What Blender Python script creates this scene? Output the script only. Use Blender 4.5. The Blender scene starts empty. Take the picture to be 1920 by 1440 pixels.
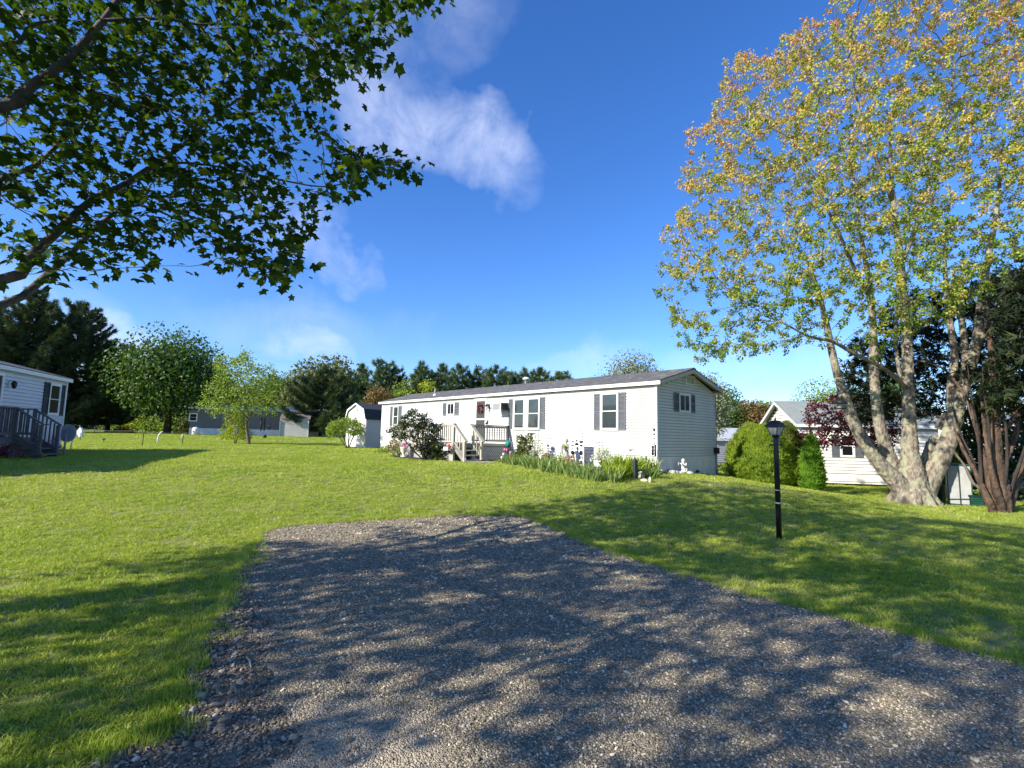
import bpy, math, random
import numpy as np
from mathutils import Vector, Matrix

sc = bpy.context.scene
COL = sc.collection
R = math.radians
rnd = random.Random(7)
NR = np.random.RandomState(11)

# ------------------------------------------------------------------ camera
F, PIT, ROL, EYE = 935.0, R(5.97), R(1.234), 1.6
cam_d = bpy.data.cameras.new('camera'); cam = bpy.data.objects.new('camera', cam_d); COL.objects.link(cam)
cam_d.sensor_width = 36.0; cam_d.sensor_fit = 'HORIZONTAL'; cam_d.lens = 36.0 * F / 1920
cam_d.clip_start = 0.05; cam_d.clip_end = 3000
cam.matrix_world = Matrix.Translation((0, 0, EYE)) @ Matrix.Rotation(R(90) + PIT, 4, 'X') @ Matrix.Rotation(ROL, 4, 'Z')
sc.camera = cam

# ------------------------------------------------------------------ sun, sky, exposure
SUN_EL = R(29.0)
SX, SY = -0.850, -0.527                      # direction towards the sun on the ground
sun_d = bpy.data.lights.new('sun', 'SUN'); sun = bpy.data.objects.new('sun', sun_d); COL.objects.link(sun)
sun_d.energy = 5.0; sun_d.angle = R(0.53); sun_d.color = (1.0, 0.94, 0.83)
sdir = Vector((SX * math.cos(SUN_EL), SY * math.cos(SUN_EL), math.sin(SUN_EL)))
sun.rotation_euler = sdir.to_track_quat('Z', 'Y').to_euler(); sun.location = (-30, -20, 40)
sc.view_settings.view_transform = 'Standard'; sc.view_settings.look = 'None'
sc.view_settings.gamma = 1.0; sc.view_settings.use_curve_mapping = False
sc.view_settings.exposure = 0.86
world = bpy.data.worlds.new('World'); sc.world = world; world.use_nodes = True


def ray(px, py):
    c, s = math.cos(PIT), math.sin(PIT); cr, sr = math.cos(ROL), math.sin(ROL)
    fw = np.array([0, c, s]); up = np.array([0, -s, c]); rt = np.array([1.0, 0, 0])
    rt2 = cr * rt + sr * up; up2 = -sr * rt + cr * up
    return fw + rt2 * (px - 960) / F - up2 * (py - 720) / F


def build_world():
    nt = world.node_tree; nt.nodes.clear(); N = nt.nodes.new; L = nt.links.new
    out = N('ShaderNodeOutputWorld'); bg = N('ShaderNodeBackground'); L(bg.outputs[0], out.inputs[0])
    sky = N('ShaderNodeTexSky'); sky.sky_type = 'NISHITA'; sky.sun_disc = False
    sky.sun_elevation = SUN_EL; sky.sun_rotation = math.atan2(SX, SY)
    sky.altitude = 0; sky.air_density = 1.0; sky.dust_density = 0.25; sky.ozone_density = 3.2
    tint = N('ShaderNodeMix'); tint.data_type = 'RGBA'; tint.blend_type = 'MULTIPLY'; tint.inputs[0].default_value = 1.0
    tint.inputs[7].default_value = (0.80, 0.875, 1.16, 1)
    hs = N('ShaderNodeHueSaturation'); hs.inputs['Saturation'].default_value = 1.22; L(sky.outputs[0], hs.inputs['Color']); L(hs.outputs[0], tint.inputs[6])
    tc = N('ShaderNodeTexCoord')

    def math_(op, a, b=None, clamp=False):
        m = N('ShaderNodeMath'); m.operation = op; m.use_clamp = clamp
        for i, q in enumerate((a, b)):
            if q is None: continue
            if isinstance(q, (int, float)): m.inputs[i].default_value = q
            else: L(q, m.inputs[i])
        return m.outputs[0]

    def noise(scale, detail, rough, dist=0.0):
        n = N('ShaderNodeTexNoise'); n.inputs['Scale'].default_value = scale; n.inputs['Detail'].default_value = detail
        n.inputs['Roughness'].default_value = rough; n.inputs['Distortion'].default_value = dist
        L(tc.outputs['Generated'], n.inputs['Vector']); return n
    wob = noise(3.2, 5, 0.6)
    sub = N('ShaderNodeVectorMath'); sub.operation = 'SUBTRACT'; L(wob.outputs['Color'], sub.inputs[0]); sub.inputs[1].default_value = (.5, .5, .5)
    sca = N('ShaderNodeVectorMath'); sca.operation = 'SCALE'; L(sub.outputs[0], sca.inputs[0]); sca.inputs['Scale'].default_value = 0.34
    add = N('ShaderNodeVectorMath'); add.operation = 'ADD'; L(tc.outputs['Generated'], add.inputs[0]); L(sca.outputs[0], add.inputs[1])
    puff = noise(9.0, 12, 0.66, 0.5)
    total = None
    # soft cloud banks: direction, half-axes, slope, thickness
    for (px, py, ra, rb, ang, w) in [(800, 235, 270, 100, 32, .66), (905, 262, 140, 75, 28, .62), (860, 20, 150, 85, 10, .22), (720, 120, 120, 95, 60, .30),
                                     (600, 478, 105, 50, 25, .50), (545, 405, 110, 75, 40, .32), (205, 618, 95, 75, 20, 1.0),
                                     (608, 662, 120, 52, 5, .55), (580, 610, 240, 70, 5, .20), (1450, 708, 260, 50, 0, .25),
                                     (1085, 690, 120, 40, 0, .25), (60, 520, 200, 90, 20, .35), (2300, 500, 300, 90, -10, .6),
                                     (-600, 300, 360, 120, 15, .6), (2500, -200, 350, 140, 25, .5)]:
        c = ray(px, py); c = c / np.linalg.norm(c)
        e1 = ray(px + 10 * math.cos(R(ang)), py + 10 * math.sin(R(ang))); e1 = e1 / np.linalg.norm(e1) - c
        e1 = e1 - c * e1.dot(c); e1 /= np.linalg.norm(e1); e2 = np.cross(c, e1)
        k = F * math.sqrt(1 + ((px - 960) / F) ** 2 + ((py - 720) / F) ** 2)

        def dot(v, mul):
            d = N('ShaderNodeVectorMath'); d.operation = 'DOT_PRODUCT'; L(add.outputs[0], d.inputs[0]); d.inputs[1].default_value = tuple(v * mul); return d.outputs['Value']
        a = dot(e1, k / ra); b = dot(e2, k / rb); f = dot(c, 1.0)
        q = math_('ADD', math_('MULTIPLY', a, a), math_('MULTIPLY', b, b))
        m = math_('SUBTRACT', 1.0, q, True)
        m = math_('MULTIPLY', m, math_('GREATER_THAN', f, 0.0)); m = math_('MULTIPLY', m, w)
        total = m if total is None else math_('MAXIMUM', total, m)
    shaped = math_('MULTIPLY', total, math_('MULTIPLY_ADD', puff.outputs['Fac'], 2.2), False)
    shaped.node.inputs[1].default_value = 1
    pm = N('ShaderNodeMapRange'); pm.inputs['From Min'].default_value = 0.26; pm.inputs['From Max'].default_value = 0.72
    L(puff.outputs['Fac'], pm.inputs['Value'])
    shaped = math_('MULTIPLY', total, pm.outputs[0], True)
    cl = N('ShaderNodeMix'); cl.data_type = 'RGBA'; L(shaped, cl.inputs[0]); L(tint.outputs[2], cl.inputs[6])
    cl.inputs[7].default_value = (5.2, 5.6, 6.9, 1)
    L(cl.outputs[2], bg.inputs[0]); bg.inputs[1].default_value = 0.118


build_world()

# ------------------------------------------------------------------ terrain and pixel-to-place helpers
CAM = np.array([0, 0, EYE])


def sm(a, b, x):
    t = np.clip((x - a) / (b - a), 0, 1); return t * t * (3 - 2 * t)


def gz(x, y):
    w = sm(4.0, 12.5, x - .1 * (y - 15))
    left = .57 * sm(6.8, 15.3, y) + .11 * sm(16, 32, y) + .30 * sm(32, 56, y)
    right = -.33 * sm(8, 25, y) + .03 * sm(24, 60, y)
    wr = w * (1 - .0 * y)
    return left * (1 - wr) + right * wr + .012 * np.sin(x * 1.3 + .7 * y) * np.sin(y * .9 - .4 * x) * sm(3, 10, np.abs(x) + y * .3)


def G(px, py):
    r = ray(px, py); t = 0.8
    while t < 300:
        t *= 1.002; p = CAM + r * t
        if p[2] <= gz(p[0], p[1]): return p
    return p


def at(px, py, Y):
    r = ray(px, py); return CAM + r * Y / r[1]


def on(px, Y, py=820):
    p = at(px, py, Y); p[2] = gz(p[0], p[1]); return p


_c, _s = math.cos(PIT), math.sin(PIT)
_fw = np.array([0, _c, _s]); _up = np.array([0, -_s, _c]); _rt = np.array([1.0, 0, 0])
_RT = math.cos(ROL) * _rt + math.sin(ROL) * _up; _UP = -math.sin(ROL) * _rt + math.cos(ROL) * _up


def proj(P):
    d = np.atleast_2d(P) - CAM; w = d @ _fw
    ws = np.where(np.abs(w) < 1e-6, 1e-6, w)
    return 960 + F * (d @ _RT) / ws, 720 - F * (d @ _UP) / ws, w


def in_poly(px, py, poly):
    poly = np.asarray(poly, float); n = len(poly); ins = np.zeros(len(px), bool); j = n - 1
    for i in range(n):
        xi, yi = poly[i]; xj, yj = poly[j]
        cond = ((yi > py) != (yj > py)) & (px < (xj - xi) * (py - yi) / ((yj - yi) + 1e-12) + xi)
        ins ^= cond; j = i
    return ins


# ------------------------------------------------------------------ materials
def mat(name, c1, c2=None, scale=8.0, rough=.7, bump=0.0, bscale=None, metal=0.0, detail=4, spec=.4, stretch=None, coords='Object', c3=None, scale3=1.0):
    m = bpy.data.materials.new(name); m.use_nodes = True; nt = m.node_tree; N = nt.nodes.new; L = nt.links.new
    b = nt.nodes['Principled BSDF']; b.inputs['Roughness'].default_value = rough; b.inputs['Metallic'].default_value = metal
    b.inputs['Specular IOR Level'].default_value = spec
    if c2 is None: c2 = tuple(x * .82 for x in c1)
    if coords == 'World':
        g = N('ShaderNodeNewGeometry'); src = g.outputs['Position']
    else:
        tc = N('ShaderNodeTexCoord'); src = tc.outputs[coords]
    if stretch:
        mp = N('ShaderNodeMapping'); mp.inputs['Scale'].default_value = stretch; L(src, mp.inputs['Vector']); src = mp.outputs[0]
    n = N('ShaderNodeTexNoise'); n.inputs['Scale'].default_value = scale; n.inputs['Detail'].default_value = detail; n.inputs['Roughness'].default_value = .62
    L(src, n.inputs['Vector'])
    r = N('ShaderNodeValToRGB'); r.color_ramp.elements[0].position = .33; r.color_ramp.elements[1].position = .68
    r.color_ramp.elements[0].color = (*c2, 1); r.color_ramp.elements[1].color = (*c1, 1); L(n.outputs['Fac'], r.inputs[0])
    col = r.outputs[0]
    if c3 is not None:
        n3 = N('ShaderNodeTexNoise'); n3.inputs['Scale'].default_value = scale3; n3.inputs['Detail'].default_value = 5; L(src, n3.inputs['Vector'])
        r3 = N('ShaderNodeValToRGB'); r3.color_ramp.elements[0].position = .5; r3.color_ramp.elements[1].position = .64; L(n3.outputs['Fac'], r3.inputs[0])
        mx = N('ShaderNodeMix'); mx.data_type = 'RGBA'; L(r3.outputs[0], mx.inputs[0]); L(col, mx.inputs[6]); mx.inputs[7].default_value = (*c3, 1); col = mx.outputs[2]
    L(col, b.inputs['Base Color'])
    if bump:
        n2 = N('ShaderNodeTexNoise'); n2.inputs['Scale'].default_value = bscale or scale * 3; n2.inputs['Detail'].default_value = 5; L(src, n2.inputs['Vector'])
        bp = N('ShaderNodeBump'); bp.inputs['Strength'].default_value = bump; bp.inputs['Distance'].default_value = .02
        L(n2.outputs['Fac'], bp.inputs['Height']); L(bp.outputs[0], b.inputs['Normal'])
    return m


def leafmat(name, ramp, trans=.35, rough=.5, spec=.3, patch=0.0, pscale=.25, tcol=None):
    """ramp = list of (pos, rgb) picked by the per-leaf number 'rnd'; shines through from behind"""
    m = bpy.data.materials.new(name); m.use_nodes = True; nt = m.node_tree; N = nt.nodes.new; L = nt.links.new
    b = nt.nodes['Principled BSDF']; out = nt.nodes['Material Output']
    b.inputs['Roughness'].default_value = rough; b.inputs['Specular IOR Level'].default_value = spec
    a = N('ShaderNodeAttribute'); a.attribute_name = 'rnd'
    oi = N('ShaderNodeObjectInfo')
    ad = N('ShaderNodeMath'); ad.operation = 'ADD'; L(a.outputs['Fac'], ad.inputs[0]); L(oi.outputs['Random'], ad.inputs[1])
    fr = N('ShaderNodeMath'); fr.operation = 'FRACT'; L(ad.outputs[0], fr.inputs[0]); v = fr.outputs[0]
    if ramp is not None and len(ramp) and ramp[0] == 'attr':
        v = a.outputs['Fac']; ramp = ramp[1:]
    if patch:
        g = N('ShaderNodeNewGeometry'); n = N('ShaderNodeTexNoise'); n.inputs['Scale'].default_value = pscale; n.inputs['Detail'].default_value = 3; L(g.outputs['Position'], n.inputs['Vector'])
        m1 = N('ShaderNodeMath'); m1.operation = 'MULTIPLY_ADD'; L(n.outputs['Fac'], m1.inputs[0]); m1.inputs[1].default_value = patch * 2; m1.inputs[2].default_value = -patch
        m2 = N('ShaderNodeMath'); m2.operation = 'ADD'; m2.use_clamp = True; L(v, m2.inputs[0]); L(m1.outputs[0], m2.inputs[1]); v = m2.outputs[0]
    r = N('ShaderNodeValToRGB')
    el = r.color_ramp.elements
    while len(el) > 1: el.remove(el[-1])
    for i, (p, c) in enumerate(ramp):
        e = el[0] if i == 0 else el.new(p)
        e.position = p; e.color = (*c, 1)
    L(v, r.inputs[0]); L(r.outputs[0], b.inputs['Base Color'])
    t = N('ShaderNodeBsdfTranslucent')
    mxc = N('ShaderNodeMix'); mxc.data_type = 'RGBA'; mxc.blend_type = 'MULTIPLY'; mxc.inputs[0].default_value = 1; L(r.outputs[0], mxc.inputs[6])
    mxc.inputs[7].default_value = (*(tcol or (1.5, 1.5, .6)), 1); L(mxc.outputs[2], t.inputs['Color'])
    ms = N('ShaderNodeMixShader'); ms.inputs[0].default_value = trans; L(b.outputs[0], ms.inputs[1]); L(t.outputs[0], ms.inputs[2]); L(ms.outputs[0], out.inputs['Surface'])
    return m


def glassmat(name, col=(.02, .025, .025), rough=.04, spec=.6):
    return mat(name, col, tuple(x * .6 for x in col), scale=1.5, rough=rough, spec=spec)


M = {}
M['white_vinyl'] = mat('white_vinyl', (.635, .625, .585), (.575, .565, .52), 1.3, .5, .02, 30)
M['white_trim'] = mat('white_trim', (.74, .74, .72), (.68, .68, .65), 2, .45)
M['white_skirt'] = mat('white_skirt', (.78, .77, .74), (.60, .58, .52), 2.4, .55, stretch=(1, 1, .4))
M['shingle'] = mat('shingle', (.105, .105, .115), (.055, .056, .062), 9, .9, .5, 60, detail=6, c3=(.14, .135, .13), scale3=3.5)
M['rake_gray'] = mat('rake_gray', (.55, .54, .51), (.45, .44, .41), 3, .6)
M['dark_edge'] = mat('dark_edge', (.05, .05, .05), (.03, .03, .03), 6, .7)
M['shutter'] = mat('shutter', (.125, .135, .145), (.10, .11, .12), 5, .5)
M['shutter_dark'] = mat('shutter_dark', (.018, .026, .028), (.012, .018, .02), 5, .45)
M['glass'] = glassmat('window_glass', (.045, .058, .058))
M['glass_dark'] = glassmat('dark_glass', (.012, .012, .014), .3, .12)
M['screen'] = mat('insect_screen', (.06, .058, .045), (.045, .043, .035), 3, .35, spec=.5)
M['black_metal'] = mat('black_metal', (.012, .012, .014), (.007, .007, .008), 20, .4, .05)
M['gray_metal'] = mat('gray_metal', (.30, .31, .32), (.22, .23, .24), 6, .5)
M['ac_grille'] = mat('ac_grille', (.42, .42, .41), (.36, .36, .35), 8, .5)
M['ac_side'] = mat('ac_side', (.16, .17, .17), (.12, .13, .13), 8, .5)
M['deck_wood'] = mat('deck_wood', (.48, .45, .36), (.36, .33, .26), 6, .8, .2, 40, stretch=(1, 1, .25))
M['deck_wood_gray'] = mat('deck_wood_gray', (.26, .245, .215), (.17, .16, .145), 5, .85, .25, 40, stretch=(.3, 1, 1))
M['gray_stain'] = mat('gray_stain', (.13, .125, .12), (.08, .078, .078), 5, .8, .2, 30)
M['lattice'] = mat('lattice', (.58, .57, .53), (.46, .45, .42), 6, .7)
M['mulch'] = mat('mulch', (.075, .045, .032), (.03, .018, .014), 22, .95, .9, 60, coords='World')
M['stone'] = mat('stone', (.50, .47, .41), (.34, .32, .28), 7, .85, .4, 25)
M['yellow_stone'] = mat('yellow_stone', (.62, .55, .33), (.45, .38, .22), 7, .85, .4, 25)
M['concrete'] = mat('concrete', (.42, .40, .36), (.30, .28, .25), 7, .9, .4, 40)
M['bath_stone'] = mat('bath_stone', (.20, .18, .15), (.12, .11, .09), 9, .9, .3, 40)
M['statue_white'] = mat('statue_white', (.74, .71, .66), (.60, .56, .51), 8, .6, .2, 30)
M['statue_gray'] = mat('statue_gray', (.34, .34, .335), (.22, .22, .215), 8, .6, .2, 30)
M['obelisk'] = mat('obelisk', (.035, .045, .045), (.02, .027, .027), 10, .5)
M['teal_glass'] = mat('teal_glass', (.02, .22, .19), (.01, .14, .13), 6, .08, spec=.8)
M['pink'] = mat('pink_petal', (.72, .20, .33), (.55, .12, .24), 20, .5)
M['red'] = mat('red_petal', (.65, .07, .10), (.5, .04, .06), 20, .5)
M['purple'] = mat('purple_petal', (.10, .012, .05), (.06, .008, .03), 20, .5)
M['white_petal'] = mat('white_petal', (.80, .78, .74), (.7, .66, .6), 20, .5)
M['lamp_black'] = mat('lamp_black', (.010, .012, .017), (.006, .007, .010), 9, .38, .05, 60)
M['lamp_glass'] = mat('lamp_glass', (.50, .48, .43), (.42, .40, .36), 4, .12, spec=.5)
M['tape'] = mat('tape', (.68, .68, .66), (.55, .55, .53), 9, .5)
M['gray_siding'] = mat('gray_siding', (.56, .58, .62), (.50, .52, .56), 1.5, .55)
M['cream_siding'] = mat('cream_siding', (.78, .75, .69), (.70, .67, .61), 1.5, .55)
M['slate_siding'] = mat('slate_siding', (.165, .158, .145), (.14, .134, .122), 1.2, .6)
M['light_gray_siding'] = mat('light_gray_siding', (.42, .41, .43), (.37, .36, .38), 1.2, .6)
M['metal_roof'] = mat('metal_roof', (.29, .31, .28), (.23, .25, .23), 2.5, .5, metal=.1)
M['light_roof'] = mat('light_roof', (.50, .51, .53), (.40, .41, .43), 4, .8, .2, 40)
M['brown_roof'] = mat('brown_roof', (.19, .16, .145), (.12, .10, .09), 8, .9, .3, 40)
M['beige'] = mat('beige_metal', (.48, .46, .41), (.42, .40, .36), 1.5, .5)
M['mint'] = mat('mint_door', (.40, .52, .49), (.34, .45, .43), 3, .5)
M['dish'] = mat('dish_gray', (.42, .43, .45), (.34, .35, .37), 5, .5)
M['green_plastic'] = mat('green_plastic', (.012, .085, .055), (.008, .055, .036), 4, .4)
M['dark_green'] = mat('dark_green_plastic', (.010, .035, .032), (.006, .022, .021), 4, .4)
M['panel_gray'] = mat('panel_gray', (.36, .36, .35), (.28, .28, .275), 5, .5)
M['bark_maple'] = mat('bark_maple', (.37, .315, .235), (.075, .06, .046), 12, .92, 1.0, 30, stretch=(1, 1, .42), detail=9, c3=(.27, .27, .17), scale3=6)
M['bark_dark'] = mat('bark_dark', (.050, .040, .032), (.022, .018, .015), 9, .95, .9, 30, stretch=(1, 1, .35), detail=6)
M['bark_gray'] = mat('bark_gray', (.16, .135, .11), (.075, .062, .05), 9, .9, .8, 26, stretch=(1, 1, .4), detail=6)
M['bark_limb'] = mat('bark_limb', (.115, .098, .082), (.05, .043, .037), 9, .9, .8, 26, stretch=(1, 1, .4), detail=6)
M['bark_red'] = mat('bark_red', (.14, .088, .056), (.028, .019, .014), 10, .95, 1.0, 26, stretch=(1, 1, .18), detail=7)
M['feeder'] = mat('feeder_dark', (.02, .02, .021), (.012, .012, .013), 9, .5)
M['clear'] = mat('feeder_tube', (.45, .45, .43), (.36, .36, .34), 5, .15)
M['rust_wire'] = mat('rusty_wire', (.10, .06, .04), (.05, .03, .02), 12, .8)
M['white_cloth'] = mat('white_cloth', (.80, .80, .80), (.7, .7, .7), 5, .7)
M['door_dark'] = mat('dark_door', (.035, .030, .024), (.022, .019, .016), 4, .5)

M['lf_maple'] = leafmat('maple_leaf', [(0, (.014, .036, .006)), (.5, (.023, .054, .009)), (.85, (.040, .080, .012)), (1, (.11, .16, .016))], .42, .5, .18, tcol=(2.0, 1.8, .6))
M['lf_young'] = leafmat('young_maple_leaf', ['attr', (0, (.13, .22, .022)), (.25, (.24, .30, .038)), (.45, (.39, .36, .055)), (.7, (.52, .37, .095)), (.88, (.50, .265, .10)), (1, (.38, .18, .09))], .30, .5, .35, tcol=(1.3, 1.3, .8))
M['lf_juniper'] = leafmat('juniper_spray', [(0, (.012, .020, .009)), (.6, (.021, .035, .014)), (1, (.055, .07, .02))], .10, .7, .2)
M['lf_pine'] = leafmat('pine_needles', [(0, (.052, .08, .04)), (.6, (.085, .12, .055)), (1, (.135, .17, .07))], .10, .6, .3)
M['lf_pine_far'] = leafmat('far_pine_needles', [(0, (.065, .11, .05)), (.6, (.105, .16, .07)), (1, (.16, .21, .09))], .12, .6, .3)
M['lf_green'] = leafmat('green_leaf', [(0, (.040, .085, .014)), (.6, (.065, .125, .020)), (1, (.11, .18, .030))], .30, .5, .35)
M['lf_olive'] = leafmat('olive_leaf', [(0, (.075, .095, .028)), (.6, (.11, .13, .035)), (1, (.16, .17, .05))], .30, .5, .3)
M['lf_lime'] = leafmat('lime_leaf', [(0, (.12, .19, .022)), (.6, (.19, .27, .03)), (1, (.28, .33, .05))], .35, .5, .3)
M['lf_yellow'] = leafmat('yellow_green_leaf', [(0, (.18, .25, .015)), (.6, (.29, .34, .02)), (1, (.40, .42, .04))], .35, .5, .3)
M['lf_silver'] = leafmat('silvery_leaf', [(0, (.12, .15, .085)), (.6, (.19, .22, .13)), (1, (.27, .29, .19))], .25, .5, .3)
M['lf_rust'] = leafmat('rusty_leaf', [(0, (.13, .075, .03)), (.6, (.20, .12, .04)), (1, (.17, .17, .04))], .3, .5, .3)
M['lf_purple'] = leafmat('purple_leaf', [(0, (.085, .022, .026)), (.6, (.155, .032, .038)), (1, (.26, .06, .055))], .35, .45, .35, tcol=(1.6, .7, .7))
M['lf_redmaple'] = leafmat('red_leaf', [(0, (.18, .03, .03)), (1, (.30, .06, .05))], .3, .5, .3, tcol=(1.5, .7, .7))
M['lf_hedge'] = leafmat('hedge_spray', [(0, (.095, .165, .016)), (.6, (.18, .26, .022)), (1, (.30, .35, .03))], .26, .55, .3)
M['lf_hedge_dark'] = leafmat('dark_hedge_leaf', [(0, (.065, .10, .015)), (.6, (.12, .16, .022)), (1, (.17, .18, .04))], .2, .55, .3)
M['lf_cone'] = leafmat('cone_spray', [(0, (.06, .16, .012)), (.6, (.11, .24, .018)), (1, (.18, .30, .025))], .2, .55, .3)
M['lf_rhodo'] = leafmat('rhododendron_leaf', [(0, (.028, .046, .014)), (.6, (.055, .08, .022)), (1, (.15, .17, .05))], .15, .25, .7)
M['lf_iris'] = leafmat('iris_leaf', [(0, (.10, .17, .035)), (.6, (.17, .25, .06)), (1, (.30, .34, .13))], .3, .45, .4)
M['lf_daylily'] = leafmat('daylily_leaf', [(0, (.15, .24, .015)), (.6, (.24, .33, .02)), (1, (.36, .40, .04))], .3, .45, .4)
M['lf_orange'] = leafmat('orange_shoot', [(0, (.20, .18, .03)), (.5, (.38, .22, .05)), (1, (.50, .26, .08))], .3, .5, .3)
M['lf_azalea'] = leafmat('azalea_flower', [(0, (.16, .05, .12)), (.4, (.42, .09, .26)), (1, (.60, .22, .42))], .3, .5, .3, tcol=(1.2, .8, 1.1))
M['lf_white'] = leafmat('white_flower', [(0, (.30, .36, .14)), (.4, (.62, .64, .46)), (1, (.8, .8, .72))], .3, .5, .3, tcol=(1, 1, .9))
M['lf_grass'] = leafmat('grass_blade', [(0, (.20, .275, .03)), (.45, (.335, .43, .052)), (.78, (.44, .50, .08)), (1, (.60, .55, .23))], .42, .5, .3, patch=.46, pscale=.55, tcol=(1.3, 1.3, .6))
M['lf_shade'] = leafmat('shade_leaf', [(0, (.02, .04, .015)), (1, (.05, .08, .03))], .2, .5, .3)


# ------------------------------------------------------------------ object helpers
def link(o, parent=None):
    COL.objects.link(o)
    if parent is not None: o.parent = parent
    return o


def tag(o, label=None, cat=None, group=None, kind=None):
    if label: o['label'] = label
    if cat: o['category'] = cat
    if group: o['group'] = group
    if kind: o['kind'] = kind
    return o


def thing(name, label, cat, loc=(0, 0, 0), rotz=0.0, group=None):
    o = bpy.data.objects.new(name, None); COL.objects.link(o); o.empty_display_size = .1
    o.location = tuple(float(x) for x in loc); o.rotation_euler = (0, 0, rotz)
    return tag(o, label, cat, group)


class MB:
    def __init__(s, basis=None): s.v = []; s.f = []; s.B = basis; s.sm = []

    def add(s, vs, fs, smooth=False):
        n = len(s.v)
        if s.B is not None:
            o, ex, ey, ez = s.B
            vs = [tuple(o[i] + ex[i] * a + ey[i] * b + ez[i] * c for i in range(3)) for a, b, c in vs]
        s.v += [tuple(map(float, q)) for q in vs]; s.f += [tuple(i + n for i in f) for f in fs]; s.sm += [smooth] * len(fs)
        return s

    def box(s, x0, x1, y0, y1, z0, z1):
        return s.add([(x0, y0, z0), (x1, y0, z0), (x1, y1, z0), (x0, y1, z0), (x0, y0, z1), (x1, y0, z1), (x1, y1, z1), (x0, y1, z1)],
                     [(0, 3, 2, 1), (4, 5, 6, 7), (0, 1, 5, 4), (1, 2, 6, 5), (2, 3, 7, 6), (3, 0, 4, 7)])

    def bar(s, p, q, w, h, up=(0, 0, 1)):
        p = Vector(p); q = Vector(q); d = (q - p).normalized(); u = Vector(up)
        sd = d.cross(u)
        if sd.length < 1e-4: sd = d.cross(Vector((1, 0, 0)))
        sd.normalize(); u2 = sd.cross(d).normalized()
        a = sd * (w / 2); b = u2 * (h / 2)
        vs = [p - a - b, p + a - b, p + a + b, p - a + b, q - a - b, q + a - b, q + a + b, q - a + b]
        return s.add([tuple(x) for x in vs], [(0, 1, 2, 3), (4, 7, 6, 5), (0, 4, 5, 1), (1, 5, 6, 2), (2, 6, 7, 3), (3, 7, 4, 0)])

    def tube(s, pts, r, n=8, wob=0.0, rs=None):
        pts = [Vector(p) for p in pts]
        if not isinstance(r, (list, tuple, np.ndarray)): r = [r] * len(pts)
        vs = []; fs = []; prev = None
        for i, p in enumerate(pts):
            d = (pts[min(i + 1, len(pts) - 1)] - pts[max(i - 1, 0)])
            if d.length < 1e-9: d = Vector((0, 0, 1))
            d.normalize()
            if prev is None:
                a = d.cross(Vector((0, 0, 1)))
                if a.length < .05: a = d.cross(Vector((1, 0, 0)))
                a.normalize()
            else:
                a = prev - d * prev.dot(d); a.normalize()
            prev = a; b = d.cross(a)
            for k in range(n):
                t = 2 * math.pi * k / n; rr = r[i] * (1 + (wob * (rs or rnd).uniform(-1, 1) if wob else 0))
                vs.append(tuple(p + a * math.cos(t) * rr + b * math.sin(t) * rr))
        for i in range(len(pts) - 1):
            for k in range(n):
                k2 = (k + 1) % n; fs.append((i * n + k, i * n + k2, (i + 1) * n + k2, (i + 1) * n + k))
        fs.append(tuple(range(n - 1, -1, -1))); m = (len(pts) - 1) * n; fs.append(tuple(m + k for k in range(n)))
        return s.add(vs, fs, True)

    def lathe(s, prof, c=(0, 0, 0), n=16):
        vs = []; fs = []
        for (r, z) in prof:
            for k in range(n):
                t = 2 * math.pi * k / n; vs.append((c[0] + r * math.cos(t), c[1] + r * math.sin(t), c[2] + z))
        for i in range(len(prof) - 1):
            for k in range(n):
                k2 = (k + 1) % n; fs.append((i * n + k, i * n + k2, (i + 1) * n + k2, (i + 1) * n + k))
        fs.append(tuple(range(n - 1, -1, -1))); m = (len(prof) - 1) * n; fs.append(tuple(m + k for k in range(n)))
        return s.add(vs, fs, True)

    def ball(s, c, r, n=10, m=7, sq=(1, 1, 1)):
        prof = []
        vs = []; fs = []
        for i in range(m + 1):
            ph = math.pi * i / m
            for k in range(n):
                t = 2 * math.pi * k / n
                vs.append((c[0] + r * sq[0] * math.sin(ph) * math.cos(t), c[1] + r * sq[1] * math.sin(ph) * math.sin(t), c[2] - r * sq[2] * math.cos(ph)))
        for i in range(m):
            for k in range(n):
                k2 = (k + 1) % n; fs.append((i * n + k, i * n + k2, (i + 1) * n + k2, (i + 1) * n + k))
        return s.add(vs, fs, True)

    def prism(s, poly, axis, a0, a1):
        """poly in the two axes other than 'axis' (order x,y,z without it)"""
        n = len(poly)

        def P(u, w, a):
            return (a, u, w) if axis == 'x' else ((u, a, w) if axis == 'y' else (u, w, a))
        vs = [P(u, w, a0) for u, w in poly] + [P(u, w, a1) for u, w in poly]
        fs = [tuple(range(n)), tuple(range(2 * n - 1, n - 1, -1))] + [(i, i + n, (i + 1) % n + n, (i + 1) % n) for i in range(n)]
        return s.add(vs, fs)

    def mesh(s, name, m):
        me = bpy.data.meshes.new(name); me.from_pydata(s.v, [], s.f); me.materials.append(m)
        me.polygons.foreach_set('use_smooth', s.sm); me.update()
        return me

    def build(s, name, m, parent=None, loc=None, kind=None):
        if isinstance(m, str): m = M[m]
        o = bpy.data.objects.new(name, s.mesh(name, m)); link(o, parent)
        if loc is not None: o.location = tuple(float(x) for x in loc)
        if kind: o['kind'] = kind
        return o


def fixn(o):
    import bmesh
    bm = bmesh.new(); bm.from_mesh(o.data); bmesh.ops.recalc_face_normals(bm, faces=bm.faces); bm.to_mesh(o.data); bm.free(); return o


def share(src, name, parent, loc=(0, 0, 0), rot=None, scale=None):
    o = src.copy(); o.name = name; COL.objects.link(o); o.parent = parent; o.location = loc
    if rot: o.rotation_euler = rot
    if scale: o.scale = scale
    return o


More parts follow.
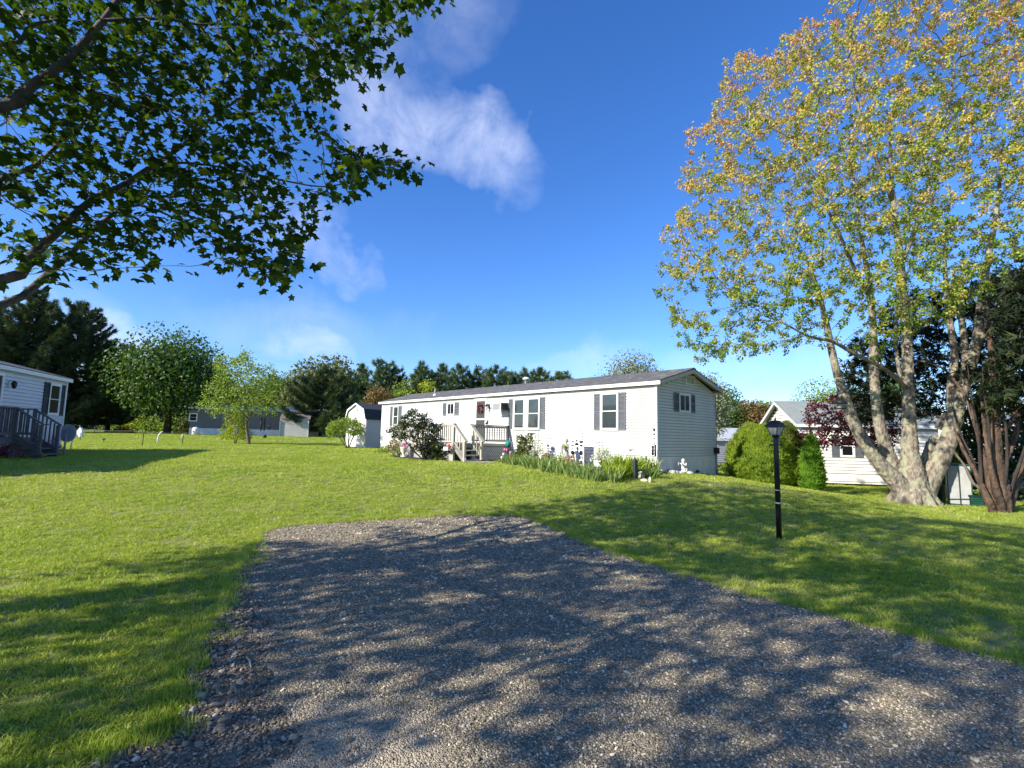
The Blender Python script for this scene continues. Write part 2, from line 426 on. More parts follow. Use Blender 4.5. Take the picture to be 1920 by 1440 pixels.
# --- leaves: many copies of a small template in one mesh (numpy)
def T_maple():
    o = [(0, 0), (.26, -.06), (.50, .06), (.30, .24), (.46, .40), (.64, .66), (.36, .60), (.26, .70), (.13, .80), (0, 1.0)]
    pts = o + [(-x, y) for x, y in o[1:-1]][::-1]
    v = [(0, .36, .03)] + [(x, y, -.22 * abs(x) - .12 * y * y) for x, y in pts]
    n = len(pts); return np.array(v), [(0, i + 1, (i + 1) % n + 1) for i in range(n)]


def T_lobed():
    v = [(0, .3, .05), (0, 0, 0), (.42, .28, -.12), (.2, .45, -.02), (0, 1, -.2), (-.2, .45, -.02), (-.42, .28, -.12)]
    return np.array(v), [(0, 1, 2), (0, 2, 4), (0, 4, 6), (0, 6, 1)]


def T_leaf(w=.32):
    return np.array([(0, 0, 0), (w, .45, -.06), (0, 1, -.12), (-w, .45, -.06)]), [(0, 1, 2), (0, 2, 3)]


def T_spray(n=5, spread=.8, w=.10):
    v = []; f = []
    for i in range(n):
        a = spread * (2 * i / (n - 1) - 1); z = .35 * math.sin(i * 2.4)
        c, s_ = math.cos(a), math.sin(a); k = len(v)
        v += [(-w * c * .5, w * s_ * .5, 0), (w * c * .5, -w * s_ * .5, 0), (s_, c, z)]; f.append((k, k + 1, k + 2))
    return np.array(v), f


def T_blade(w=.05, bend=.35):
    return np.array([(-w, 0, 0), (w, 0, 0), (w * .8, .55, .12 * bend), (-w * .8, .55, .12 * bend), (0, 1, .55 * bend)]), [(0, 1, 2, 3), (3, 2, 4)]


def leaves(name, m, parent, pos, dirs, nrm, size, tmpl, rn=None, kind='stuff', wid=None):
    tv, tf = tmpl; N = len(pos); k = len(tv)
    pos = np.asarray(pos, float); y = np.asarray(dirs, float); y = y / (np.linalg.norm(y, axis=1, keepdims=True) + 1e-9)
    x = np.cross(y, nrm); x = x / (np.linalg.norm(x, axis=1, keepdims=True) + 1e-9); z = np.cross(x, y)
    size = np.broadcast_to(np.asarray(size, float), (N,)); w = size if wid is None else size * wid
    V = (pos[:, None, :] + (w[:, None, None] * tv[None, :, 0:1]) * x[:, None, :] + (size[:, None, None] * tv[None, :, 1:2]) * y[:, None, :] + (size[:, None, None] * tv[None, :, 2:3]) * z[:, None, :]).reshape(-1, 3)
    tot = np.tile(np.array([len(f) for f in tf]), N); idx = np.concatenate([np.array(f) for f in tf])
    I = (idx[None, :] + (np.arange(N) * k)[:, None]).ravel()
    me = bpy.data.meshes.new(name); me.vertices.add(len(V)); me.vertices.foreach_set('co', V.ravel().astype(np.float32))
    me.loops.add(len(I)); me.loops.foreach_set('vertex_index', I.astype(np.int32))
    me.polygons.add(len(tot)); st = np.concatenate([[0], np.cumsum(tot)[:-1]])
    me.polygons.foreach_set('loop_start', st.astype(np.int32)); me.polygons.foreach_set('loop_total', tot.astype(np.int32))
    a = me.attributes.new('rnd', 'FLOAT', 'POINT')
    if rn is None: rn = NR.rand(N)
    a.data.foreach_set('value', np.repeat(np.asarray(rn, float), k).astype(np.float32))
    me.materials.append(M[m] if isinstance(m, str) else m); me.update(calc_edges=True)
    o = bpy.data.objects.new(name, me); link(o, parent)
    if kind: o['kind'] = kind
    return o


def rdirs(n, up=0.0):
    d = NR.normal(size=(n, 3)); d /= np.linalg.norm(d, axis=1, keepdims=True); d[:, 2] += up
    return d / np.linalg.norm(d, axis=1, keepdims=True)


# --- scatter with geometry nodes (grass, gravel)
def scatter(name, pts, scl, rot, sources, label_kind='stuff'):
    me = bpy.data.meshes.new(name); n = len(pts); me.vertices.add(n); me.vertices.foreach_set('co', np.asarray(pts, np.float32).ravel())
    for an, tp, arr in (('sc', 'FLOAT_VECTOR', scl), ('ro', 'FLOAT_VECTOR', rot)):
        a = me.attributes.new(an, tp, 'POINT'); a.data.foreach_set('vector', np.asarray(arr, np.float32).ravel())
    a = me.attributes.new('pick', 'INT', 'POINT'); a.data.foreach_set('value', NR.randint(0, len(sources), n).astype(np.int32))
    me.update(); o = bpy.data.objects.new(name, me); link(o); o['kind'] = label_kind
    ng = bpy.data.node_groups.new(name + '_scatter', 'GeometryNodeTree')
    ng.interface.new_socket('Geometry', in_out='INPUT', socket_type='NodeSocketGeometry'); ng.interface.new_socket('Geometry', in_out='OUTPUT', socket_type='NodeSocketGeometry')
    N = ng.nodes.new; L = ng.links.new
    gi = N('NodeGroupInput'); go = N('NodeGroupOutput'); ip = N('GeometryNodeInstanceOnPoints'); jn = N('GeometryNodeJoinGeometry')
    for s_ in reversed(sources):
        oi = N('GeometryNodeObjectInfo'); oi.inputs['Object'].default_value = s_; oi.inputs['As Instance'].default_value = True; L(oi.outputs['Geometry'], jn.inputs[0])

    def at_(nm, tp):
        q = N('GeometryNodeInputNamedAttribute'); q.data_type = tp; q.inputs['Name'].default_value = nm; return q.outputs['Attribute']
    L(gi.outputs[0], ip.inputs['Points']); L(jn.outputs[0], ip.inputs['Instance']); ip.inputs['Pick Instance'].default_value = True
    L(at_('pick', 'INT'), ip.inputs['Instance Index']); L(at_('sc', 'FLOAT_VECTOR'), ip.inputs['Scale'])
    er = N('FunctionNodeEulerToRotation'); L(at_('ro', 'FLOAT_VECTOR'), er.inputs[0]); L(er.outputs[0], ip.inputs['Rotation'])
    L(ip.outputs[0], go.inputs[0])
    md = o.modifiers.new('scatter', 'NODES'); md.node_group = ng
    return o


# --- growing branches towards points (space colonisation)
def colonize(P, par, rad, att, step, infl, kill, iters, bias=(0, 0, .05), jit=.15):
    P = [np.array(p, float) for p in P]; par = list(par); A = np.asarray(att, float)
    Pn = np.array(P); nearest = np.zeros(len(A), int); nd = np.full(len(A), 1e9)
    for i in range(0, len(Pn), 64):
        d = np.linalg.norm(A[:, None, :] - Pn[None, i:i + 64, :], axis=2); j = d.argmin(1); dd = d[np.arange(len(A)), j]
        b = dd < nd; nd[b] = dd[b]; nearest[b] = j[b] + i
    kids = {}
    for it in range(iters):
        if len(A) == 0: break
        act = nd < infl
        if not act.any(): break
        ids = nearest[act]; vec = A[act] - np.array(P)[ids]; vec /= (np.linalg.norm(vec, axis=1, keepdims=True) + 1e-9)
        un, inv = np.unique(ids, return_inverse=True); S = np.zeros((len(un), 3)); np.add.at(S, inv, vec)
        new = []; 
        for k, u in enumerate(un):
            if kids.get(u, 0) >= 4: continue
            d = S[k] / (np.linalg.norm(S[k]) + 1e-9) + np.array(bias) + NR.normal(size=3) * jit; d /= np.linalg.norm(d)
            q = P[u] + d * step
            P.append(q); par.append(int(u)); kids[u] = kids.get(u, 0) + 1; new.append(len(P) - 1)
        if not new: break
        Q = np.array([P[i] for i in new]); d = np.linalg.norm(A[:, None, :] - Q[None], axis=2); j = d.argmin(1); dd = d[np.arange(len(A)), j]
        b = dd < nd; nd[b] = dd[b]; nearest[b] = np.array(new)[j[b]]
        keep = nd > kill; A = A[keep]; nd = nd[keep]; nearest = nearest[keep]
    return np.array(P), np.array(par)


def radii(P, par, r0, expo=2.3, hand=None):
    n = len(P); acc = np.zeros(n); ch = np.zeros(n, int)
    r = np.zeros(n)
    for i in range(n - 1, -1, -1):
        r[i] = max(r0, acc[i] ** (1 / expo)) if acc[i] > 0 else r0
        if hand is not None and i < len(hand): r[i] = hand[i]
        if par[i] >= 0: acc[par[i]] += r[i] ** expo; ch[par[i]] += 1
    return r, ch


def chains(P, par, r, start):
    """polylines of the grown nodes (index >= start), each beginning at its parent"""
    n = len(P); kids = [[] for _ in range(n)]
    for i in range(n):
        if par[i] >= 0: kids[par[i]].append(i)
    out = []; stack = [i for i in range(start, n) if par[i] < start]
    while stack:
        i = stack.pop(); c = [par[i], i] if par[i] >= 0 else [i]
        while kids[i]:
            ks = sorted(kids[i], key=lambda k: -r[k]); stack += ks[1:]; i = ks[0]; c.append(i)
        out.append(c)
    return out


def branch_mesh(name, m, parent, P, r, chs, off, rmin=0.0, rmax=9, nside=5):
    mb = MB()
    for c in chs:
        rr = [min(r[c[1]] * 1.15, r[c[0]])] + [r[i] for i in c[1:]]
        if not (rmin <= rr[1] < rmax): continue
        mb.tube([P[i] - off for i in c], rr, nside if rr[1] < .03 else 7)
    return mb.build(name, m, parent, kind='stuff') if mb.v else None

# ================================================================== THE SETTING
MU = np.array([math.cos(R(-48.423)), math.sin(R(-48.423))]); MN = np.array([MU[1], -MU[0]]); MC = np.array([4.647, 15.936])


def loc_main(s, t):
    p = MC - MU * s + MN * t; return p


DRIVE = [tuple(G(*p)[:2]) for p in [(485, 997), (520, 989), (560, 984), (640, 979), (720, 974), (800, 969), (880, 966), (960, 966), (1000, 973), (1050, 994), (1100, 1018), (1175, 1043), (1250, 1066), (1320, 1087),
                                    (1400, 1111), (1500, 1137), (1600, 1164), (1760, 1204), (1920, 1246)]]
SHOULDER = [tuple(G(*p)[:2]) for p in [(485, 997), (470, 1030), (432, 1090), (425, 1130), (395, 1165), (385, 1190), (362, 1210), (350, 1250), (338, 1290), (336, 1340), (318, 1382), (240, 1402), (165, 1437)]]
DRIVE += [(5.6, 1.6), (7.0, -.5), (8.2, -2.4), (1.8, -3.0), (.1, -.6), (-.9, 1.2)] + SHOULDER[::-1][:-1]
BED = [tuple(loc_main(*p)) for p in [(6.3, .1), (6.35, 1.3), (5.4, 1.75), (4.2, 2.1), (2.9, 2.35), (1.6, 2.5), (.6, 2.45), (-.3, 2.25), (-.75, 1.6), (-.6, .7), (-.25, -.3), (-.45, -2.0), (-.4, -4.1), (0, -4.1), (0, .1)]]
BED2 = [tuple(loc_main(*p)) for p in [(7.6, 2.7), (7.9, 3.45), (8.8, 3.75), (9.8, 3.8), (10.7, 3.6), (11.6, 3.0), (12.2, 2.4), (12.6, 0.1), (7.6, 0.1)]]
PATH = [tuple(loc_main(*p)) for p in [(6.45, 2.9), (6.4, 1.9), (5.75, 1.75), (5.5, 2.15), (5.6, 2.75), (6.0, 3.05)]]


def axis(lo, hi, mid, n, pw):
    t = np.linspace(-1, 1, n); a = np.sinh(t * pw) / np.sinh(pw)
    return np.where(a < 0, mid + a * (mid - lo), mid + a * (hi - mid))


def grid_sheet(name, m, xs, ys, dz, keep=None):
    X, Y = np.meshgrid(xs, ys); Z = gz(X, Y) + dz; nx, ny = len(xs), len(ys)
    V = np.stack([X.ravel(), Y.ravel(), Z.ravel()], 1)
    i = np.arange((ny - 1) * (nx - 1)); a = (i // (nx - 1)) * nx + i % (nx - 1); Fq = np.stack([a, a + 1, a + 1 + nx, a + nx], 1)
    if keep is not None:
        cx = V[Fq].mean(1); k = keep(cx[:, 0], cx[:, 1]); Fq = Fq[k]
        us, inv = np.unique(Fq, return_inverse=True); V = V[us]; Fq = inv.reshape(-1, 4)
    me = bpy.data.meshes.new(name); me.from_pydata(V.tolist(), [], Fq.tolist()); me.materials.append(m); me.polygons.foreach_set('use_smooth', [True] * len(Fq)); me.update()
    o = bpy.data.objects.new(name, me); link(o); o['kind'] = 'structure'; return o


M['lawn'] = mat('lawn', (.23, .26, .05), (.13, .16, .028), 6.0, .95, .9, 90, coords='World', detail=8, c3=(.25, .25, .08), scale3=1.3)
grid_sheet('lawn', M['lawn'], axis(-420, 420, 0, 150, 5.2), axis(-80, 620, 10, 170, 4.6), 0)


def gravel_mat(name, stops, sc_, sand=None, bump=1.0):
    m = bpy.data.materials.new(name); m.use_nodes = True; nt = m.node_tree; N = nt.nodes.new; L = nt.links.new; b = nt.nodes['Principled BSDF']
    b.inputs['Roughness'].default_value = .9; b.inputs['Specular IOR Level'].default_value = .25
    g = N('ShaderNodeNewGeometry'); v = N('ShaderNodeTexVoronoi'); v.inputs['Scale'].default_value = sc_; L(g.outputs['Position'], v.inputs['Vector'])
    sep = N('ShaderNodeSeparateColor'); L(v.outputs['Color'], sep.inputs[0]); r = N('ShaderNodeValToRGB'); el = r.color_ramp.elements
    while len(el) > 1: el.remove(el[-1])
    for i, (p, c) in enumerate(stops):
        e = el[0] if i == 0 else el.new(p)
        e.position = p; e.color = (*c, 1)
    L(sep.outputs[0], r.inputs[0]); col = r.outputs[0]
    if sand:
        q = G(640, 1410); d = N('ShaderNodeVectorMath'); d.operation = 'DISTANCE'; L(g.outputs['Position'], d.inputs[0]); d.inputs[1].default_value = (q[0] - .05, q[1] - .15, 0)
        n = N('ShaderNodeTexNoise'); n.inputs['Scale'].default_value = 2.2; n.inputs['Detail'].default_value = 6; L(g.outputs['Position'], n.inputs['Vector'])
        mm = N('ShaderNodeMath'); mm.operation = 'MULTIPLY_ADD'; L(n.outputs['Fac'], mm.inputs[0]); mm.inputs[1].default_value = -1.1; L(d.outputs['Value'], mm.inputs[2])
        mr = N('ShaderNodeMapRange'); mr.inputs['From Min'].default_value = .20; mr.inputs['From Max'].default_value = -.15; L(mm.outputs[0], mr.inputs['Value'])
        mx = N('ShaderNodeMix'); mx.data_type = 'RGBA'; L(mr.outputs[0], mx.inputs[0]); L(col, mx.inputs[6]); mx.inputs[7].default_value = (*sand, 1); col = mx.outputs[2]
    L(col, b.inputs['Base Color'])
    bp = N('ShaderNodeBump'); bp.inputs['Strength'].default_value = bump; bp.inputs['Distance'].default_value = .012; bp.invert = True
    L(v.outputs['Distance'], bp.inputs['Height']); L(bp.outputs[0], b.inputs['Normal']); return m


M['drive'] = gravel_mat('driveway_millings', [(0, (.12, .10, .067)), (.5, (.24, .20, .136)), (.8, (.37, .31, .215)), (.93, (.49, .42, .30)), (1, (.58, .50, .37))], 95, sand=(.44, .36, .25))
M['dirt'] = gravel_mat('shoulder_dirt', [(0, (.10, .078, .054)), (.6, (.22, .175, .122)), (1, (.36, .30, .22))], 60)
EDGE = NR.rand(64, 64)


def wig(x, y):
    return .06 * np.sin(x * 9.1 + 3 * np.sin(y * 4.3)) + .05 * np.sin(y * 11.7 + 2 * np.sin(x * 5.1)) + .07 * np.sin(y * 3.1 + 2 * np.sin(x * 2.2))


SH_LINE = SHOULDER
_dy = np.array([p[1] for p in SHOULDER][::-1]); _dx = np.array([p[0] for p in SHOULDER][::-1])


_rb = [G(*p) for p in [(486, 1000), (482, 1045), (478, 1095), (484, 1160), (505, 1240), (524, 1330), (515, 1437)]]; _ry = np.array([p[1] for p in _rb][::-1]); _rx = np.array([p[0] for p in _rb][::-1])


def is_shoulder(x, y):
    return (x < np.interp(y, _ry, _rx) + 1.0 * wig(x, y)) & (y < 7.9)


kd = lambda x, y: in_poly(x + .6 * wig(x, y), y + .6 * wig(y, x), DRIVE)
grid_sheet('driveway', M['drive'], np.arange(-4.4, 8.6, .05), np.arange(-3.2, 10.2, .05), .012, lambda x, y: kd(x, y) & ~is_shoulder(x, y))
grid_sheet('driveway_shoulder', M['dirt'], np.arange(-4.4, 1.6, .05), np.arange(-3.2, 8.4, .05), .010, lambda x, y: kd(x, y) & is_shoulder(x, y))
for nm, poly in (('mulch_bed', BED), ('mulch_bed', BED2)):
    P_ = np.array(poly); grid_sheet(nm, M['mulch'], np.arange(P_[:, 0].min() - .1, P_[:, 0].max() + .1, .08), np.arange(P_[:, 1].min() - .1, P_[:, 1].max() + .1, .08), .03,
                                    lambda x, y, poly=poly: in_poly(x + .8 * wig(x, y), y + .8 * wig(y, x), poly))
M['path'] = mat('worn_path', (.42, .36, .26), (.30, .25, .17), 9, .95, .5, 50, coords='World')
P_ = np.array(PATH); grid_sheet('path', M['path'], np.arange(P_[:, 0].min(), P_[:, 0].max(), .06), np.arange(P_[:, 1].min(), P_[:, 1].max(), .06), .038, lambda x, y: in_poly(x, y, PATH))

# ---------------- grass
srcs = []
for k in range(5):
    n = 44; a = NR.rand(n) * 6.283; r = .085 * np.sqrt(NR.rand(n)); pos = np.stack([r * np.cos(a), r * np.sin(a), np.full(n, -.004)], 1)
    d = np.stack([NR.normal(size=n) * .42, NR.normal(size=n) * .42, np.ones(n)], 1); nrm = rdirs(n); nrm[:, 2] *= .2
    o = leaves('grass_tuft', 'lf_grass', None, pos, d, nrm, .030 + .042 * NR.rand(n), T_blade(.5, .6), NR.rand(n) * .55, wid=.10); COL.objects.unlink(o); srcs.append(o)


def house_keepout(x, y):
    d = np.stack([x - MC[0], y - MC[1]], 1); s = -(d @ MU); t = d @ MN
    return ((s > .0) & (s < 18.7) & (t < 0.02) & (t > -3.95)) | ((s > 7.1) & (s < 12.2) & (t >= 0) & (t < 2.85)) | ((s > 6.4) & (s < 7.3) & (t > 1.9) & (t < 2.85))


pts = []; scs = []
for (y0, y1, den, s_) in [(1.5, 4, 330, .9), (4, 7, 210, 1.0), (7, 12, 120, 1.12), (12, 22, 48, 1.6), (22, 38, 17, 2.3), (38, 64, 6, 3.2)]:
    n = int(1.40 * (y1 ** 2 - y0 ** 2) * den); y = np.sqrt(NR.rand(n) * (y1 ** 2 - y0 ** 2) + y0 ** 2); x = (NR.rand(n) * 2 - 1) * 1.40 * y
    k = ~in_poly(x, y, BED) & ~in_poly(x, y, BED2) & ~in_poly(x, y, PATH) & ~house_keepout(x, y)
    dr = kd(x, y); k &= ~dr
    # worn, thin turf: beside the drive, right verge and the dry patch below the gable
    thin = np.zeros(n)
    for (qx, qy, ra, rb) in [(1390, 915, 3.0, .9), (1860, 1190, 1.1, .8), (1560, 925, 1.6, .6), (1850, 970, 1.6, .7)]:
        g = G(qx, min(qy, 1430)); thin = np.maximum(thin, 1 - ((x - g[0]) / ra) ** 2 - ((y - g[1]) / rb) ** 2)
    k &= NR.rand(n) > np.clip(thin, 0, 1) * .70
    x, y = x[k], y[k]; pts.append(np.stack([x, y, gz(x, y)], 1)); f = s_ * (.75 + .5 * NR.rand(len(x)))
    scs.append(np.stack([f, f, f * (.52 if s_ < 1.3 else .5 if s_ < 2 else .40)], 1))
# ragged turf edge hanging over the drive
pl = np.array(DRIVE[:19] + [DRIVE[0]]); 
for poly in (np.array(DRIVE[:20]), np.array(SHOULDER)):
    for i in range(len(poly) - 1):
        a, b = poly[i], poly[i + 1]; n = int(np.linalg.norm(b - a) * 80); t = NR.rand(n)[:, None]; q = a + (b - a) * t + NR.normal(size=(n, 2)) * np.where(NR.rand(n, 1) < .25, .13, .05)
        q = q[q[:, 1] > 1.4]; pts.append(np.stack([q[:, 0], q[:, 1], gz(q[:, 0], q[:, 1])], 1)); f = .7 + .5 * NR.rand(len(q)); scs.append(np.stack([f * .7, f * .7, f], 1))
pts = np.concatenate(pts); scs = np.concatenate(scs); ro = np.stack([NR.normal(size=len(pts)) * .12, NR.normal(size=len(pts)) * .12, NR.rand(len(pts)) * 6.28], 1)
scatter('grass', pts, scs, ro, srcs)

# ---------------- gravel
M['chip'] = leafmat('gravel_chip', [(0, (.115, .094, .062)), (.5, (.24, .199, .134)), (.76, (.39, .328, .225)), (.9, (.54, .46, .33)), (1, (.72, .63, .47))], 0.0, .85, .3)
M['cobble'] = leafmat('shoulder_stone', [(0, (.10, .078, .054)), (.5, (.21, .168, .118)), (.85, (.33, .27, .20)), (1, (.55, .49, .40))], 0.0, .9, .25)


def stone_src(name, m, k):
    import bmesh
    bm = bmesh.new(); bmesh.ops.create_icosphere(bm, subdivisions=1, radius=1)
    for v in bm.verts:
        v.co = v.co * rnd.uniform(.72, 1.18); v.co.z *= .52; v.co.x *= 1.2
    me = bpy.data.meshes.new(name); bm.to_mesh(me); bm.free(); me.materials.append(M[m]); return bpy.data.objects.new(name, me)


chips = [stone_src('gravel_chip', 'chip', k) for k in range(6)]; cobs = [stone_src('shoulder_stone', 'cobble', k) for k in range(6)]
pts = []; scs = []; p2 = []; s2 = []
for (y0, y1, den, s_) in [(1.35, 2.6, 13500, .0034), (2.6, 4.2, 7000, .0043), (4.2, 6.5, 3000, .0058), (6.5, 10, 1000, .0085)]:
    n = int(11.5 * (y1 - y0) * den); x = NR.rand(n) * 11.5 - 4.5; y = y0 + NR.rand(n) * (y1 - y0); k = (np.abs(x) < 1.14 * y + .2) & in_poly(x, y, DRIVE); x, y = x[k], y[k]
    sh = is_shoulder(x, y); f = s_ * np.exp(NR.normal(size=len(x)) * .38)
    sd_ = G(640, 1410); dd_ = np.hypot(x - sd_[0], y - sd_[1] + .1) + .5 * wig(x * 1.7, y * 1.7); a = ~sh & ((dd_ > .55) | (NR.rand(len(x)) < .45)); pts.append(np.stack([x[a], y[a], gz(x[a], y[a]) + .012 + .2 * f[a]], 1)); scs.append(f[a])
    b = sh & (NR.rand(len(x)) < .5); g = f[b] * 1.25; p2.append(np.stack([x[b], y[b], gz(x[b], y[b]) + .012 + .2 * g], 1)); s2.append(g)
# coarse stones washed along the shoulder
n = 2200; y = 1.4 + NR.rand(n) * 4.6; xl = np.interp(y, _dy, _dx); x = xl + .03 + np.abs(NR.normal(size=n)) * .22; k = is_shoulder(x, y); x, y = x[k], y[k]
f = .0085 * np.exp(NR.normal(size=len(x)) * .5); p2.append(np.stack([x, y, gz(x, y) + .014 + .3 * f], 1)); s2.append(np.clip(f, .005, .028))
for nm, P_, S_, so in (('gravel', pts, scs, chips), ('shoulder_gravel', p2, s2, cobs)):
    P_ = np.concatenate(P_); S_ = np.concatenate(S_); n = len(P_)
    scatter(nm, P_, S_[:, None] * (.8 + .5 * NR.rand(n, 3)), np.stack([NR.normal(size=n) * .35, NR.normal(size=n) * .35, NR.rand(n) * 6.28], 1), so)

# ================================================================== BUILDINGS
def wb(o2, ex, n, Z0):
    return ((o2[0], o2[1], -Z0), (ex[0], ex[1], 0), (n[0], n[1], 0), (0, 0, 1))


def siding(parent, m, B, a, b, z0, z1, pitch, proud=.017, cut=None):
    src = None; z = z0; i = 0
    while z < z1 - .02:
        h = min(pitch, z1 - z); aa, bb = (a, b) if cut is None else cut(z + h * .3)
        if bb - aa < .05: break
        if src is None or cut is not None and (aa, bb) != (a, b) or h < pitch:
            mb = MB(B); gr = .22 * pitch; mb.prism([(-.022, z + gr), (proud, z + gr), (proud, z + gr + .005), (.004, z + h), (-.022, z + h)], 'x', aa, bb)
            o = mb.build('siding_board', m, parent)
            if h == pitch and (cut is None or (aa, bb) == (a, b)) and src is None: src = o; zs = z
        else:
            share(src, 'siding_board', parent, (0, 0, z - zs))
        z += pitch


def window(parent, B, s0, s1, z0, z1, kind='hung', glass='glass', fm='white_trim', fw=.055, shade=None):
    f = MB(B); f.box(s0, s0 + fw, 0, .05, z0, z1); f.box(s1 - fw, s1, 0, .05, z0, z1); f.box(s0 + fw, s1 - fw, 0, .048, z1 - fw, z1); f.box(s0 + fw, s1 - fw, 0, .056, z0, z0 + fw)
    w = f.build('window', fm, parent)
    a, b, c, d = s0 + fw, s1 - fw, z0 + fw, z1 - fw; q = .028
    if kind == 'hung':
        zm = c + (d - c) * .5
        for (u, v, y) in ((c, zm + .018, .030), (zm - .018, d, .022)):
            e = MB(B); e.box(a, a + q, .018, y + .008, u, v); e.box(b - q, b, .018, y + .008, u, v); e.box(a + q, b - q, .018, y + .008, u, u + q); e.box(a + q, b - q, .018, y + .008, v - q, v)
            e.build('sash', fm, w); g = MB(B); g.box(a + q, b - q, .017, y, u + q, v - q); g.build('pane', glass, w)
    else:
        xm = (a + b) / 2
        for (u, v, y) in ((a, xm + .02, .030), (xm - .02, b, .022)):
            e = MB(B); e.box(u, u + q, .018, y + .008, c, d); e.box(v - q, v, .018, y + .008, c, d); e.box(u + q, v - q, .018, y + .008, c, c + q); e.box(u + q, v - q, .018, y + .008, d - q, d)
            e.build('sash', fm, w); g = MB(B); g.box(u + q, v - q, .017, y, c + q, d - q); g.build('pane', glass, w)
    return w


def shutter(parent, B, s0, s1, z0, z1, m='shutter'):
    e = MB(B); st = .035; e.box(s0, s0 + st, 0, .045, z0, z1); e.box(s1 - st, s1, 0, .045, z0, z1); zm = (z0 + z1) / 2
    for z in (z0, zm - .03, z1 - .06): e.box(s0 + st, s1 - st, 0, .043, z, z + .06)
    e.box(s0 + st, s1 - st, 0, .018, z0, z1)
    z = z0 + .07
    while z < z1 - .1:
        if not zm - .07 < z < zm + .03: e.prism([(.017, z + .034), (.017, z + .002), (.038, z - .006), (.040, z)], 'x', s0 + st, s1 - st)
        z += .042
    return e.build('shutter', m, parent)


def skirting(parent, m, B, a, b, z0, z1, w=.92, rib=.115):
    n = max(1, round((b - a) / w)); w = (b - a) / n; src = None
    for i in range(n):
        if src is None:
            e = MB(B); k = max(1, int(w / rib)); rr = w / k
            for j in range(k):
                x = a + j * rr; e.prism([(x + .001, .0), (x + .001, .012), (x + rr - .016, .012), (x + rr - .011, .003), (x + rr - .003, .003), (x + rr - .001, .0)], 'z', z0, z1)
            src = e.build('skirting_panel', m, parent)
        else: share(src, 'skirting_panel', parent, (B[1][0] * w * i, B[1][1] * w * i, 0))


# ---------------- the white mobile home
Z0 = .50; HL, HW = 18.64, 3.93
H = thing('mobile_home', 'long white clapboard mobile home with gray shutters and a gray shingled roof behind the lawn', 'mobile home', (MC[0], MC[1], Z0), math.atan2(-MU[1], -MU[0]))
# local x = along the front from the near corner, y = outward
BF = wb((0, 0), (1, 0), (0, 1), Z0)                    # front wall
BG = wb((0, 0), (0, -1), (-1, 0), Z0)                  # gable wall, s runs to the rear
ZS, ZE, ZR = 1.04, 3.34, 4.06
core = MB(BF); core.box(.024, HL - .02, -HW + .02, -.024, .38, ZE); core.prism([(-.024, ZE), (-HW + .02, ZE), (-HW / 2, ZE + (HW / 2 - .02) * .345)], 'x', .024, HL - .02)
core.build('wall', 'white_vinyl', H)
siding(H, 'white_vinyl', BF, .06, HL - .06, ZS, 3.30, .0985)


def gcut(z):
    if z < 3.24: return (.05, HW - .05)
    k = (z - 3.24) / .345; return (.05 + k, HW - .05 - k)


siding(H, 'white_vinyl', BG, .05, HW - .05, ZS, 4.0, .0985, cut=gcut)
for (a, b, c, d) in ((-.022, .07, -.05, .024), (-.022, .07, -HW - .02, -HW + .06), (HL - .07, HL + .022, -.05, .024)):
    e = MB(BF); e.box(a, b, c, d, ZS - .01, ZE); e.build('corner_trim', 'white_trim', H)
skirting(H, 'white_skirt', BF, .02, HL - .02, .38, ZS - .005); skirting(H, 'white_skirt', BG, .02, HW - .02, .30, ZS - .005)
e = MB(BF); e.box(0, HL, .001, .022, ZS - .03, ZS - .002); e.build('skirting_rail', 'white_trim', H)
e = MB(BG); e.box(0, HW, .001, .022, ZS - .03, ZS - .002); e.build('skirting_rail', 'white_trim', H)
# roof: two slopes of stepped shingle courses
OG, OF = .22, .17; sl = (ZR - 3.47) / (HW / 2 + OF)
roof = MB(BF); nC = 15; half = HW / 2 + OF; yc = -HW / 2
for sgn in (1, -1):
    for k in range(nC):
        y0 = half * (1 - k / nC); y1 = half * (1 - (k + 1) / nC) - .012 * (k < nC - 1); za = 3.47 + (half - y0) * sl; zb = 3.47 + (half - y1) * sl
        roof.prism([(yc + sgn * y0, za - .02), (yc + sgn * y0, za + .014), (yc + sgn * y1, zb + .004), (yc + sgn * y1, zb - .02)], 'x', -OG - .02, HL + OG + .02)
RO = fixn(roof.build('roof', 'shingle', H))
e = MB(BF); e.prism([(yc - .14, ZR - .022), (yc - .14, ZR - .008), (yc, ZR + .03), (yc + .14, ZR - .008), (yc + .14, ZR - .022), (yc, ZR + .01)], 'x', -OG - .025, HL + OG + .025); fixn(e.build('ridge_cap', 'shingle', RO))
e = MB(BF); e.box(-OG, HL + OG, OF - .02, OF, ZE, 3.462); e.build('fascia', 'white_trim', RO)
e = MB(BF); e.box(-OG, HL + OG, -HW - OF, -HW - OF + .02, ZE, 3.462); e.build('fascia', 'white_trim', RO)
e = MB(BF); e.box(-OG, HL + OG, .018, OF - .02, ZE + .005, ZE + .02); e.box(-OG, HL + OG, -HW - OF + .02, -HW - .018, ZE + .005, ZE + .02); e.build('soffit', 'rake_gray', RO)
for x0 in (-OG - .018, HL + OG - .002):
    for sgn in (1, -1):
        e = MB(BF); e.prism([(yc + sgn * half, 3.47 - .13), (yc + sgn * half, 3.448), (yc, ZR - .026), (yc, ZR - .16)], 'x', x0, x0 + .02); fixn(e.build('rake_board', 'rake_gray', RO))
for x0, x1 in ((-OG + .002, -.018),):
    e = MB(BF)
    for sgn in (1, -1): e.prism([(yc + sgn * half, 3.47 - .06), (yc + sgn * half, 3.47 - .045), (yc, ZR - .055), (yc, ZR - .07)], 'x', x0, x1)
    fixn(e.build('gable_soffit', 'rake_gray', RO))


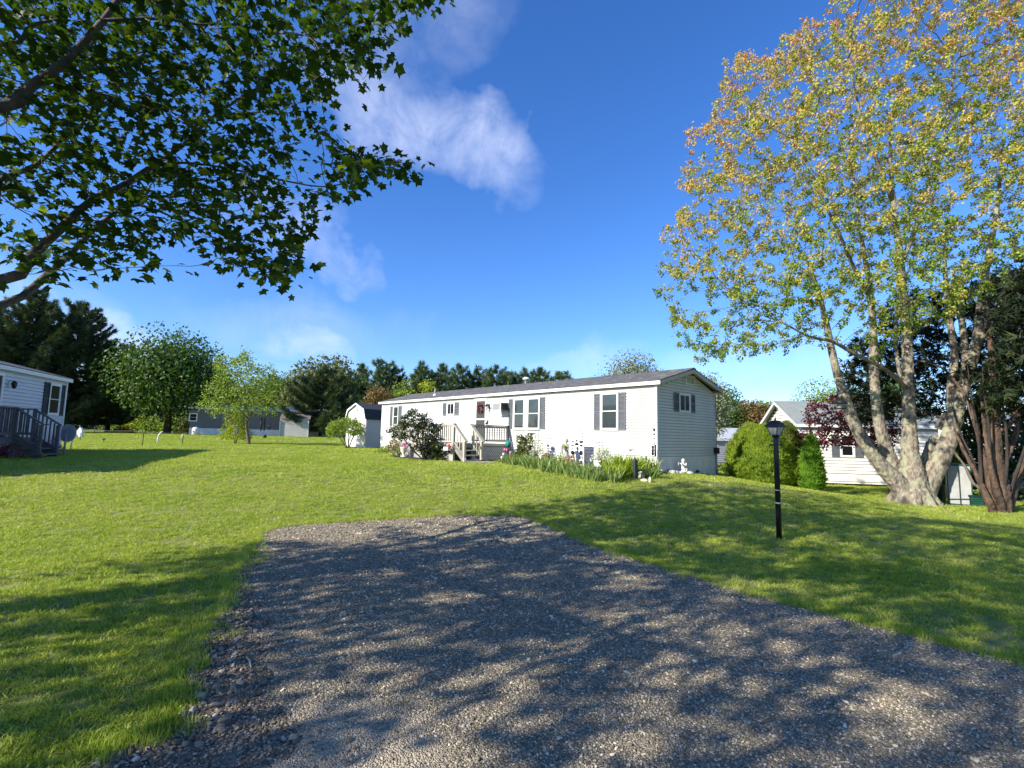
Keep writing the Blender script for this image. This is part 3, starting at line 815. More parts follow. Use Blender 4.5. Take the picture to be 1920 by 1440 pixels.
def roof_pt(px, py):
    r = ray(px, py); ex = np.array([-MU[0], -MU[1], 0]); ny = np.array([MN[0], MN[1], 0]); o = CAM - np.array([MC[0], MC[1], 0])
    # plane z = 3.47 + (OF - y)*sl
    a = r[2] + sl * (r @ ny); b = (3.47 + OF * sl) - (o[2] + sl * (o @ ny)); k = b / a; p = o + r * k
    return float(p @ ex), float(p @ ny), float(p[2])


vx, vy, vz = roof_pt(815.6, 741.5)
e = MB(BF); e.tube([(vx, vy, vz - .05), (vx, vy, vz + .38)], .035, 10); e.build('vent_pipe', 'gray_metal', RO); e = MB(BF); e.lathe([(.11, -.03), (.10, .03), (.045, .09)], (vx, vy, vz), 12); e.build('pipe_flashing', 'white_trim', RO)
vx, vy, vz = roof_pt(984, 717); e = MB(BF); e.lathe([(.08, -.05), (.08, .13), (.17, .14), (.19, .19), (.12, .25), (.02, .27)], (vx, vy - .1, vz), 14); e.build('roof_vent', 'white_trim', RO)
# windows and shutters
for (a, b, c, d) in ((1.47, 2.24, 1.87, 3.2), (6.14, 6.85, 1.87, 3.19), (5.27, 6.01, 1.87, 3.19), (16.63, 17.26, 1.95, 3.19)): window(H, BF, a, b, c, d)
window(H, BF, 11.14, 11.80, 2.54, 3.19, 'slide', 'glass_dark'); window(H, BG, 1.31, 2.06, 2.52, 3.19, 'slide', 'glass_dark')
e = MB(BF); e.box(6.01, 6.14, 0, .03, 1.87, 3.19); e.build('mullion', 'white_trim', H)
for (a, b, c, d) in ((2.24, 2.52, 1.88, 3.17), (1.17, 1.46, 1.88, 3.17), (6.86, 7.13, 1.9, 3.17), (4.99, 5.26, 1.9, 3.17), (16.31, 16.61, 2.02, 3.17), (17.29, 17.58, 2.02, 3.17), (11.82, 12.13, 2.56, 3.18), (10.81, 11.11, 2.56, 3.18)): shutter(H, BF, a, b, c, d)
for (a, b) in ((1.0, 1.30), (2.07, 2.37)): shutter(H, BG, a, b, 2.55, 3.18)
# gable louvre vent
e = MB(BG); e.box(1.74, 1.81, 0, .05, 3.5, 3.84); e.box(2.32, 2.39, 0, .05, 3.5, 3.84); e.box(1.81, 2.32, 0, .048, 3.5, 3.56); e.box(1.81, 2.32, 0, .048, 3.78, 3.84); gv = e.build('gable_vent', 'white_vinyl', H)
e = MB(BG); e.box(1.81, 2.32, 0, .018, 3.56, 3.78); [e.prism([(.018, 3.585 + i * .04), (.018, 3.56 + i * .04), (.036, 3.555 + i * .04)], 'x', 1.81, 2.32) for i in range(5)]; e.build('vent_louvre', 'rake_gray', gv)
# storm door
e = MB(BF); e.box(8.60, 8.68, 0, .06, 1.29, 3.28); e.box(9.44, 9.52, 0, .06, 1.29, 3.28); e.box(8.68, 9.44, 0, .058, 3.22, 3.28); door = e.build('door', 'white_trim', H)
e = MB(BF)
for (a, b, c, d) in ((8.685, 8.74, 1.30, 3.215), (9.38, 9.435, 1.30, 3.215), (8.74, 9.38, 3.16, 3.215), (8.74, 9.38, 2.30, 2.37), (8.74, 9.38, 1.30, 1.42)): e.box(a, b, .02, .05, c, d)
e.build('storm_door_frame', 'white_trim', door)
for (c, d) in ((1.42, 2.30), (2.37, 3.16)): e = MB(BF); e.box(8.74, 9.38, .0175, .024, c, d); e.build('door_pane', 'screen', door)
e = MB(BF); e.tube([(8.72, .05, 2.25), (8.72, .09, 2.25), (8.72, .09, 2.36), (8.72, .05, 2.36)], .012, 6); e.build('door_handle', 'gray_metal', door)
# air conditioner through the wall
e = MB(BF); e.box(7.17, 7.68, .017, .46, 2.67, 3.0); ac = e.build('air_conditioner', 'ac_side', H)
e = MB(BF); e.box(7.15, 7.70, .46, .485, 2.65, 3.02); e.build('front_frame', 'white_trim', ac)
e = MB(BF)
for k in range(20): e.box(7.19 + k * .024, 7.19 + k * .024 + .012, .485, .497, 2.69, 2.98)
e.build('grille', 'ac_grille', ac)
e = MB(BF)
for k in range(9): e.box(7.158, 7.169, .08 + k * .035, .098 + k * .035, 2.72, 2.94)
e.build('side_louvre', 'dark_edge', ac)
# porch lantern and bracket, cable strip
e = MB(BF); e.box(8.44, 8.54, .017, .04, 2.82, 3.0); e.tube([(8.49, .04, 2.95), (8.49, .12, 3.0), (8.49, .17, 2.96)], .012, 6); pl_ = e.build('wall_lantern', 'black_metal', H)
e = MB(BF); e.lathe([(.015, .10), (.075, .03), (.08, 0), (.07, 0)], (8.49, .17, 2.90), 8); e.build('lantern_roof', 'black_metal', pl_)
e = MB(BF); e.lathe([(.06, 0), (.042, -.15), (.035, -.17)], (8.49, .17, 2.90), 8); e.build('lantern_glass', 'lamp_glass', pl_)
e = MB(BF); e.tube([(8.20, .017, 2.86), (8.20, .10, 2.87), (8.20, .14, 2.80), (8.20, .11, 2.74)], .012, 6); e.tube([(8.20, .017, 2.72), (8.20, .08, 2.70), (8.20, .12, 2.76)], .01, 6); e.build('wall_hook', 'black_metal', H)
e = MB(BF); e.box(8.54, 8.575, .0, .03, 1.3, 3.33); e.build('cable_strip', 'white_trim', H)
# electric meter on the gable
e = MB(BG); e.box(3.70, 3.95, .02, .12, 1.12, 1.34); mt_ = e.build('meter_box', 'black_metal', H)
e = MB(BG); e.tube([(3.84, .05, 1.12), (3.84, .05, .32)], .032, 8); e.build('conduit', 'gray_metal', mt_); e = MB(BG); e.tube([(3.90, .03, 1.34), (3.90, .03, 3.3)], .018, 8); e.build('conduit', 'gray_metal', mt_)
# wreath in the door
wr = thing('door_wreath', 'reddish twig wreath hanging in the dark glass of the white storm door', 'wreath', (*loc_main(9.06, .035), 2.80), math.atan2(-MU[1], -MU[0]))
n = 90; a = NR.rand(n) * 6.28; r = .17 + NR.normal(size=n) * .025; pos = np.stack([r * np.cos(a), np.zeros(n) + .01, r * 1.15 * np.sin(a)], 1)
d = rdirs(n); d[:, 1] = np.abs(d[:, 1]) * .5
leaves('twigs', 'lf_purple', wr, pos, d, rdirs(n), .10, T_leaf(.25))

# ---------------- the deck
D = thing('wooden_deck', 'weathered wooden deck with railings, lattice and steps at the front door', 'deck', (*loc_main(9.4, 1.4), Z0), math.atan2(-MU[1], -MU[0]))
BD = wb((-9.4, -1.4), (1, 0), (0, 1), Z0); S0, S1, TO, TI, ZF = 7.1, 11.9, 2.87, 1.94, 1.28
for k in range(20):
    e = MB(BD); e.box(S0, S1, .03 + k * .1425, .03 + k * .1425 + .135, ZF - .03, ZF) if k == 0 else None
    if k == 0: o0 = e.build('deck_board', 'deck_wood', D)
    else: share(o0, 'deck_board', D, (0, k * .1425, 0))
e = MB(BD); e.box(S0 - .032, S0 - .002, .02, TO, ZF - .16, ZF - .002); e.build('rim_joist', 'deck_wood_gray', D)
e = MB(BD); e.box(S0 - .05, S0 - .033, .02, TI + .05, ZF - .10, ZF - .003); e.build('trim_board', 'deck_wood', D)
e = MB(BD); e.box(S0, S1, TO + .002, TO + .032, ZF - .16, ZF - .002); e.build('rim_joist', 'deck_wood', D)


def post(s, t, z0, z1, m='deck_wood', w=.089):
    e = MB(BD); e.box(s - w / 2, s + w / 2, t - w / 2, t + w / 2, z0, z1); return e.build('post', m, D)


def beam(name, p, q, w, h, m='deck_wood'):
    e = MB(BD); e.bar(p, q, w, h); return e.build(name, m, D)


ps = .045
post(S0 + ps, TI - ps, .56, 2.0, 'deck_wood'); post(S0 + ps, TO - ps, .56, 2.0); post(S0 + ps, .07, .56, 2.0, 'deck_wood_gray')
for s in (9.4, 11.85): post(s, TO - ps, .56, 2.0)
# right end rail (inner step post to the wall)
beam('hand_rail', (S0 + ps, TI + .03, 2.02), (S0 + ps, .03, 2.02), .14, .035, 'deck_wood_gray'); beam('top_rail', (S0 + .005, TI - .09, 1.95), (S0 + .005, .11, 1.95), .035, .085, 'deck_wood_gray'); beam('bottom_rail', (S0 + .005, TI - .09, 1.40), (S0 + .005, .11, 1.40), .035, .07, 'deck_wood')
e = MB(BD); e.box(S0 - .045, S0 - .013, TI - .21, TI - .175, 1.36, 1.99); b0 = e.build('baluster', 'deck_wood', D)
for k in range(1, 13): share(b0, 'baluster', D, (0, -.13 * k, 0))
# front rail
beam('hand_rail', (S0 - .02, TO - ps, 2.02), (S1, TO - ps, 2.02), .14, .035); beam('top_rail', (S0 + .09, TO - .01, 1.95), (S1, TO - .01, 1.95), .035, .085); beam('bottom_rail', (S0 + .09, TO - .01, 1.40), (S1, TO - .01, 1.40), .035, .07)
e = MB(BD); e.box(S0 + .17, S0 + .205, TO + .008, TO + .04, 1.36, 1.99); b1 = e.build('baluster', 'deck_wood', D)
for k in range(1, 34): share(b1, 'baluster', D, (.137 * k, 0, 0))
# steps going down beside the house
SE = 6.42
for t in (TI + .06, TO - .06):
    post(SE + .02, t, .5, 1.40)
    beam('stair_rail', (S0 + .06, t, 2.04), (SE - .09, t, 1.36), .14, .04); beam('stair_rail', (S0 + .02, t, 1.30), (SE + .02, t, .74), .04, .09)
    beam('stringer', (S0 + .0, t, 1.16), (SE - .04, t, .62), .04, .22, 'deck_wood_gray')
    for k in range(3):
        s = S0 - .14 - k * .17; dz = (s - S0) * .98
        e = MB(BD); e.box(s - .018, s + .018, t - .05, t - .02, 1.28 + dz + .02, 2.0 + dz); e.build('baluster', 'deck_wood', D)
for k, z in enumerate((1.03, .85, .67)):
    s = S0 - .20 - .22 * k
    e = MB(BD); e.box(s - .14, s + .14, TI + .09, TO - .09, z - .038, z); e.build('stair_tread', 'deck_wood', D)
# lattice: right end and front
def lattice(name, fn, a, b, z0, z1):
    e = MB(BD); st = .105; W = b - a; Hh = z1 - z0
    for sg in (1, -1):
        k = -Hh
        while k < W:
            u0, u1 = k, k + Hh; v0, v1 = 0, Hh
            if u0 < 0: v0 = -u0; u0 = 0
            if u1 > W: v1 = Hh - (u1 - W); u1 = W
            if v1 - v0 > .03:
                if sg > 0: e.bar(fn(a + u0, z0 + v0, .0), fn(a + u1, z0 + v1, .0), .034, .008, up=fn(0, 0, 1, True))
                else: e.bar(fn(a + u0, z1 - v0, .009), fn(a + u1, z1 - v1, .009), .034, .008, up=fn(0, 0, 1, True))
            k += st
    e.build(name, 'lattice', D, kind='stuff')


lattice('lattice_panel', lambda u, z, d, v=False: ((-1, 0, 0) if v else (S0 - .02 - d, u, z)), .02, TI, .60, ZF - .16)
lattice('lattice_panel', lambda u, z, d, v=False: ((0, 1, 0) if v else (u, TO + .0 + d, z)), S0 + .05, S1, .60, ZF - .16)
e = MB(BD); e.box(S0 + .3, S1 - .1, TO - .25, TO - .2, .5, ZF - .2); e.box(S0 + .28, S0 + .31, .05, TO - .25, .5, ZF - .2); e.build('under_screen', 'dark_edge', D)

# ---------------- generic house shell for the neighbours
def shell(T, B, L_, W_, z0, zs, ze, zr, m, pitch, skirt_m, roof_m, rib=.12, og=.2, of=.2, fascia='white_trim', gable_at=None, front=True):
    k = (zr - ze) / (W_ / 2 + of)
    c = MB(B); c.box(.01, L_ - .03, -W_ + .01, -.026, z0 - .25, ze); c.prism([(-.026, ze), (-W_ + .01, ze), (-W_ / 2, ze + (W_ / 2 - .02) * k)], 'x', .01, L_ - .03); fixn(c.build('wall', m, T))
    if front: siding(T, m, B, .05, L_ - .05, zs, ze - .03, pitch)
    if skirt_m: skirting(T, skirt_m, B, .01, L_ - .01, z0 - .15, zs - .005, rib=rib)
    rf = MB(B); half = W_ / 2 + of; yc = -W_ / 2
    for sgn in (1, -1):
        rf.prism([(yc + sgn * half, ze + .10), (yc + sgn * half, ze + .13), (yc, zr + .13), (yc, zr + .10)], 'x', -og - .02, L_ + og + .02)
    r = fixn(rf.build('roof', roof_m, T))
    for y in (of, -W_ - of + .02): e = MB(B); e.box(-og, L_ + og, y - .02, y, ze - .04, ze + .098); e.build('fascia', fascia, r)
    for x0 in (-og - .016, L_ + og - .004):
        for sgn in (1, -1): e = MB(B); e.prism([(yc + sgn * half, ze - .04), (yc + sgn * half, ze + .096), (yc, zr + .096), (yc, zr - .05)], 'x', x0, x0 + .02); fixn(e.build('rake_board', fascia, r))
    return r


# ---------------- left neighbour: light gray house with stairs
K = at(112, 843, 21.0)[:2]; lx = np.array([.352, -.936]); ln_ = np.array([.936, .352]); ZL = .50
LH = thing('gray_house', 'light gray clapboard house with dark shutters at the left edge beyond the lawn', 'house', (K[0], K[1], ZL), math.atan2(lx[1], lx[0]))
BL = wb((0, 0), (1, 0), (0, 1), ZL)


def lh(px, py, t=0.0):
    r = ray(px, py); o = CAM[:2] - (K + ln_ * t); k = -(o @ ln_) / (r[:2] @ ln_); p = CAM + r * k
    return float((p[:2] - K) @ lx), float(p[2])


_s, _ze = lh(120, 714); _ze = _ze
LR = shell(LH, BL, 11.5, 4.2, .55, 1.0, _ze, _ze + .55, M['gray_siding'], .125, None, M['shingle'], og=.12, of=.14)
e = MB(BL); e.box(-.02, .06, -.06, .025, .7, _ze); e.build('corner_trim', 'white_trim', LH)
e = MB(BL); e.box(0, 11.5, -.0, .012, .45, 1.0); e.build('foundation', 'white_skirt', LH)
z2 = lambda a, b: (a / 7.2, 660 + b / 7.2)
wa, za = lh(*z2(820, 440)); wb_, zb = lh(*z2(672, 430)); _, zc = lh(*z2(635, 850))
window(LH, BL, wa, wb_, zc, za, 'hung', 'glass_dark', fw=.07)
sa, sb = lh(*z2(878, 440))[0], lh(*z2(600, 400))[0]
shutter(LH, BL, sa, wa - .01, zc, za, 'shutter_dark'); shutter(LH, BL, wb_ + .01, sb, zc, za, 'shutter_dark')
dx_, dz_ = lh(*z2(50, 285)); e = MB(BL); e.box(dx_, dx_ + .10, 0, .05, 1.3, dz_); e.box(dx_ + 1.05, dx_ + 1.15, 0, .05, 1.3, dz_); e.box(dx_ + .1, dx_ + 1.05, 0, .048, dz_ - .1, dz_); dr_ = e.build('door', 'white_trim', LH)
e = MB(BL); e.box(dx_ + .1, dx_ + 1.05, 0, .02, 1.3, dz_ - .1); e.build('door_pane', 'glass', dr_)
q, z = lh(*z2(110, 415)); e = MB(BL); e.tube([(q, .01, z + .05), (q, .1, z + .08), (q, .16, z)], .014, 6); e.lathe([(.02, .08), (.09, 0), (.06, -.16), (.02, -.2)], (q, .17, z), 8); e.build('wall_lantern', 'black_metal', LH)

LD = thing('wooden_stairs', 'gray stained wooden stairs with slatted railings on the gray house', 'stairs', (K[0] + lx[0] * 6 + ln_[0] * .6, K[1] + lx[1] * 6 + ln_[1] * .6, ZL), math.atan2(lx[1], lx[0]))
BS = wb((-6.0, -.6), (1, 0), (0, 1), ZL)
# landing against the wall, steps run out from it between two sloping rails
fl = 1.22; sB, sA, tL, tE = 5.06, 6.15, 1.20, 1.86


def lb(name, p, q, w, h, m='gray_stain', par=None):
    e = MB(BS); e.bar(p, q, w, h); return e.build(name, m, LD)


def lpost(s, t, z0, z1):
    e = MB(BS); e.box(s - .045, s + .045, t - .045, t + .045, z0, z1); return e.build('post', 'gray_stain', LD)


for k in range(9): e = MB(BS); e.box(sB, sB + 3.4, .03 + k * .131, .03 + k * .131 + .124, fl - .03, fl); e.build('deck_board', 'gray_stain', LD)
lb('rim_joist', (sB, tL + .015, fl - .11), (sB + 3.4, tL + .015, fl - .11), .03, .17); lb('rim_joist', (sB - .02, .03, fl - .11), (sB - .02, tL, fl - .11), .03, .17)
for (a, b) in ((sB, tL), (sA, tL), (sB, .08), (sA + 1.4, tL), (sA + 2.3, tL)): lpost(a, b, .45, fl + .90)
for a in (sB, sA):
    lpost(a, tE, .45, 1.64)
    lb('stair_rail', (a, tL - .02, fl + .93), (a, tE + .06, 1.64), .10, .045); lb('stair_rail', (a, tL, fl + .12), (a, tE, .80), .04, .08)
    lb('stringer', (a, tL, fl - .12), (a, tE + .02, .62), .04, .24)
    for k in range(1, 6):
        f = k / 6.0; t = tL + (tE - tL) * f; zz = fl + .93 - (fl + .93 - 1.64) * f
        e = MB(BS); e.box(a - .018, a + .018, t - .018, t + .018, fl + .12 + (.80 - fl - .12) * f, zz - .02); e.build('baluster', 'gray_stain', LD)
for k in range(3): e = MB(BS); e.box(sB + .03, sA + .14, tL + .02 + .26 * k, tL + .31 + .26 * k, fl - .20 - .17 * k, fl - .16 - .17 * k); e.build('stair_tread', 'gray_stain', LD)
e = MB(BS); e.box(sB + .02, sA - .02, tE - .03, tE + .03, .53, .60); e.build('bottom_kerb', 'panel_gray', LD)
lb('hand_rail', (sB, .05, fl + .93), (sB, tL + .04, fl + .93), .10, .045); lb('bottom_rail', (sB, .1, fl + .12), (sB, tL, fl + .12), .04, .08)
for k in range(7): e = MB(BS); t = .2 + k * .135; e.box(sB - .018, sB + .018, t - .018, t + .018, fl + .12, fl + .92); e.build('baluster', 'gray_stain', LD)
lb('hand_rail', (sA - .04, tL, fl + .93), (sB + 3.4, tL, fl + .93), .10, .045); lb('bottom_rail', (sA, tL, fl + .12), (sB + 3.4, tL, fl + .12), .04, .08)
for k in range(16): e = MB(BS); q = sA + .13 + k * .135; e.box(q - .018, q + .018, tL - .018, tL + .018, fl + .12, fl + .92); e.build('baluster', 'gray_stain', LD)

# ---------------- right neighbour: cream house with a metal roof
CR = at(1507, 903, 23.4)[:2]; rx = np.array([-.981, .195]); rn = np.array([-.195, -.981]); RL = 5.6
O_ = CR - rx * RL; ZRr = float(gz(*CR)) - .1
RH = thing('cream_house', 'cream sided house with a gray ribbed metal roof behind the hedges', 'house', (O_[0], O_[1], ZRr), math.atan2(rx[1], rx[0]))
BR = wb((0, 0), (1, 0), (0, 1), ZRr); BRG = wb((RL, 0), (0, -1), (1, 0), ZRr)


def rhp(px, py, t=0.0):
    r = ray(px, py); o = CAM[:2] - (O_ + rn * t); k = -(o @ rn) / (r[:2] @ rn); p = CAM + r * k
    return float((p[:2] - O_) @ rx), float(p[2])


def rhg(px, py, t=0.0):
    r = ray(px, py); o = CAM[:2] - (CR + rx * t); k = -(o @ rx) / (r[:2] @ rx); p = CAM + r * k
    return float(-(p[:2] - CR) @ rn), float(p[2])


RE = rhp(1507, 799)[1]; ap = rhg(1463, 753); lf_ = rhg(1434, 800)
RW = float(np.clip(ap[0] * 2, 3.6, 7.0)); RZR = ap[1] - .1
SK = rhp(1560, 888)[1]; BB = min(rhp(1600, 905)[1], -.05)
rr_ = shell(RH, BR, RL, RW, BB + .2, SK, RE, RZR, M['cream_siding'], .145, 'white_skirt', M['metal_roof'], rib=.15, og=.30, of=.22)
kk = (RZR - RE) / (RW / 2)
siding(RH, M['cream_siding'], BRG, .05, RW - .05, SK, RZR - .1, .145, cut=lambda z: (.05, RW - .05) if z < RE else (.05 + (z - RE) / kk, RW - .05 - (z - RE) / kk))
e = MB(BR); e.box(RL - .06, RL + .022, -.06, .025, SK, RE); e.build('corner_trim', 'white_trim', RH)
# standing ribs of the metal roof
kslope = (RZR - RE) / (RW / 2 + .22); n = 34
for k in range(n):
    x = -.28 + (RL + .56) * k / (n - 1)
    e = MB(BR); e.bar((x, .215, RE + .14), (x, -RW / 2, RZR + .137), .02, .022) if k == 0 else None
    if k == 0: ribs = e.build('roof_rib', 'metal_roof', rr_); x00 = x
    else: share(ribs, 'roof_rib', rr_, (x - x00, 0, 0))
a, z1 = rhp(1574, 833); b, z0 = rhp(1603, 858); window(RH, BR, b, a, z0, z1 + .45, 'hung', 'glass_dark', fw=.07)
shutter(RH, BR, a + .01, a + .34, z0, z1 + .45); shutter(RH, BR, b - .34, b - .01, z0, z1 + .45)

# ---------------- far buildings
def simple_house(name, label, cat, p0, p1, W_, h_sk, h_e, h_r, m, roof_m, skirt='white_skirt', pitch=.2, board=True, wins=()):
    p0 = np.array(p0); p1 = np.array(p1); d = p1 - p0; L_ = np.linalg.norm(d); ex = d / L_; nn = np.array([-ex[1], ex[0]])
    zb = float(min(gz(*p0), gz(*p1)))
    T = thing(name, label, cat, (p0[0], p0[1], zb), math.atan2(ex[1], ex[0])); B = wb((0, 0), (1, 0), (0, 1), 0)
    shell(T, B, L_, W_, 0, h_sk, h_e, h_r, m, pitch, skirt, roof_m, rib=.5, front=board)
    for (a, b, c, d_) in wins: window(T, B, a, b, c, d_, 'hung', 'glass_dark', fw=.08)
    return T, B


# ends run from right to left so that local +y faces the camera
A_, B_ = on(640, 62), on(353, 55)
simple_house('slate_house', 'slate gray single storey house with a white skirt beyond the thin tree', 'house', A_[:2], B_[:2], 7, .78, 2.95, 3.5, M['slate_siding'], M['light_roof'], wins=[(15.3, 16.1, 1.5, 2.4)])
A_, B_ = on(1560, 46), on(1338, 42)
simple_house('low_gray_house', 'pale gray house with a light roof showing between the white home and the hedge', 'house', A_[:2], B_[:2], 7, .1, 1.95, 3.0, M['light_gray_siding'], M['light_roof'], None, pitch=.16)
A_, B_ = on(740, 78), on(612, 78)
simple_house('distant_house', 'pale house partly hidden behind the spreading dark pine trunk', 'house', A_[:2], B_[:2], 7, .9, 2.9, 3.8, M['light_gray_siding'], M['light_roof'], wins=[(8.6, 9.6, 1.4, 2.6)])
A_, B_ = on(2010, 27), on(1908, 26)
simple_house('blue_gray_house', 'blue gray house glimpsed behind the shaggy evergreen at the right edge', 'house', A_[:2], B_[:2], 6, .5, 2.9, 3.9, M['gray_siding'], M['light_roof'], wins=[(1.2, 2.0, 1.3, 2.4)])

# beige metal shed
p = G(577, 820); q = at(524, 820, p[1] - .8); pA = np.array([p[0], p[1]]); pB = np.array([q[0], q[1]]); d = pB - pA; L_ = np.linalg.norm(d); ex = d / L_
SH = thing('beige_shed', 'small beige metal shed with a brown roof standing before the spreading pine', 'shed', (pA[0], pA[1], float(gz(*pA))), math.atan2(ex[1], ex[0])); BSs = wb((0, 0), (1, 0), (0, 1), 0)
c = MB(BSs); c.box(0, L_, -2.2, 0, -.1, 2.0); c.prism([(0, 2.0), (-2.2, 2.0), (-1.1, 2.5)], 'x', 0, L_); fixn(c.build('wall', 'beige', SH))
for k in range(6): e = MB(BSs); e.box(.02, L_ - .02, .001, .02, .04 + k * .33, .36 + k * .33); e.build('wall_panel', 'beige', SH)
r_ = MB(BSs); r_.prism([(.12, 1.98), (.12, 2.03), (-1.1, 2.60), (-1.1, 2.54)], 'x', -.15, L_ + .1); r_.prism([(-2.32, 1.98), (-2.32, 2.03), (-1.1, 2.60), (-1.1, 2.54)], 'x', -.15, L_ + .1); fixn(r_.build('roof', 'brown_roof', SH))
e = MB(BSs); e.box(-.03, .04, .0, .03, -.05, 2.0); e.box(L_ - .05, L_ + .03, 0, .03, -.05, 2.0); e.build('corner_trim', 'white_trim', SH)
e = MB(BSs); e.box(L_ + .001, L_ + .03, -2.15, -.9, -.02, 2.0); e.prism([(0, 2.0), (-2.2, 2.0), (-1.1, 2.46)], 'x', L_ + .001, L_ + .03); fixn(e.build('white_front', 'white_vinyl', SH))
e = MB(BSs); e.box(L_ + .03, L_ + .06, -.06, .16, 0, 1.86); e.build('open_door', 'mint', SH)

# white gambrel shed beside the mobile home
p0, p1 = G(684, 841)[:2], None; pr = at(684, 841, 31.0)[:2]; pl2 = at(655, 841, 32.2)[:2]; d = pl2 - pr; gw = 2.3; ex = d / np.linalg.norm(d)
GS = thing('gambrel_shed', 'tall white barn style shed with a black roof past the long home', 'shed', (pr[0], pr[1], float(gz(*pr))), math.atan2(ex[1], ex[0])); Bg = wb((0, 0), (1, 0), (0, 1), 0)
Zg = float(gz(*pr)); zof = lambda py: float(at(686, py, 31.0)[2]) - Zg
ze_, zk_, zr2 = zof(786), zof(768), zof(756)
side = np.array([.93, .36]); ang = math.atan2(ex[1], ex[0])
c = MB(Bg); prof = [(0, -.1), (0, ze_), (.22, zk_), (gw / 2, zr2), (gw - .22, zk_), (gw, ze_), (gw, -.1)]
c.prism(prof, 'y', -3.2, 0); fixn(c.build('wall', 'white_vinyl', GS))
for k in range(int(ze_ / .13)): e = MB(wb((0, 0), (0, -1), (-1, 0), 0)); e.prism([(0, .02 + k * .13), (.016, .02 + k * .13), (.003, .15 + k * .13)], 'x', .02, 3.18); e.build('siding_board', 'gray_siding', GS)
for k in range(int((ze_) / .13) + 4):
    z = .02 + k * .13; ins = 0 if z < ze_ else .22 * (z - ze_) / (zk_ - ze_)
    if z < zk_ - .05: e = MB(Bg); e.prism([(0, z), (.014, z), (.003, z + .135), (0, z + .135)], 'x', .02 + ins, gw - .02 - ins); e.build('siding_board', 'white_vinyl', GS)
rf = MB(Bg)
for sg in (0, 1):
    X = lambda x: x if sg == 0 else gw - x
    rf.prism([(X(-.10), ze_ - .02), (X(-.06), ze_ + .02), (X(.19), zk_ + .05), (X(gw / 2), zr2 + .06), (X(gw / 2), zr2 + .01), (X(.23), zk_)], 'y', -3.3, .10)
fixn(rf.build('roof', 'dark_edge', GS)); e = MB(Bg); e.prism([(gw / 2 + .14 * math.cos(a), zk_ + .05 + .14 * math.sin(a)) for a in [i * .7854 for i in range(8)]], 'y', .016, .04); e.build('round_vent', 'rake_gray', GS)
for sg in (0, 1):
    X = lambda x: x if sg == 0 else gw - x
    e = MB(Bg); e.prism([(X(-.06), ze_ - .08), (X(-.05), ze_ + .02), (X(.17), zk_ + .04), (X(gw / 2), zr2 + .045), (X(gw / 2), zr2 - .05), (X(.25), zk_ - .05)], 'y', .10, .12); fixn(e.build('rake_board', 'white_trim', GS))

# ================================================================== THINGS ROUND THE HOUSE
def gm(px, t, py=850):
    """place in front of the mobile home: picture column px, t metres out from the front wall"""
    r = ray(px, py); o = CAM[:2] - (MC + MN * t); k = -(o @ MN) / (r[:2] @ MN); p = CAM + r * k
    return np.array([p[0], p[1], gz(p[0], p[1])]), p[2]


def zat(px, py, P):
    """height seen at picture point px,py at the distance of P"""
    return float(at(px, py, P[1])[2])


def one(mb, name, m, label, cat, loc, rotz=0, group=None):
    o = mb.build(name, m, None, loc); o.rotation_euler = (0, 0, rotz); return tag(o, label, cat, group)


def remesh(o, vox, smooth=3):
    m = o.modifiers.new('merge', 'REMESH'); m.mode = 'VOXEL'; m.voxel_size = vox; m.use_smooth_shade = True
    s = o.modifiers.new('soft', 'SMOOTH'); s.iterations = smooth; s.factor = .5; return o


# ---------------- lamp post
p = G(1461, 1012); LP = thing('lamp_post', 'black lamp post with a glass lantern on the lawn at the drive', 'lamp post', p)
k = float(zat(1456, 801, p) - p[2]); top = k
e = MB(); e.tube([(0, 0, -.2), (0, 0, top - .20), (0, 0, top - .14)], [.041, .041, .036], 14); e.build('post', 'lamp_black', LP)
e = MB(); e.tube([(-.15, 0, top - .29), (.15, 0, top - .29)], .011, 8); e.ball((-.15, 0, top - .29), .016); e.ball((.15, 0, top - .29), .016); e.build('ladder_rest', 'lamp_black', LP)
e = MB(); e.lathe([(.036, top - .16), (.058, top - .145), (.058, top - .125), (.045, top - .12)], (0, 0, 0), 14); cg = []
for sx in (-1, 1):
    for sy in (-1, 1): e.bar((sx * .052, sy * .052, top - .13), (sx * .092, sy * .092, top + .005), .011, .011)
e.box(-.10, .10, -.10, .10, top - .004, top + .012); lan = e.build('lantern', 'lamp_black', LP)
for i, (ax, sg) in enumerate((('x', 1), ('x', -1), ('y', 1), ('y', -1))):
    g = MB(); a, b, z0, z1 = .050, .090, top - .122, top - .004
    q = [(-a, sg * a, z0), (a, sg * a, z0), (b, sg * b, z1), (-b, sg * b, z1)]
    q = q + [(x, y - sg * .003, z) for x, y, z in q]
    if ax == 'y': q = [(y, x, z) for x, y, z in q]
    g.add(q, [(0, 1, 2, 3), (7, 6, 5, 4), (0, 4, 5, 1), (1, 5, 6, 2), (2, 6, 7, 3), (3, 7, 4, 0)]); g.build('pane', 'lamp_glass', lan)
g = MB(); g.lathe([(.018, top - .12), (.022, top - .06), (.012, top - .03)], (0, 0, 0), 10); g.build('bulb', 'white_trim', lan)
e = MB(); zs_ = [(.128, .008), (.124, .022), (.098, .040), (.072, .075), (.055, .098), (.056, .106), (.02, .112)]
vs = []; fs = []
for r_, z in zs_: vs += [(-r_, -r_, top + z), (r_, -r_, top + z), (r_, r_, top + z), (-r_, r_, top + z)]
for i in range(len(zs_) - 1): fs += [(i * 4 + j, i * 4 + (j + 1) % 4, i * 4 + 4 + (j + 1) % 4, i * 4 + 4 + j) for j in range(4)]
fs += [(3, 2, 1, 0), tuple(len(vs) - 4 + j for j in range(4))]
e.add(vs, fs); e.build('lantern_roof', 'lamp_black', LP)
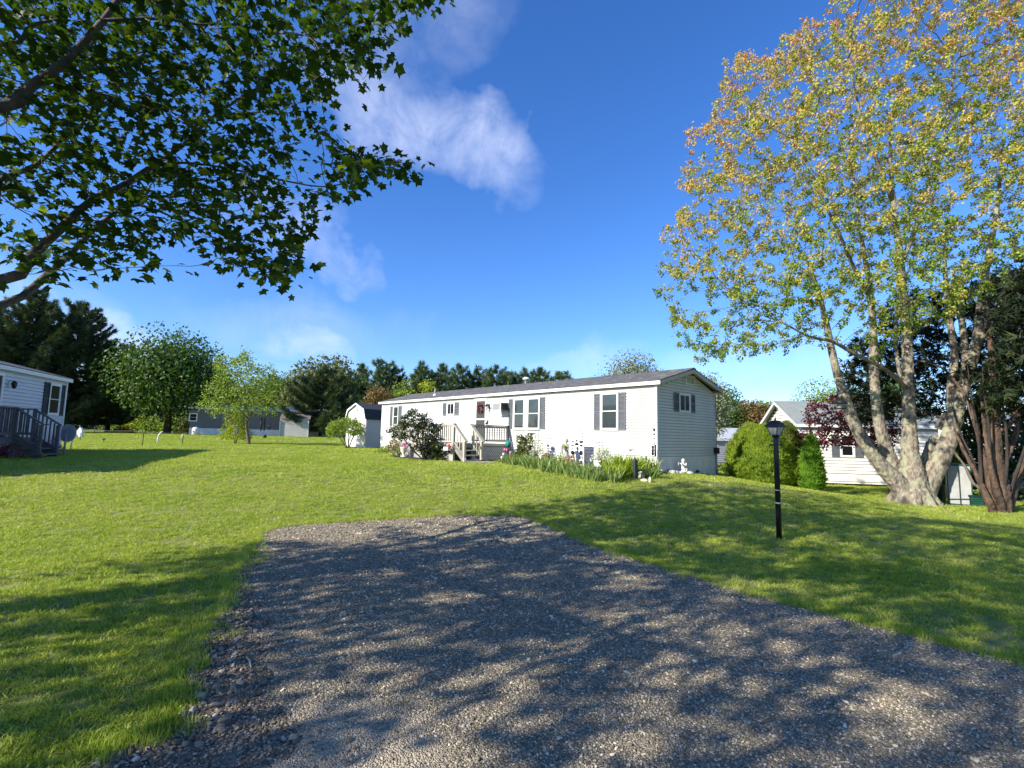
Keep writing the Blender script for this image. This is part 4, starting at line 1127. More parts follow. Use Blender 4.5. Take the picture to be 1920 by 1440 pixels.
e = MB(); e.lathe([(.012, top + .11), (.016, top + .125), (.008, top + .135), (.012, top + .145), (.003, top + .165)], (0, 0, 0), 8); e.build('finial', 'lamp_black', LP)
for py, h in ((919, .012), (943, .020)):
    z = zat(1460, py, p) - p[2]; e = MB(); e.lathe([(.0425, z - h / 2), (.0425, z + h / 2)], (0, 0, 0), 14); e.build('tape', 'tape', LP)
e = MB(); e.tube([(.045, -.015, top - .24), (.06, -.02, top - .20), (.055, -.02, top - .15)], .012, 6); e.build('photocell', 'gray_metal', LP)
LP.rotation_euler = (0, 0, R(28))

for (x0, y0, x1, y1, lab) in ((421, 1128, 448, 1143, 'pale dry stick lying at the left edge of the drive'), (462, 1238, 470, 1258, 'thin straw coloured stem on the drive shoulder'), (1012, 1290, 1032, 1294, 'short brown twig on the gravel')):
    a_, b_ = G(x0, y0), G(x1, y1); m_ = (a_ + b_) / 2; e = MB(); d_ = (b_ - a_) / 2; e.tube([tuple(-d_ + [0, 0, .02]), (0, .01, .03), tuple(d_ + [0, 0, .022])], [.006, .007, .003], 6); one(e, 'stick', 'concrete' if x0 < 1000 else 'bark_gray', lab, 'stick', m_)

# ---------------- statues, bath, small garden pieces
p = G(1304, 886); BBt = thing('bird_bath', 'stone bird bath on a pedestal in the shade of the gable wall', 'bird bath', p); hb = zat(1304, 857, p) - p[2]
e = MB(); e.lathe([(.15, -.05), (.14, .03), (.08, .07), (.055, .18), (.05, hb - .12), (.075, hb - .06)], (0, 0, 0), 14); e.build('pedestal', 'bath_stone', BBt)
e = MB(); e.lathe([(.07, hb - .07), (.16, hb - .045), (.235, hb + .005), (.24, hb + .02), (.215, hb + .02), (.12, hb - .02), (.01, hb - .03)], (0, 0, 0), 20); e.build('bowl', 'bath_stone', BBt)

p = G(1281, 888); hs = zat(1281, 860, p) - p[2]; s = hs / .52
e = MB(); e.ball((0, 0, .06 * s), .12 * s, sq=(1.15, .9, .55)); e.ball((.0, 0, .20 * s), .085 * s, sq=(.95, .85, 1.15)); e.ball((-.005, 0, .31 * s), .075 * s, sq=(1, .85, 1)); e.ball((.01, 0, .455 * s), .068 * s, sq=(1, .95, 1.05)); e.tube([(0, 0, .36 * s), (0.01, 0, .42 * s)], .032 * s, 8)
for sy in (-1, 1):
    e.tube([(-.02 * s, sy * .07 * s, .34 * s), (.06 * s, sy * .085 * s, .27 * s), (.11 * s, sy * .03 * s, .36 * s), (.085 * s, sy * .01 * s, .42 * s)], [.028 * s, .026 * s, .022 * s, .02 * s], 8)
    e.tube([(.0, sy * .05 * s, .15 * s), (.12 * s, sy * .06 * s, .16 * s), (.06 * s, sy * .07 * s, .07 * s)], [.045 * s, .042 * s, .034 * s], 8)
    e.tube([(-.06 * s, sy * .02 * s, .34 * s), (-.13 * s, sy * .07 * s, .36 * s), (-.12 * s, sy * .10 * s, .26 * s)], [.03 * s, .035 * s, .01 * s], 6)
o = one(e, 'cherub_statue', 'statue_white', 'white kneeling cherub statue among stones by the gable corner', 'statue', p, R(20)); remesh(o, .013)

p, _ = gm(1062, .95, 875); hs = zat(1060, 823, p) - p[2]; s = hs / 1.0
e = MB(); e.lathe([(.13 * s, 0), (.15 * s, .04 * s), (.11 * s, .25 * s), (.085 * s, .48 * s), (.075 * s, .58 * s), (.095 * s, .72 * s), (.07 * s, .80 * s), (.03 * s, .84 * s)], (0, 0, 0), 14)
e.ball((0.0, .01, .92 * s), .06 * s, sq=(.9, 1, 1.15)); e.tube([(0, 0, .8 * s), (0, 0, .9 * s)], .03 * s, 8); e.ball((0, -.02 * s, .945 * s), .062 * s, sq=(1, 1, .95))
e.tube([(.08 * s, 0, .77 * s), (.17 * s, .02, .80 * s), (.19 * s, .06 * s, .66 * s), (.15 * s, .06, .50 * s), (.09 * s, .02, .34 * s)], [.035 * s, .045 * s, .04 * s, .035 * s, .03 * s], 8)
e.tube([(-.08 * s, 0, .76 * s), (-.13 * s, .05 * s, .62 * s), (-.04 * s, .12 * s, .60 * s)], [.034 * s, .03 * s, .022 * s], 8)
o = one(e, 'robed_statue', 'statue_gray', 'tall robed lady statue holding a flower bowl before the white siding', 'statue', p, math.atan2(-MU[1], -MU[0])); remesh(o, .016)
e = MB(); e.lathe([(.03, 0), (.07, .05), (.075, .06)], (0, 0, 0), 10); o = one(e, 'flower_bowl', 'statue_gray', 'small bowl of greenery in the arms of the robed statue', 'bowl', p + np.array([MN[0] * .13 - MU[0] * -.05, MN[1] * .13, .60 * s]))
n = 60; leaves('greenery', 'lf_daylily', o, NR.normal(size=(n, 3)) * .03 + [0, 0, .07], rdirs(n, .8), rdirs(n), .07, T_leaf())

# white ornament panel
p, _ = gm(1082, .45, 860); PN = thing('ornament_panel', 'white garden panel covered with dark round and heart shaped ornaments', 'garden panel', p, math.atan2(-MU[1], -MU[0])); w = .30
zt, zb_ = zat(1082, 824, p) - p[2], .06
e = MB(); e.box(-w, w, 0, .015, zb_, zt); e.box(-w - .02, -w, -.01, .02, -.1, zt + .02); e.box(w, w + .02, -.01, .02, -.1, zt + .02); e.build('panel', 'white_trim', PN)


def disc(cx, cz, r, a0=0, a1=360, sq=1, m='black_metal'):
    e = MB(); n = 14; pts_ = [(cx + r * math.cos(R(a0 + (a1 - a0) * i / n)), cz + sq * r * math.sin(R(a0 + (a1 - a0) * i / n))) for i in range(n + (0 if a1 - a0 == 360 else 1))]
    e.prism(pts_, 'y', .016, .03); fixn(e.build('ornament', m, PN))


hh = zt - zb_; rz = lambda f: zb_ + hh * f
for x, z, r, a0, a1, m in ((.20, .95, .06, 180, 360, 'shutter'), (0, .95, .035, 0, 360, 'black_metal'), (-.20, .95, .085, 180, 360, 'shutter_dark'), (.20, .80, .07, 180, 360, 'shutter'), (0, .775, .09, 0, 180, 'black_metal'), (-.20, .80, .065, 180, 360, 'black_metal'),
                           (.20, .65, .02, 0, 360, 'black_metal'), (.06, .65, .015, 0, 360, 'black_metal'), (0, .65, .015, 0, 360, 'black_metal'), (-.06, .65, .015, 0, 360, 'black_metal'), (-.20, .65, .02, 0, 360, 'black_metal'),
                           (.20, .48, .075, 0, 360, 'black_metal'), (-.20, .48, .08, 0, 360, 'black_metal'), (.20, .27, .07, 0, 180, 'gray_metal'), (-.20, .27, .09, 0, 180, 'gray_metal'), (-.20, .11, .075, 0, 360, 'shutter_dark')): disc(x, rz(z), r, a0, a1, 1, m)
e = MB(); e.box(-.09, .09, .016, .03, rz(.515), rz(.54)); e.build('ornament', 'black_metal', PN)


def hook(px, t, top_py, label, drop=.25, reach=.16, side=1, group='shepherd hooks in the flower bed'):
    p, _ = gm(px, t, 860); h = zat(px, top_py, p) - p[2]; e = MB(); r_ = reach / 2
    pts_ = [(0, 0, -.1), (0, 0, h - r_)] + [(side * (r_ - r_ * math.cos(a)), 0, h - r_ + r_ * math.sin(a)) for a in [i * .45 for i in range(1, 8)]] + [(side * reach, 0, h - r_ - .06), (side * (reach + .03), 0, h - r_ - .09), (side * (reach + .05), 0, h - r_ - .06)]
    e.tube(pts_, .007, 6); o = one(e, 'shepherd_hook', 'black_metal', label, 'garden hook', p, math.atan2(-MU[1], -MU[0]), group); return p, h - r_ - .08, side * reach


hk = math.atan2(-MU[1], -MU[0]); hx = lambda p, d, z: np.array([p[0] - MU[0] * d, p[1] - MU[1] * d, p[2] + z])
p, z, d = hook(1009, .6, 805, 'thin hook pole below the double window carrying a chime')
e = MB(); e.tube([(0, 0, 0), (0, 0, -.1)], .003, 4); e.lathe([(.01, -.10), (.07, -.11), (.065, -.13)], (0, 0, 0), 10); [e.tube([(.05 * math.cos(i * 1.26), .05 * math.sin(i * 1.26), -.13), (.05 * math.cos(i * 1.26), .05 * math.sin(i * 1.26), -.33 - .04 * i)], .006, 6) for i in range(5)]
one(e, 'hanging_chime', 'gray_metal', 'tube chime hanging from the thin hook below the double window', 'wind chime', hx(p, d, z))
p, z, d = hook(1092, .75, 807, 'hook pole rising behind the ornament panel')
p, z, d = hook(1129, .9, 827, 'short hook pole with a round ornament over the pale bush', reach=.12)
e = MB(); e.tube([(0, 0, 0), (0, 0, -.10)], .003, 4); [e.tube([(r_ * math.cos(a), 0, -.18 + r_ * math.sin(a)) for a in [i * .5236 for i in range(13)]], .008, 5) for r_ in (.075, .04)]; e.ball((0, 0, -.18), .02)
one(e, 'hanging_disc', 'black_metal', 'round openwork ornament hanging on the short hook', 'ornament', hx(p, d, z), hk)
p, _ = gm(996, 1.0, 860); h = zat(996, 814, p) - p[2]; e = MB(); e.tube([(0, 0, -.1), (0, 0, h)], .012, 6); e.lathe([(.02, h - .03), (.13, h), (.13, h + .025), (.02, h + .03)], (0, 0, 0), 12); one(e, 'stake_feeder', 'black_metal', 'flat dark tray feeder on a stake beside the rose bush', 'bird feeder', p)
p, _ = gm(1042, .8, 860); h = zat(1042, 836, p) - p[2]; e = MB(); e.tube([(0, 0, -.1), (0, 0, h * .5), (.04, 0, h * .8), (.03, 0, h), (-.03, 0, h), (-.04, 0, h * .8), (0, 0, h * .5)], .007, 6); one(e, 'loop_stake', 'white_trim', 'white wire loop stake left of the robed statue', 'garden stake', p, hk)
p, _ = gm(1174, .5, 860); h = zat(1174, 843, p) - p[2]; e = MB(); e.tube([(0, 0, -.1), (.02, 0, h * .4), (-.05, 0, h * .75), (-.13, 0, h * .95)], .006, 6); e.tube([(-.13, 0, h * .95), (-.26, 0, h)], .02, 6); e.tube([(-.20, -.09, h), (-.18, .09, h)], .02, 6); one(e, 'dragonfly_stake', 'gray_metal', 'curved wire stake with a winged ornament above the bright clump', 'garden stake', p, hk)
p, _ = gm(1104, .8, 870); 
p, _ = gm(1035, 1.0, 870); h = zat(1035, 848, p) - p[2]; e = MB(); e.tube([(0, 0, -.1), (0, 0, h * .8)], .008, 6); e.ball((.03, 0, h * .9), .05, sq=(1.2, .6, .8)); one(e, 'bird_stake', 'shutter', 'small dark bird figure on a stake left of the statue', 'garden stake', p, hk)
# gazing ball
p, _ = gm(953, 1.35, 850); h = zat(953, 832, p) - p[2]; GB = thing('gazing_ball', 'teal glass gazing ball on a stand at the deck corner', 'gazing ball', p)
e = MB(); e.ball((0, 0, h), .13, 18, 12); e.build('ball', 'teal_glass', GB); e = MB(); e.lathe([(.12, -.02), (.03, .05), (.025, h - .2), (.07, h - .12), (.06, h - .11)], (0, 0, 0), 12); e.build('stand', 'black_metal', GB)
# obelisk marker and solar stakes
p = G(1191, 899); h = zat(1191, 858, p) - p[2]; e = MB(); w = .055; e.add([(-w, -w, -.05), (w, -w, -.05), (w, w, -.05), (-w, w, -.05), (-w * .9, -w * .9, h - .09), (w * .9, -w * .9, h - .09), (w * .9, w * .9, h - .09), (-w * .9, w * .9, h - .09), (0, 0, h)],
    [(3, 2, 1, 0), (0, 1, 5, 4), (1, 2, 6, 5), (2, 3, 7, 6), (3, 0, 4, 7), (4, 5, 8), (5, 6, 8), (6, 7, 8), (7, 4, 8)])
one(e, 'obelisk', 'obelisk', 'dark pointed obelisk post standing in the bright green clump', 'garden obelisk', p, R(30))
p = G(1212, 890); h = zat(1212, 855, p) - p[2]; e = MB(); e.tube([(0, 0, -.05), (0, 0, h - .12)], .008, 6); e.lathe([(.01, h - .13), (.04, h - .08), (.02, h - .05), (.035, h - .04), (.004, h)], (0, 0, 0), 8); one(e, 'spire_stake', 'shutter', 'thin stake with a dark pointed finial right of the obelisk', 'garden stake', p)
# garden ornaments and stones
p = G(1203, 897); e = MB(); e.box(-.06, .06, -.06, .06, 0, .13); e.prism([(-.08, .13), (.08, .13), (0, .19)], 'y', -.08, .08); one(e, 'white_lantern', 'stone', 'small whitish house shaped garden lantern on the mulch', 'garden ornament', p, R(25))


def stone(px, py, r, m, label, sq=(1, .8, .6), group=None):
    p = G(px, py); e = MB(); rs = random.Random(int(px * 7 + py)); n0 = len(e.v); e.ball((0, 0, r * sq[2] * .6), r, 9, 6, sq)
    e.v = [(x * rs.uniform(.82, 1.15), y * rs.uniform(.82, 1.15), z * rs.uniform(.85, 1.12)) for x, y, z in e.v]
    return one(e, 'garden_stone', m, label, 'stone', p, rs.uniform(0, 6), group)


stone(1208, 903, .10, 'yellow_stone', 'yellowish flat stone at the front corner of the flower bed', (1.3, .7, .5)); stone(1219, 905, .075, 'stone', 'upright pointed pale stone beside the yellowish one', (.7, .6, 1.3))
for i, (x, y, r) in enumerate([(1241, 886, .10), (1248, 884, .15), (1255, 886, .12), (1262, 889, .13), (1269, 889, .11), (1276, 889, .10), (1294, 890, .12), (1325, 888, .08)]):
    stone(x, y, r, 'stone', ['pale edging stone beside the white corner pot', 'largest pale edging stone near the house corner', 'pale edging stone just right of the largest', 'pale edging stone midway to the cherub', 'pale edging stone left of the cherub', 'small edging stone at the foot of the cherub', 'dark arched stone below the bird bath', 'small pale stone right of the bird bath'][i], group='edging stones by the gable')
p = G(1233, 889); e = MB(); e.lathe([(.08, 0), (.10, .20), (.11, .21), (.09, .21), (.08, .1)], (0, 0, 0), 12); one(e, 'white_pot', 'stone', 'white pot at the corner post of the mobile home', 'pot', p)
# hanging chime on the corner
p, _ = gm(1227, .22, 850); zt = zat(1227, 782, p) - p[2]; WC = thing('corner_chime', 'long dark wind chime hanging down the near corner of the white home', 'wind chime', p + np.array([0, 0, .12]))
e = MB(); e.tube([(0, 0, zt + .0), (0, 0, zt - .95)], .005, 5); [e.ball((0, 0, zt - .52 - i * .14), .03 if i else .045, 8, 6, (1, 1, 1 if i < 2 else .5)) for i in range(4)]; e.build('chain', 'black_metal', WC)
e = MB(); e.tube([(-.05, 0, zt - 1.02), (-.05, 0, zt - 1.32)], .035, 8); e.tube([(.03, 0, zt - .98), (.03, 0, zt - 1.36)], .03, 8); e.build('bell', 'black_metal', WC)
e = MB(); [e.ball((0, 0, zt - 1.45 - .11 * i), .035, 8, 6) for i in range(4)]; e.build('bead', 'statue_white', WC)
# urns and planters
p, _ = gm(757, 3.25, 850); h = zat(757, 838, p) - p[2]; UR = thing('white_urn', 'white pedestal urn with pink flowers before the dark shrub', 'urn', p)
e = MB(); e.lathe([(.13, -.03), (.13, .04), (.05, .10), (.06, .16), (.14, .26), (.15, h - .05), (.18, h), (.15, h)], (0, 0, 0), 14); e.build('bowl', 'statue_white', UR)
n = 90; leaves('flowers', 'lf_azalea', UR, NR.normal(size=(n, 3)) * [.10, .10, .05] + [0, 0, h + .08], rdirs(n, .6), rdirs(n), .07, T_leaf(.4))
p, _ = gm(838, 3.05, 850); e = MB(); z = zat(838, 837, p) - p[2]; PL = thing('rail_planter', 'small white planter with a red bloom hung on the deck edge', 'planter', p + np.array([0, 0, z - .1]), hk); e.box(-.14, .14, -.07, .07, -.05, .08); e.build('box', 'white_trim', PL)
n = 40; leaves('red_bloom', 'red', PL, NR.normal(size=(n, 3)) * [.05, .04, .04] + [-.1, 0, .09], rdirs(n, .5), rdirs(n), .07, T_leaf(.45))
# tulips
for i, (px, py, m, lab) in enumerate([(944, 852, 'white_petal', 'white tulip lowest and leftmost in the tulip cluster'), (948, 846, 'purple', 'dark purple tulip left of the pink ones'), (946, 843, 'pink', 'pink tulip at the left of the tulip cluster'), (950, 844, 'pink', 'pink tulip in the middle of the tulip cluster'), (955, 842, 'purple', 'dark purple tulip highest beside the teal ball'), (957, 849, 'pink', 'pink tulip at the right of the tulip cluster'), (941, 858, 'white_petal', 'white tulip nearest the step post')]):
    p, _ = gm(px, 1.6 + .08 * i, 860); h = zat(px, py, p) - p[2]; T = thing('tulip', lab, 'tulip', p, i, 'tulips beside the deck steps')
    e = MB(); e.tube([(0, 0, -.02), (.01, 0, h - .03)], .006, 5); e.build('stem', 'lf_iris', T); e = MB(); e.lathe([(.015, h - .05), (.042, h - .02), (.044, h + .02), (.028, h + .055), (.02, h + .05)], (0, 0, 0), 8); e.build('bloom', m, T)
# rail bird
p = at(919, 800, 21.2); rp = loc_main(8.3, .95); e = MB(); e.ball((0, 0, .07), .06, sq=(1.2, .7, 1)); e.ball((.05, 0, .15), .04); e.tube([(-.05, 0, .06), (-.14, 0, .02)], [.03, .01], 6); one(e, 'rail_figure', 'gray_stain', 'small dark squirrel figure sitting on the deck hand rail', 'figurine', (*loc_main(7.145, 1.2), 2.04), 1)
# black post by the hedge
p = G(1367, 884); h = zat(1367, 866, p) - p[2]; e = MB(); e.tube([(0, 0, -.1), (0, 0, h)], .05, 10); one(e, 'black_stub_post', 'black_metal', 'short black post at the left foot of the hedge', 'post', p)

# ---------------- left side pieces
p = at(124, 843, 17.6); p[2] = gz(p[0], p[1]); DS = thing('satellite_dish', 'gray satellite dish seen from behind beside the wooden stairs', 'satellite dish', p, R(12)); zc = zat(124, 812, p) - p[2]
e = MB(); prof = [(.30, .03), (.29, .0), (.2, -.03), (.05, -.045)]; vs = []
e.lathe([(.02, -.05), (.17, -.035), (.27, -.005), (.29, .02), (.275, .02), (.15, -.01), (.02, -.02)], (0, 0, 0), 24)
e.v = [((x if x > 0 else max(x, -.22)) * .95, -z, zc + y * 1.08) for x, y, z in e.v]; e.build('dish', 'dish', DS)
e = MB(); e.box(-.13, .13, -.075, -.045, zc - .14, zc - .12); e.box(-.13, .13, -.075, -.045, zc + .12, zc + .14); e.box(-.13, -.115, -.072, -.045, zc - .12, zc + .12); e.box(.115, .13, -.072, -.045, zc - .12, zc + .12); e.box(-.01, .01, -.08, -.045, zc - .25, zc + .12); e.build('bracket', 'gray_metal', DS)
e = MB(); e.tube([(0, -.09, -.1), (0, -.09, zc - .05)], .03, 8); e.build('mast', 'gray_metal', DS)
p = at(132, 838, 20.4); p[2] = gz(p[0], p[1]); e = MB(); e.tube([(.0, 0, -.1), (.06, 0, .55)], .02, 6); one(e, 'white_stake', 'white_trim', 'thin leaning white stake beside the satellite dish', 'stake', p)
p = at(75, 846, 18.6); p[2] = gz(p[0], p[1]); PT = thing('paper_tube', 'thin pole with a rolled white tube at the foot of the gray stairs', 'newspaper tube', p); z = zat(75, 805, p) - p[2]
e = MB(); e.tube([(0, 0, -.1), (0, 0, z)], .018, 6); e.build('pole', 'gray_metal', PT); e = MB(); e.tube([(-.02, 0, z - .2), (0, 0, z + .22)], .055, 10); e.build('tube', 'white_trim', PT); e = MB(); e.box(.06, .20, -.03, .03, z + .17, z + .20); e.build('bracket', 'black_metal', PT)
p = at(30, 845, 17.6); p[2] = gz(p[0], p[1]); e = MB(); e.box(-.35, .35, -.25, .25, .02, .14); one(e, 'stepping_block', 'concrete', 'pale concrete block beside the pink azalea at the gray stairs', 'block', p, R(-20))


def bush(name, label, cat, P, rx_, ry_, h, m, n, ls, tm=None, group=None, stem=True, lift=.0, fl=None):
    T = thing(name, label, cat, P, rnd.uniform(0, 6), group)
    u = rdirs(n); u[:, 2] = np.abs(u[:, 2]); r = (.45 + .55 * NR.rand(n) ** .5)[:, None]
    lump = (1 + .22 * np.sin(u[:, 0] * 5 + rnd.random() * 6) * np.sin(u[:, 1] * 5 + 1) + .12 * np.sin(u[:, 2] * 9))[:, None]
    pos = u * r * lump * [rx_, ry_, h * (1 - lift)] + [0, 0, h * lift]
    leaves('foliage', m, T, pos, u * .6 + rdirs(n) * .9 + [0, 0, .3], rdirs(n), ls * (.7 + .6 * NR.rand(n)), tm or T_leaf())
    if stem:
        e = MB()
        for k in range(7): a = k * .9; e.tube([(.03 * math.cos(a), .03 * math.sin(a), -.05), (rx_ * .25 * math.cos(a), ry_ * .25 * math.sin(a), h * .4), (rx_ * .55 * math.cos(a), ry_ * .55 * math.sin(a), h * .75)], [.02, .015, .006], 5)
        e.build('stem', 'bark_gray', T)
    return T


p = at(3, 848, 16.6); p[2] = gz(p[0], p[1]); bush('azalea', 'magenta azalea in bloom at the left edge below the gray house', 'azalea', p, .60, .60, .72, 'lf_azalea', 2600, .06)
p = at(92, 838, 20.2); p[2] = gz(p[0], p[1]); bush('azalea', 'smaller pink azalea behind the stair rail by the gray house', 'azalea', p, .42, .42, .52, 'lf_azalea', 1200, .055)
# wire fence, bent white poles and lawn bits
FN = thing('wire_fence', 'rusty wire fence with thin posts crossing the left lawn', 'fence', G(267, 836)); o0 = np.array(FN.location)
pA = G(267, 836); pB = G(342, 833); pC = G(150, 826)
for q, ty in ((pA, 809), (pB, 811), (pC, 811)):
    h = zat(267 if q is pA else 342 if q is pB else 150, ty, q) - q[2]; e = MB(); e.tube([tuple(q - o0 + [0, 0, -.1]), tuple(q - o0 + [0, 0, h])], .022, 6); e.build('post', 'rust_wire', FN)
for a_, b_ in ((pC, pA), (pA, pB)):
    e = MB(); e.tube([tuple(a_ - o0 + [0, 0, .78]), tuple((a_ + b_) / 2 - o0 + [0, 0, .72]), tuple(b_ - o0 + [0, 0, .80])], .006, 4); e.build('wire', 'gray_metal', FN)
for i, (px, py) in enumerate(((295, 833), (340, 823))):
    p = G(px, py); e = MB(); h = .75 if i == 0 else .4; e.tube([(0, 0, -.1), (0, 0, h * .45), (.05, 0, h * .75), (.16, 0, h * .95), (.26, 0, h)], .035, 6)
    one(e, 'bent_pole', 'white_trim', ['white bent pole standing behind the wire fence', 'shorter white bent pole near the last fence post'][i], 'bent pole', p, 0, 'bent white poles by the wire fence')
p = G(147, 820); e = MB(); e.prism([(-.35, 0), (-.16, .0), (-.05, .30), (.08, .02), (.30, 0), (.28, .6), (.12, .82), (-.02, .62)], 'y', -.1, .1); one(fixn(e.build('x', 'white_cloth')) and e, 'lawn_ornament', 'white_cloth', 'small white cutout ornament on the far left lawn', 'lawn ornament', p)
bpy.data.objects.remove(bpy.data.objects['x'])
p = G(194, 831); e = MB(); e.tube([(0, 0, -.05), (0, 0, .22)], .02, 6); e.lathe([(.02, .2), (.10, .24), (.09, .27), (.01, .29)], (0, 0, 0), 8); one(e, 'path_light', 'black_metal', 'small dark path light on the lawn behind the left fence', 'path light', p)
p = on(176, 60); h = zat(176, 771, p) - p[2]; FL = thing('pale_lamp_post', 'distant pale lamp post in front of the shaded pines', 'lamp post', p); e = MB(); e.tube([(0, 0, -.1), (0, 0, h - .35)], .05, 8); e.build('post', 'gray_metal', FL); e = MB(); e.lathe([(.08, h - .35), (.16, h - .08), (.18, h - .06), (.03, h)], (0, 0, 0), 8); e.build('lantern', 'lamp_glass', FL)
p = on(366, 53.5); e = MB(); e.lathe([(.35, 0), (.36, .7), (.28, .82), (.1, .86), (.1, .95)], (0, 0, 0), 14); one(e, 'propane_tank', 'white_trim', 'white propane tank at the left end of the slate house', 'propane tank', p)
p = G(496, 822); e = MB(); e.ball((0, 0, .17), .18, 12, 8); one(e, 'black_ball', 'black_metal', 'black ball on the grass left of the beige shed', 'ball', p)

# ---------------- right side pieces behind the big maple
p = G(1802, 949); hC = zat(1802, 872, p) - p[2]; CB = thing('green_cabinet', 'green garden cabinet with two pale gray doors between the two trunks', 'cabinet', p, R(-38)); w = .27
e = MB(); e.box(-w, w, 0, .40, 0, hC); e.box(-w - .02, w + .02, -.02, .42, hC, hC + .03); e.build('body', 'green_plastic', CB)
for a, b in ((-w + .03, -.015), (.015, w - .03)): e = MB(); e.box(a, b, -.02, -.001, .06, hC - .03); e.build('door', 'panel_gray', CB)
e = MB(); e.box(-.013, .013, -.035, -.001, .02, hC); e.bar((-w, -.028, .17), (w, -.028, .22), .02, .03); e.build('strap', 'dark_green', CB)
p = G(1766, 948); h = zat(1766, 908, p) - p[2]; e = MB(); e.lathe([(.105, 0), (.11, h - .03), (.12, h - .03), (.12, h), (.09, h)], (0, 0, 0), 16); one(e, 'dark_green_bin', 'dark_green', 'short dark green round bin just right of the maple stump', 'bin', p)
p = G(1838, 951); CRt = thing('green_crate', 'low dark green planter crate at the foot of the shaggy evergreen', 'planter', p, R(-30)); e = MB(); e.box(-.24, .24, -.1, .2, 0, .32); e.box(-.26, .26, -.12, .22, .28, .33); e.build('box', 'dark_green', CRt)
e = MB(); [e.box(-.2, .2, -.115, -.101, .05 + k * .06, .085 + k * .06) for k in range(4)]; e.build('slat', 'green_plastic', CRt); n = 120; leaves('plants', 'lf_lime', CRt, NR.normal(size=(n, 3)) * [.14, .07, .05] + [0, .05, .38], rdirs(n, .8), rdirs(n), .08, T_leaf())

# ================================================================== PLANTS AND TREES
def blades(name, m, parent, n, spread, h, w=.012, lean=.35, kind='stuff', droop=.5):
    a = NR.rand(n) * 6.28; r = np.sqrt(NR.rand(n)); pos = np.stack([spread[0] * r * np.cos(a), spread[1] * r * np.sin(a), np.zeros(n) - .01], 1)
    d = np.stack([NR.normal(size=n) * lean, NR.normal(size=n) * lean, np.ones(n)], 1)
    hh_ = h * (.6 + .5 * NR.rand(n)); return leaves(name, m, parent, pos, d, rdirs(n) * [1, 1, .2], hh_, T_blade(.5, droop), wid=w * 2 / h, kind=kind)


# iris clumps along the front of the bed
def ORD(i):
    w = 'first second third fourth fifth sixth seventh eighth ninth tenth eleventh twelfth thirteenth fourteenth fifteenth sixteenth seventeenth eighteenth nineteenth twentieth'.split()
    if i < 20: return w[i]
    return {2: 'twenty', 3: 'thirty', 4: 'forty'}[(i + 1) // 10] + '-' + w[(i + 1) % 10 - 1] if (i + 1) % 10 else {3: 'thirtieth', 4: 'fortieth'}[(i + 1) // 10]


proto = []
for v in range(3):
    T = thing('iris_clump', 'sword leaved iris clump in the row edging the flower bed', 'iris', (0, 0, 0), 0, 'iris clumps along the flower bed'); blades('leaves', 'lf_iris', T, 46, (.19, .19), .38, .018, .34); proto.append(T)
line = [G(942, 869), G(955, 872), G(985, 877), G(1020, 885), G(1055, 893), G(1090, 899), G(1118, 903), G(1136, 905)]
seg = []; 
for i in range(len(line) - 1):
    n = max(2, int(np.linalg.norm(line[i + 1] - line[i]) / .21))
    for j in range(n): seg.append(line[i] + (line[i + 1] - line[i]) * j / n)
up2 = np.array([-MN[0], -MN[1], 0])
for i, q in enumerate(seg):
    for row in range(2):
        P = q + up2 * (.12 + .30 * row) + np.array([NR.normal() * .07, NR.normal() * .07, 0]); P[2] = gz(P[0], P[1]) + .03
        s = .72 + .4 * rnd.random() + .12 * row
        if i < 3 and row == 0: T = proto[i]
        else:
            src = proto[rnd.randrange(3)]; T = src.copy(); COL.objects.link(T); c = src.children[0].copy(); COL.objects.link(c); c.parent = T
        T['label'] = 'iris clump in the %s row of the flower bed edge, %s from the deck steps' % (('front', 'rear')[row], ORD(i)); T.location = P; T.scale = (s, s, s); T.rotation_euler = (0, 0, rnd.uniform(0, 6.28))


def clump(px, py, name, label, cat, m, n, sp, h, w=.02, lean=.45, kindf=None, t=None):
    P = G(px, py) if t is None else gm(px, t, py)[0]
    P[2] = gz(P[0], P[1]) + .03; T = thing(name, label, cat, P); blades('leaves', m, T, n, sp, h, w, lean); return T


clump(1166, 893, 'daylily_clump', 'broad bright yellow green clump left of the obelisk', 'daylily', 'lf_daylily', 560, (.42, .30), .62, .022, .5)
clump(1207, 888, 'daylily_clump', 'bright green clump right of the obelisk', 'daylily', 'lf_daylily', 300, (.28, .22), .52, .020, .45)
clump(1150, 899, 'daylily_clump', 'lower green clump at the front left of the obelisk', 'daylily', 'lf_daylily', 220, (.26, .24), .44, .018, .5)
clump(1222, 897, 'striped_plant', 'arching pale striped plant by the house corner', 'plant', 'lf_iris', 90, (.15, .15), .42, .022, .7)
clump(1136, 903, 'pale_shoot', 'pale drooping shoots at the bed edge', 'plant', 'lf_iris', 40, (.35, .1), .30, .018, .9)
P, _ = gm(985, 1.15, 862); bush('rose_bush', 'leafy green rose bush in front of the double window', 'bush', P, .42, .42, 1.0, 'lf_olive', 1500, .085, lift=.25)
P, _ = gm(1006, 1.2, 866); bush('white_perennial', 'tall pale flowering perennial right of the rose bush', 'plant', P, .30, .28, .95, 'lf_white', 420, .06, lift=.3)
P, _ = gm(1025, 1.0, 868); bush('heuchera', 'reddish leaved perennial below the double window', 'plant', P, .22, .22, .42, 'lf_orange', 260, .07)
P, _ = gm(1070, 1.25, 880); bush('heuchera', 'orange leaved plant at the feet of the robed statue', 'plant', P, .26, .26, .40, 'lf_orange', 300, .07)
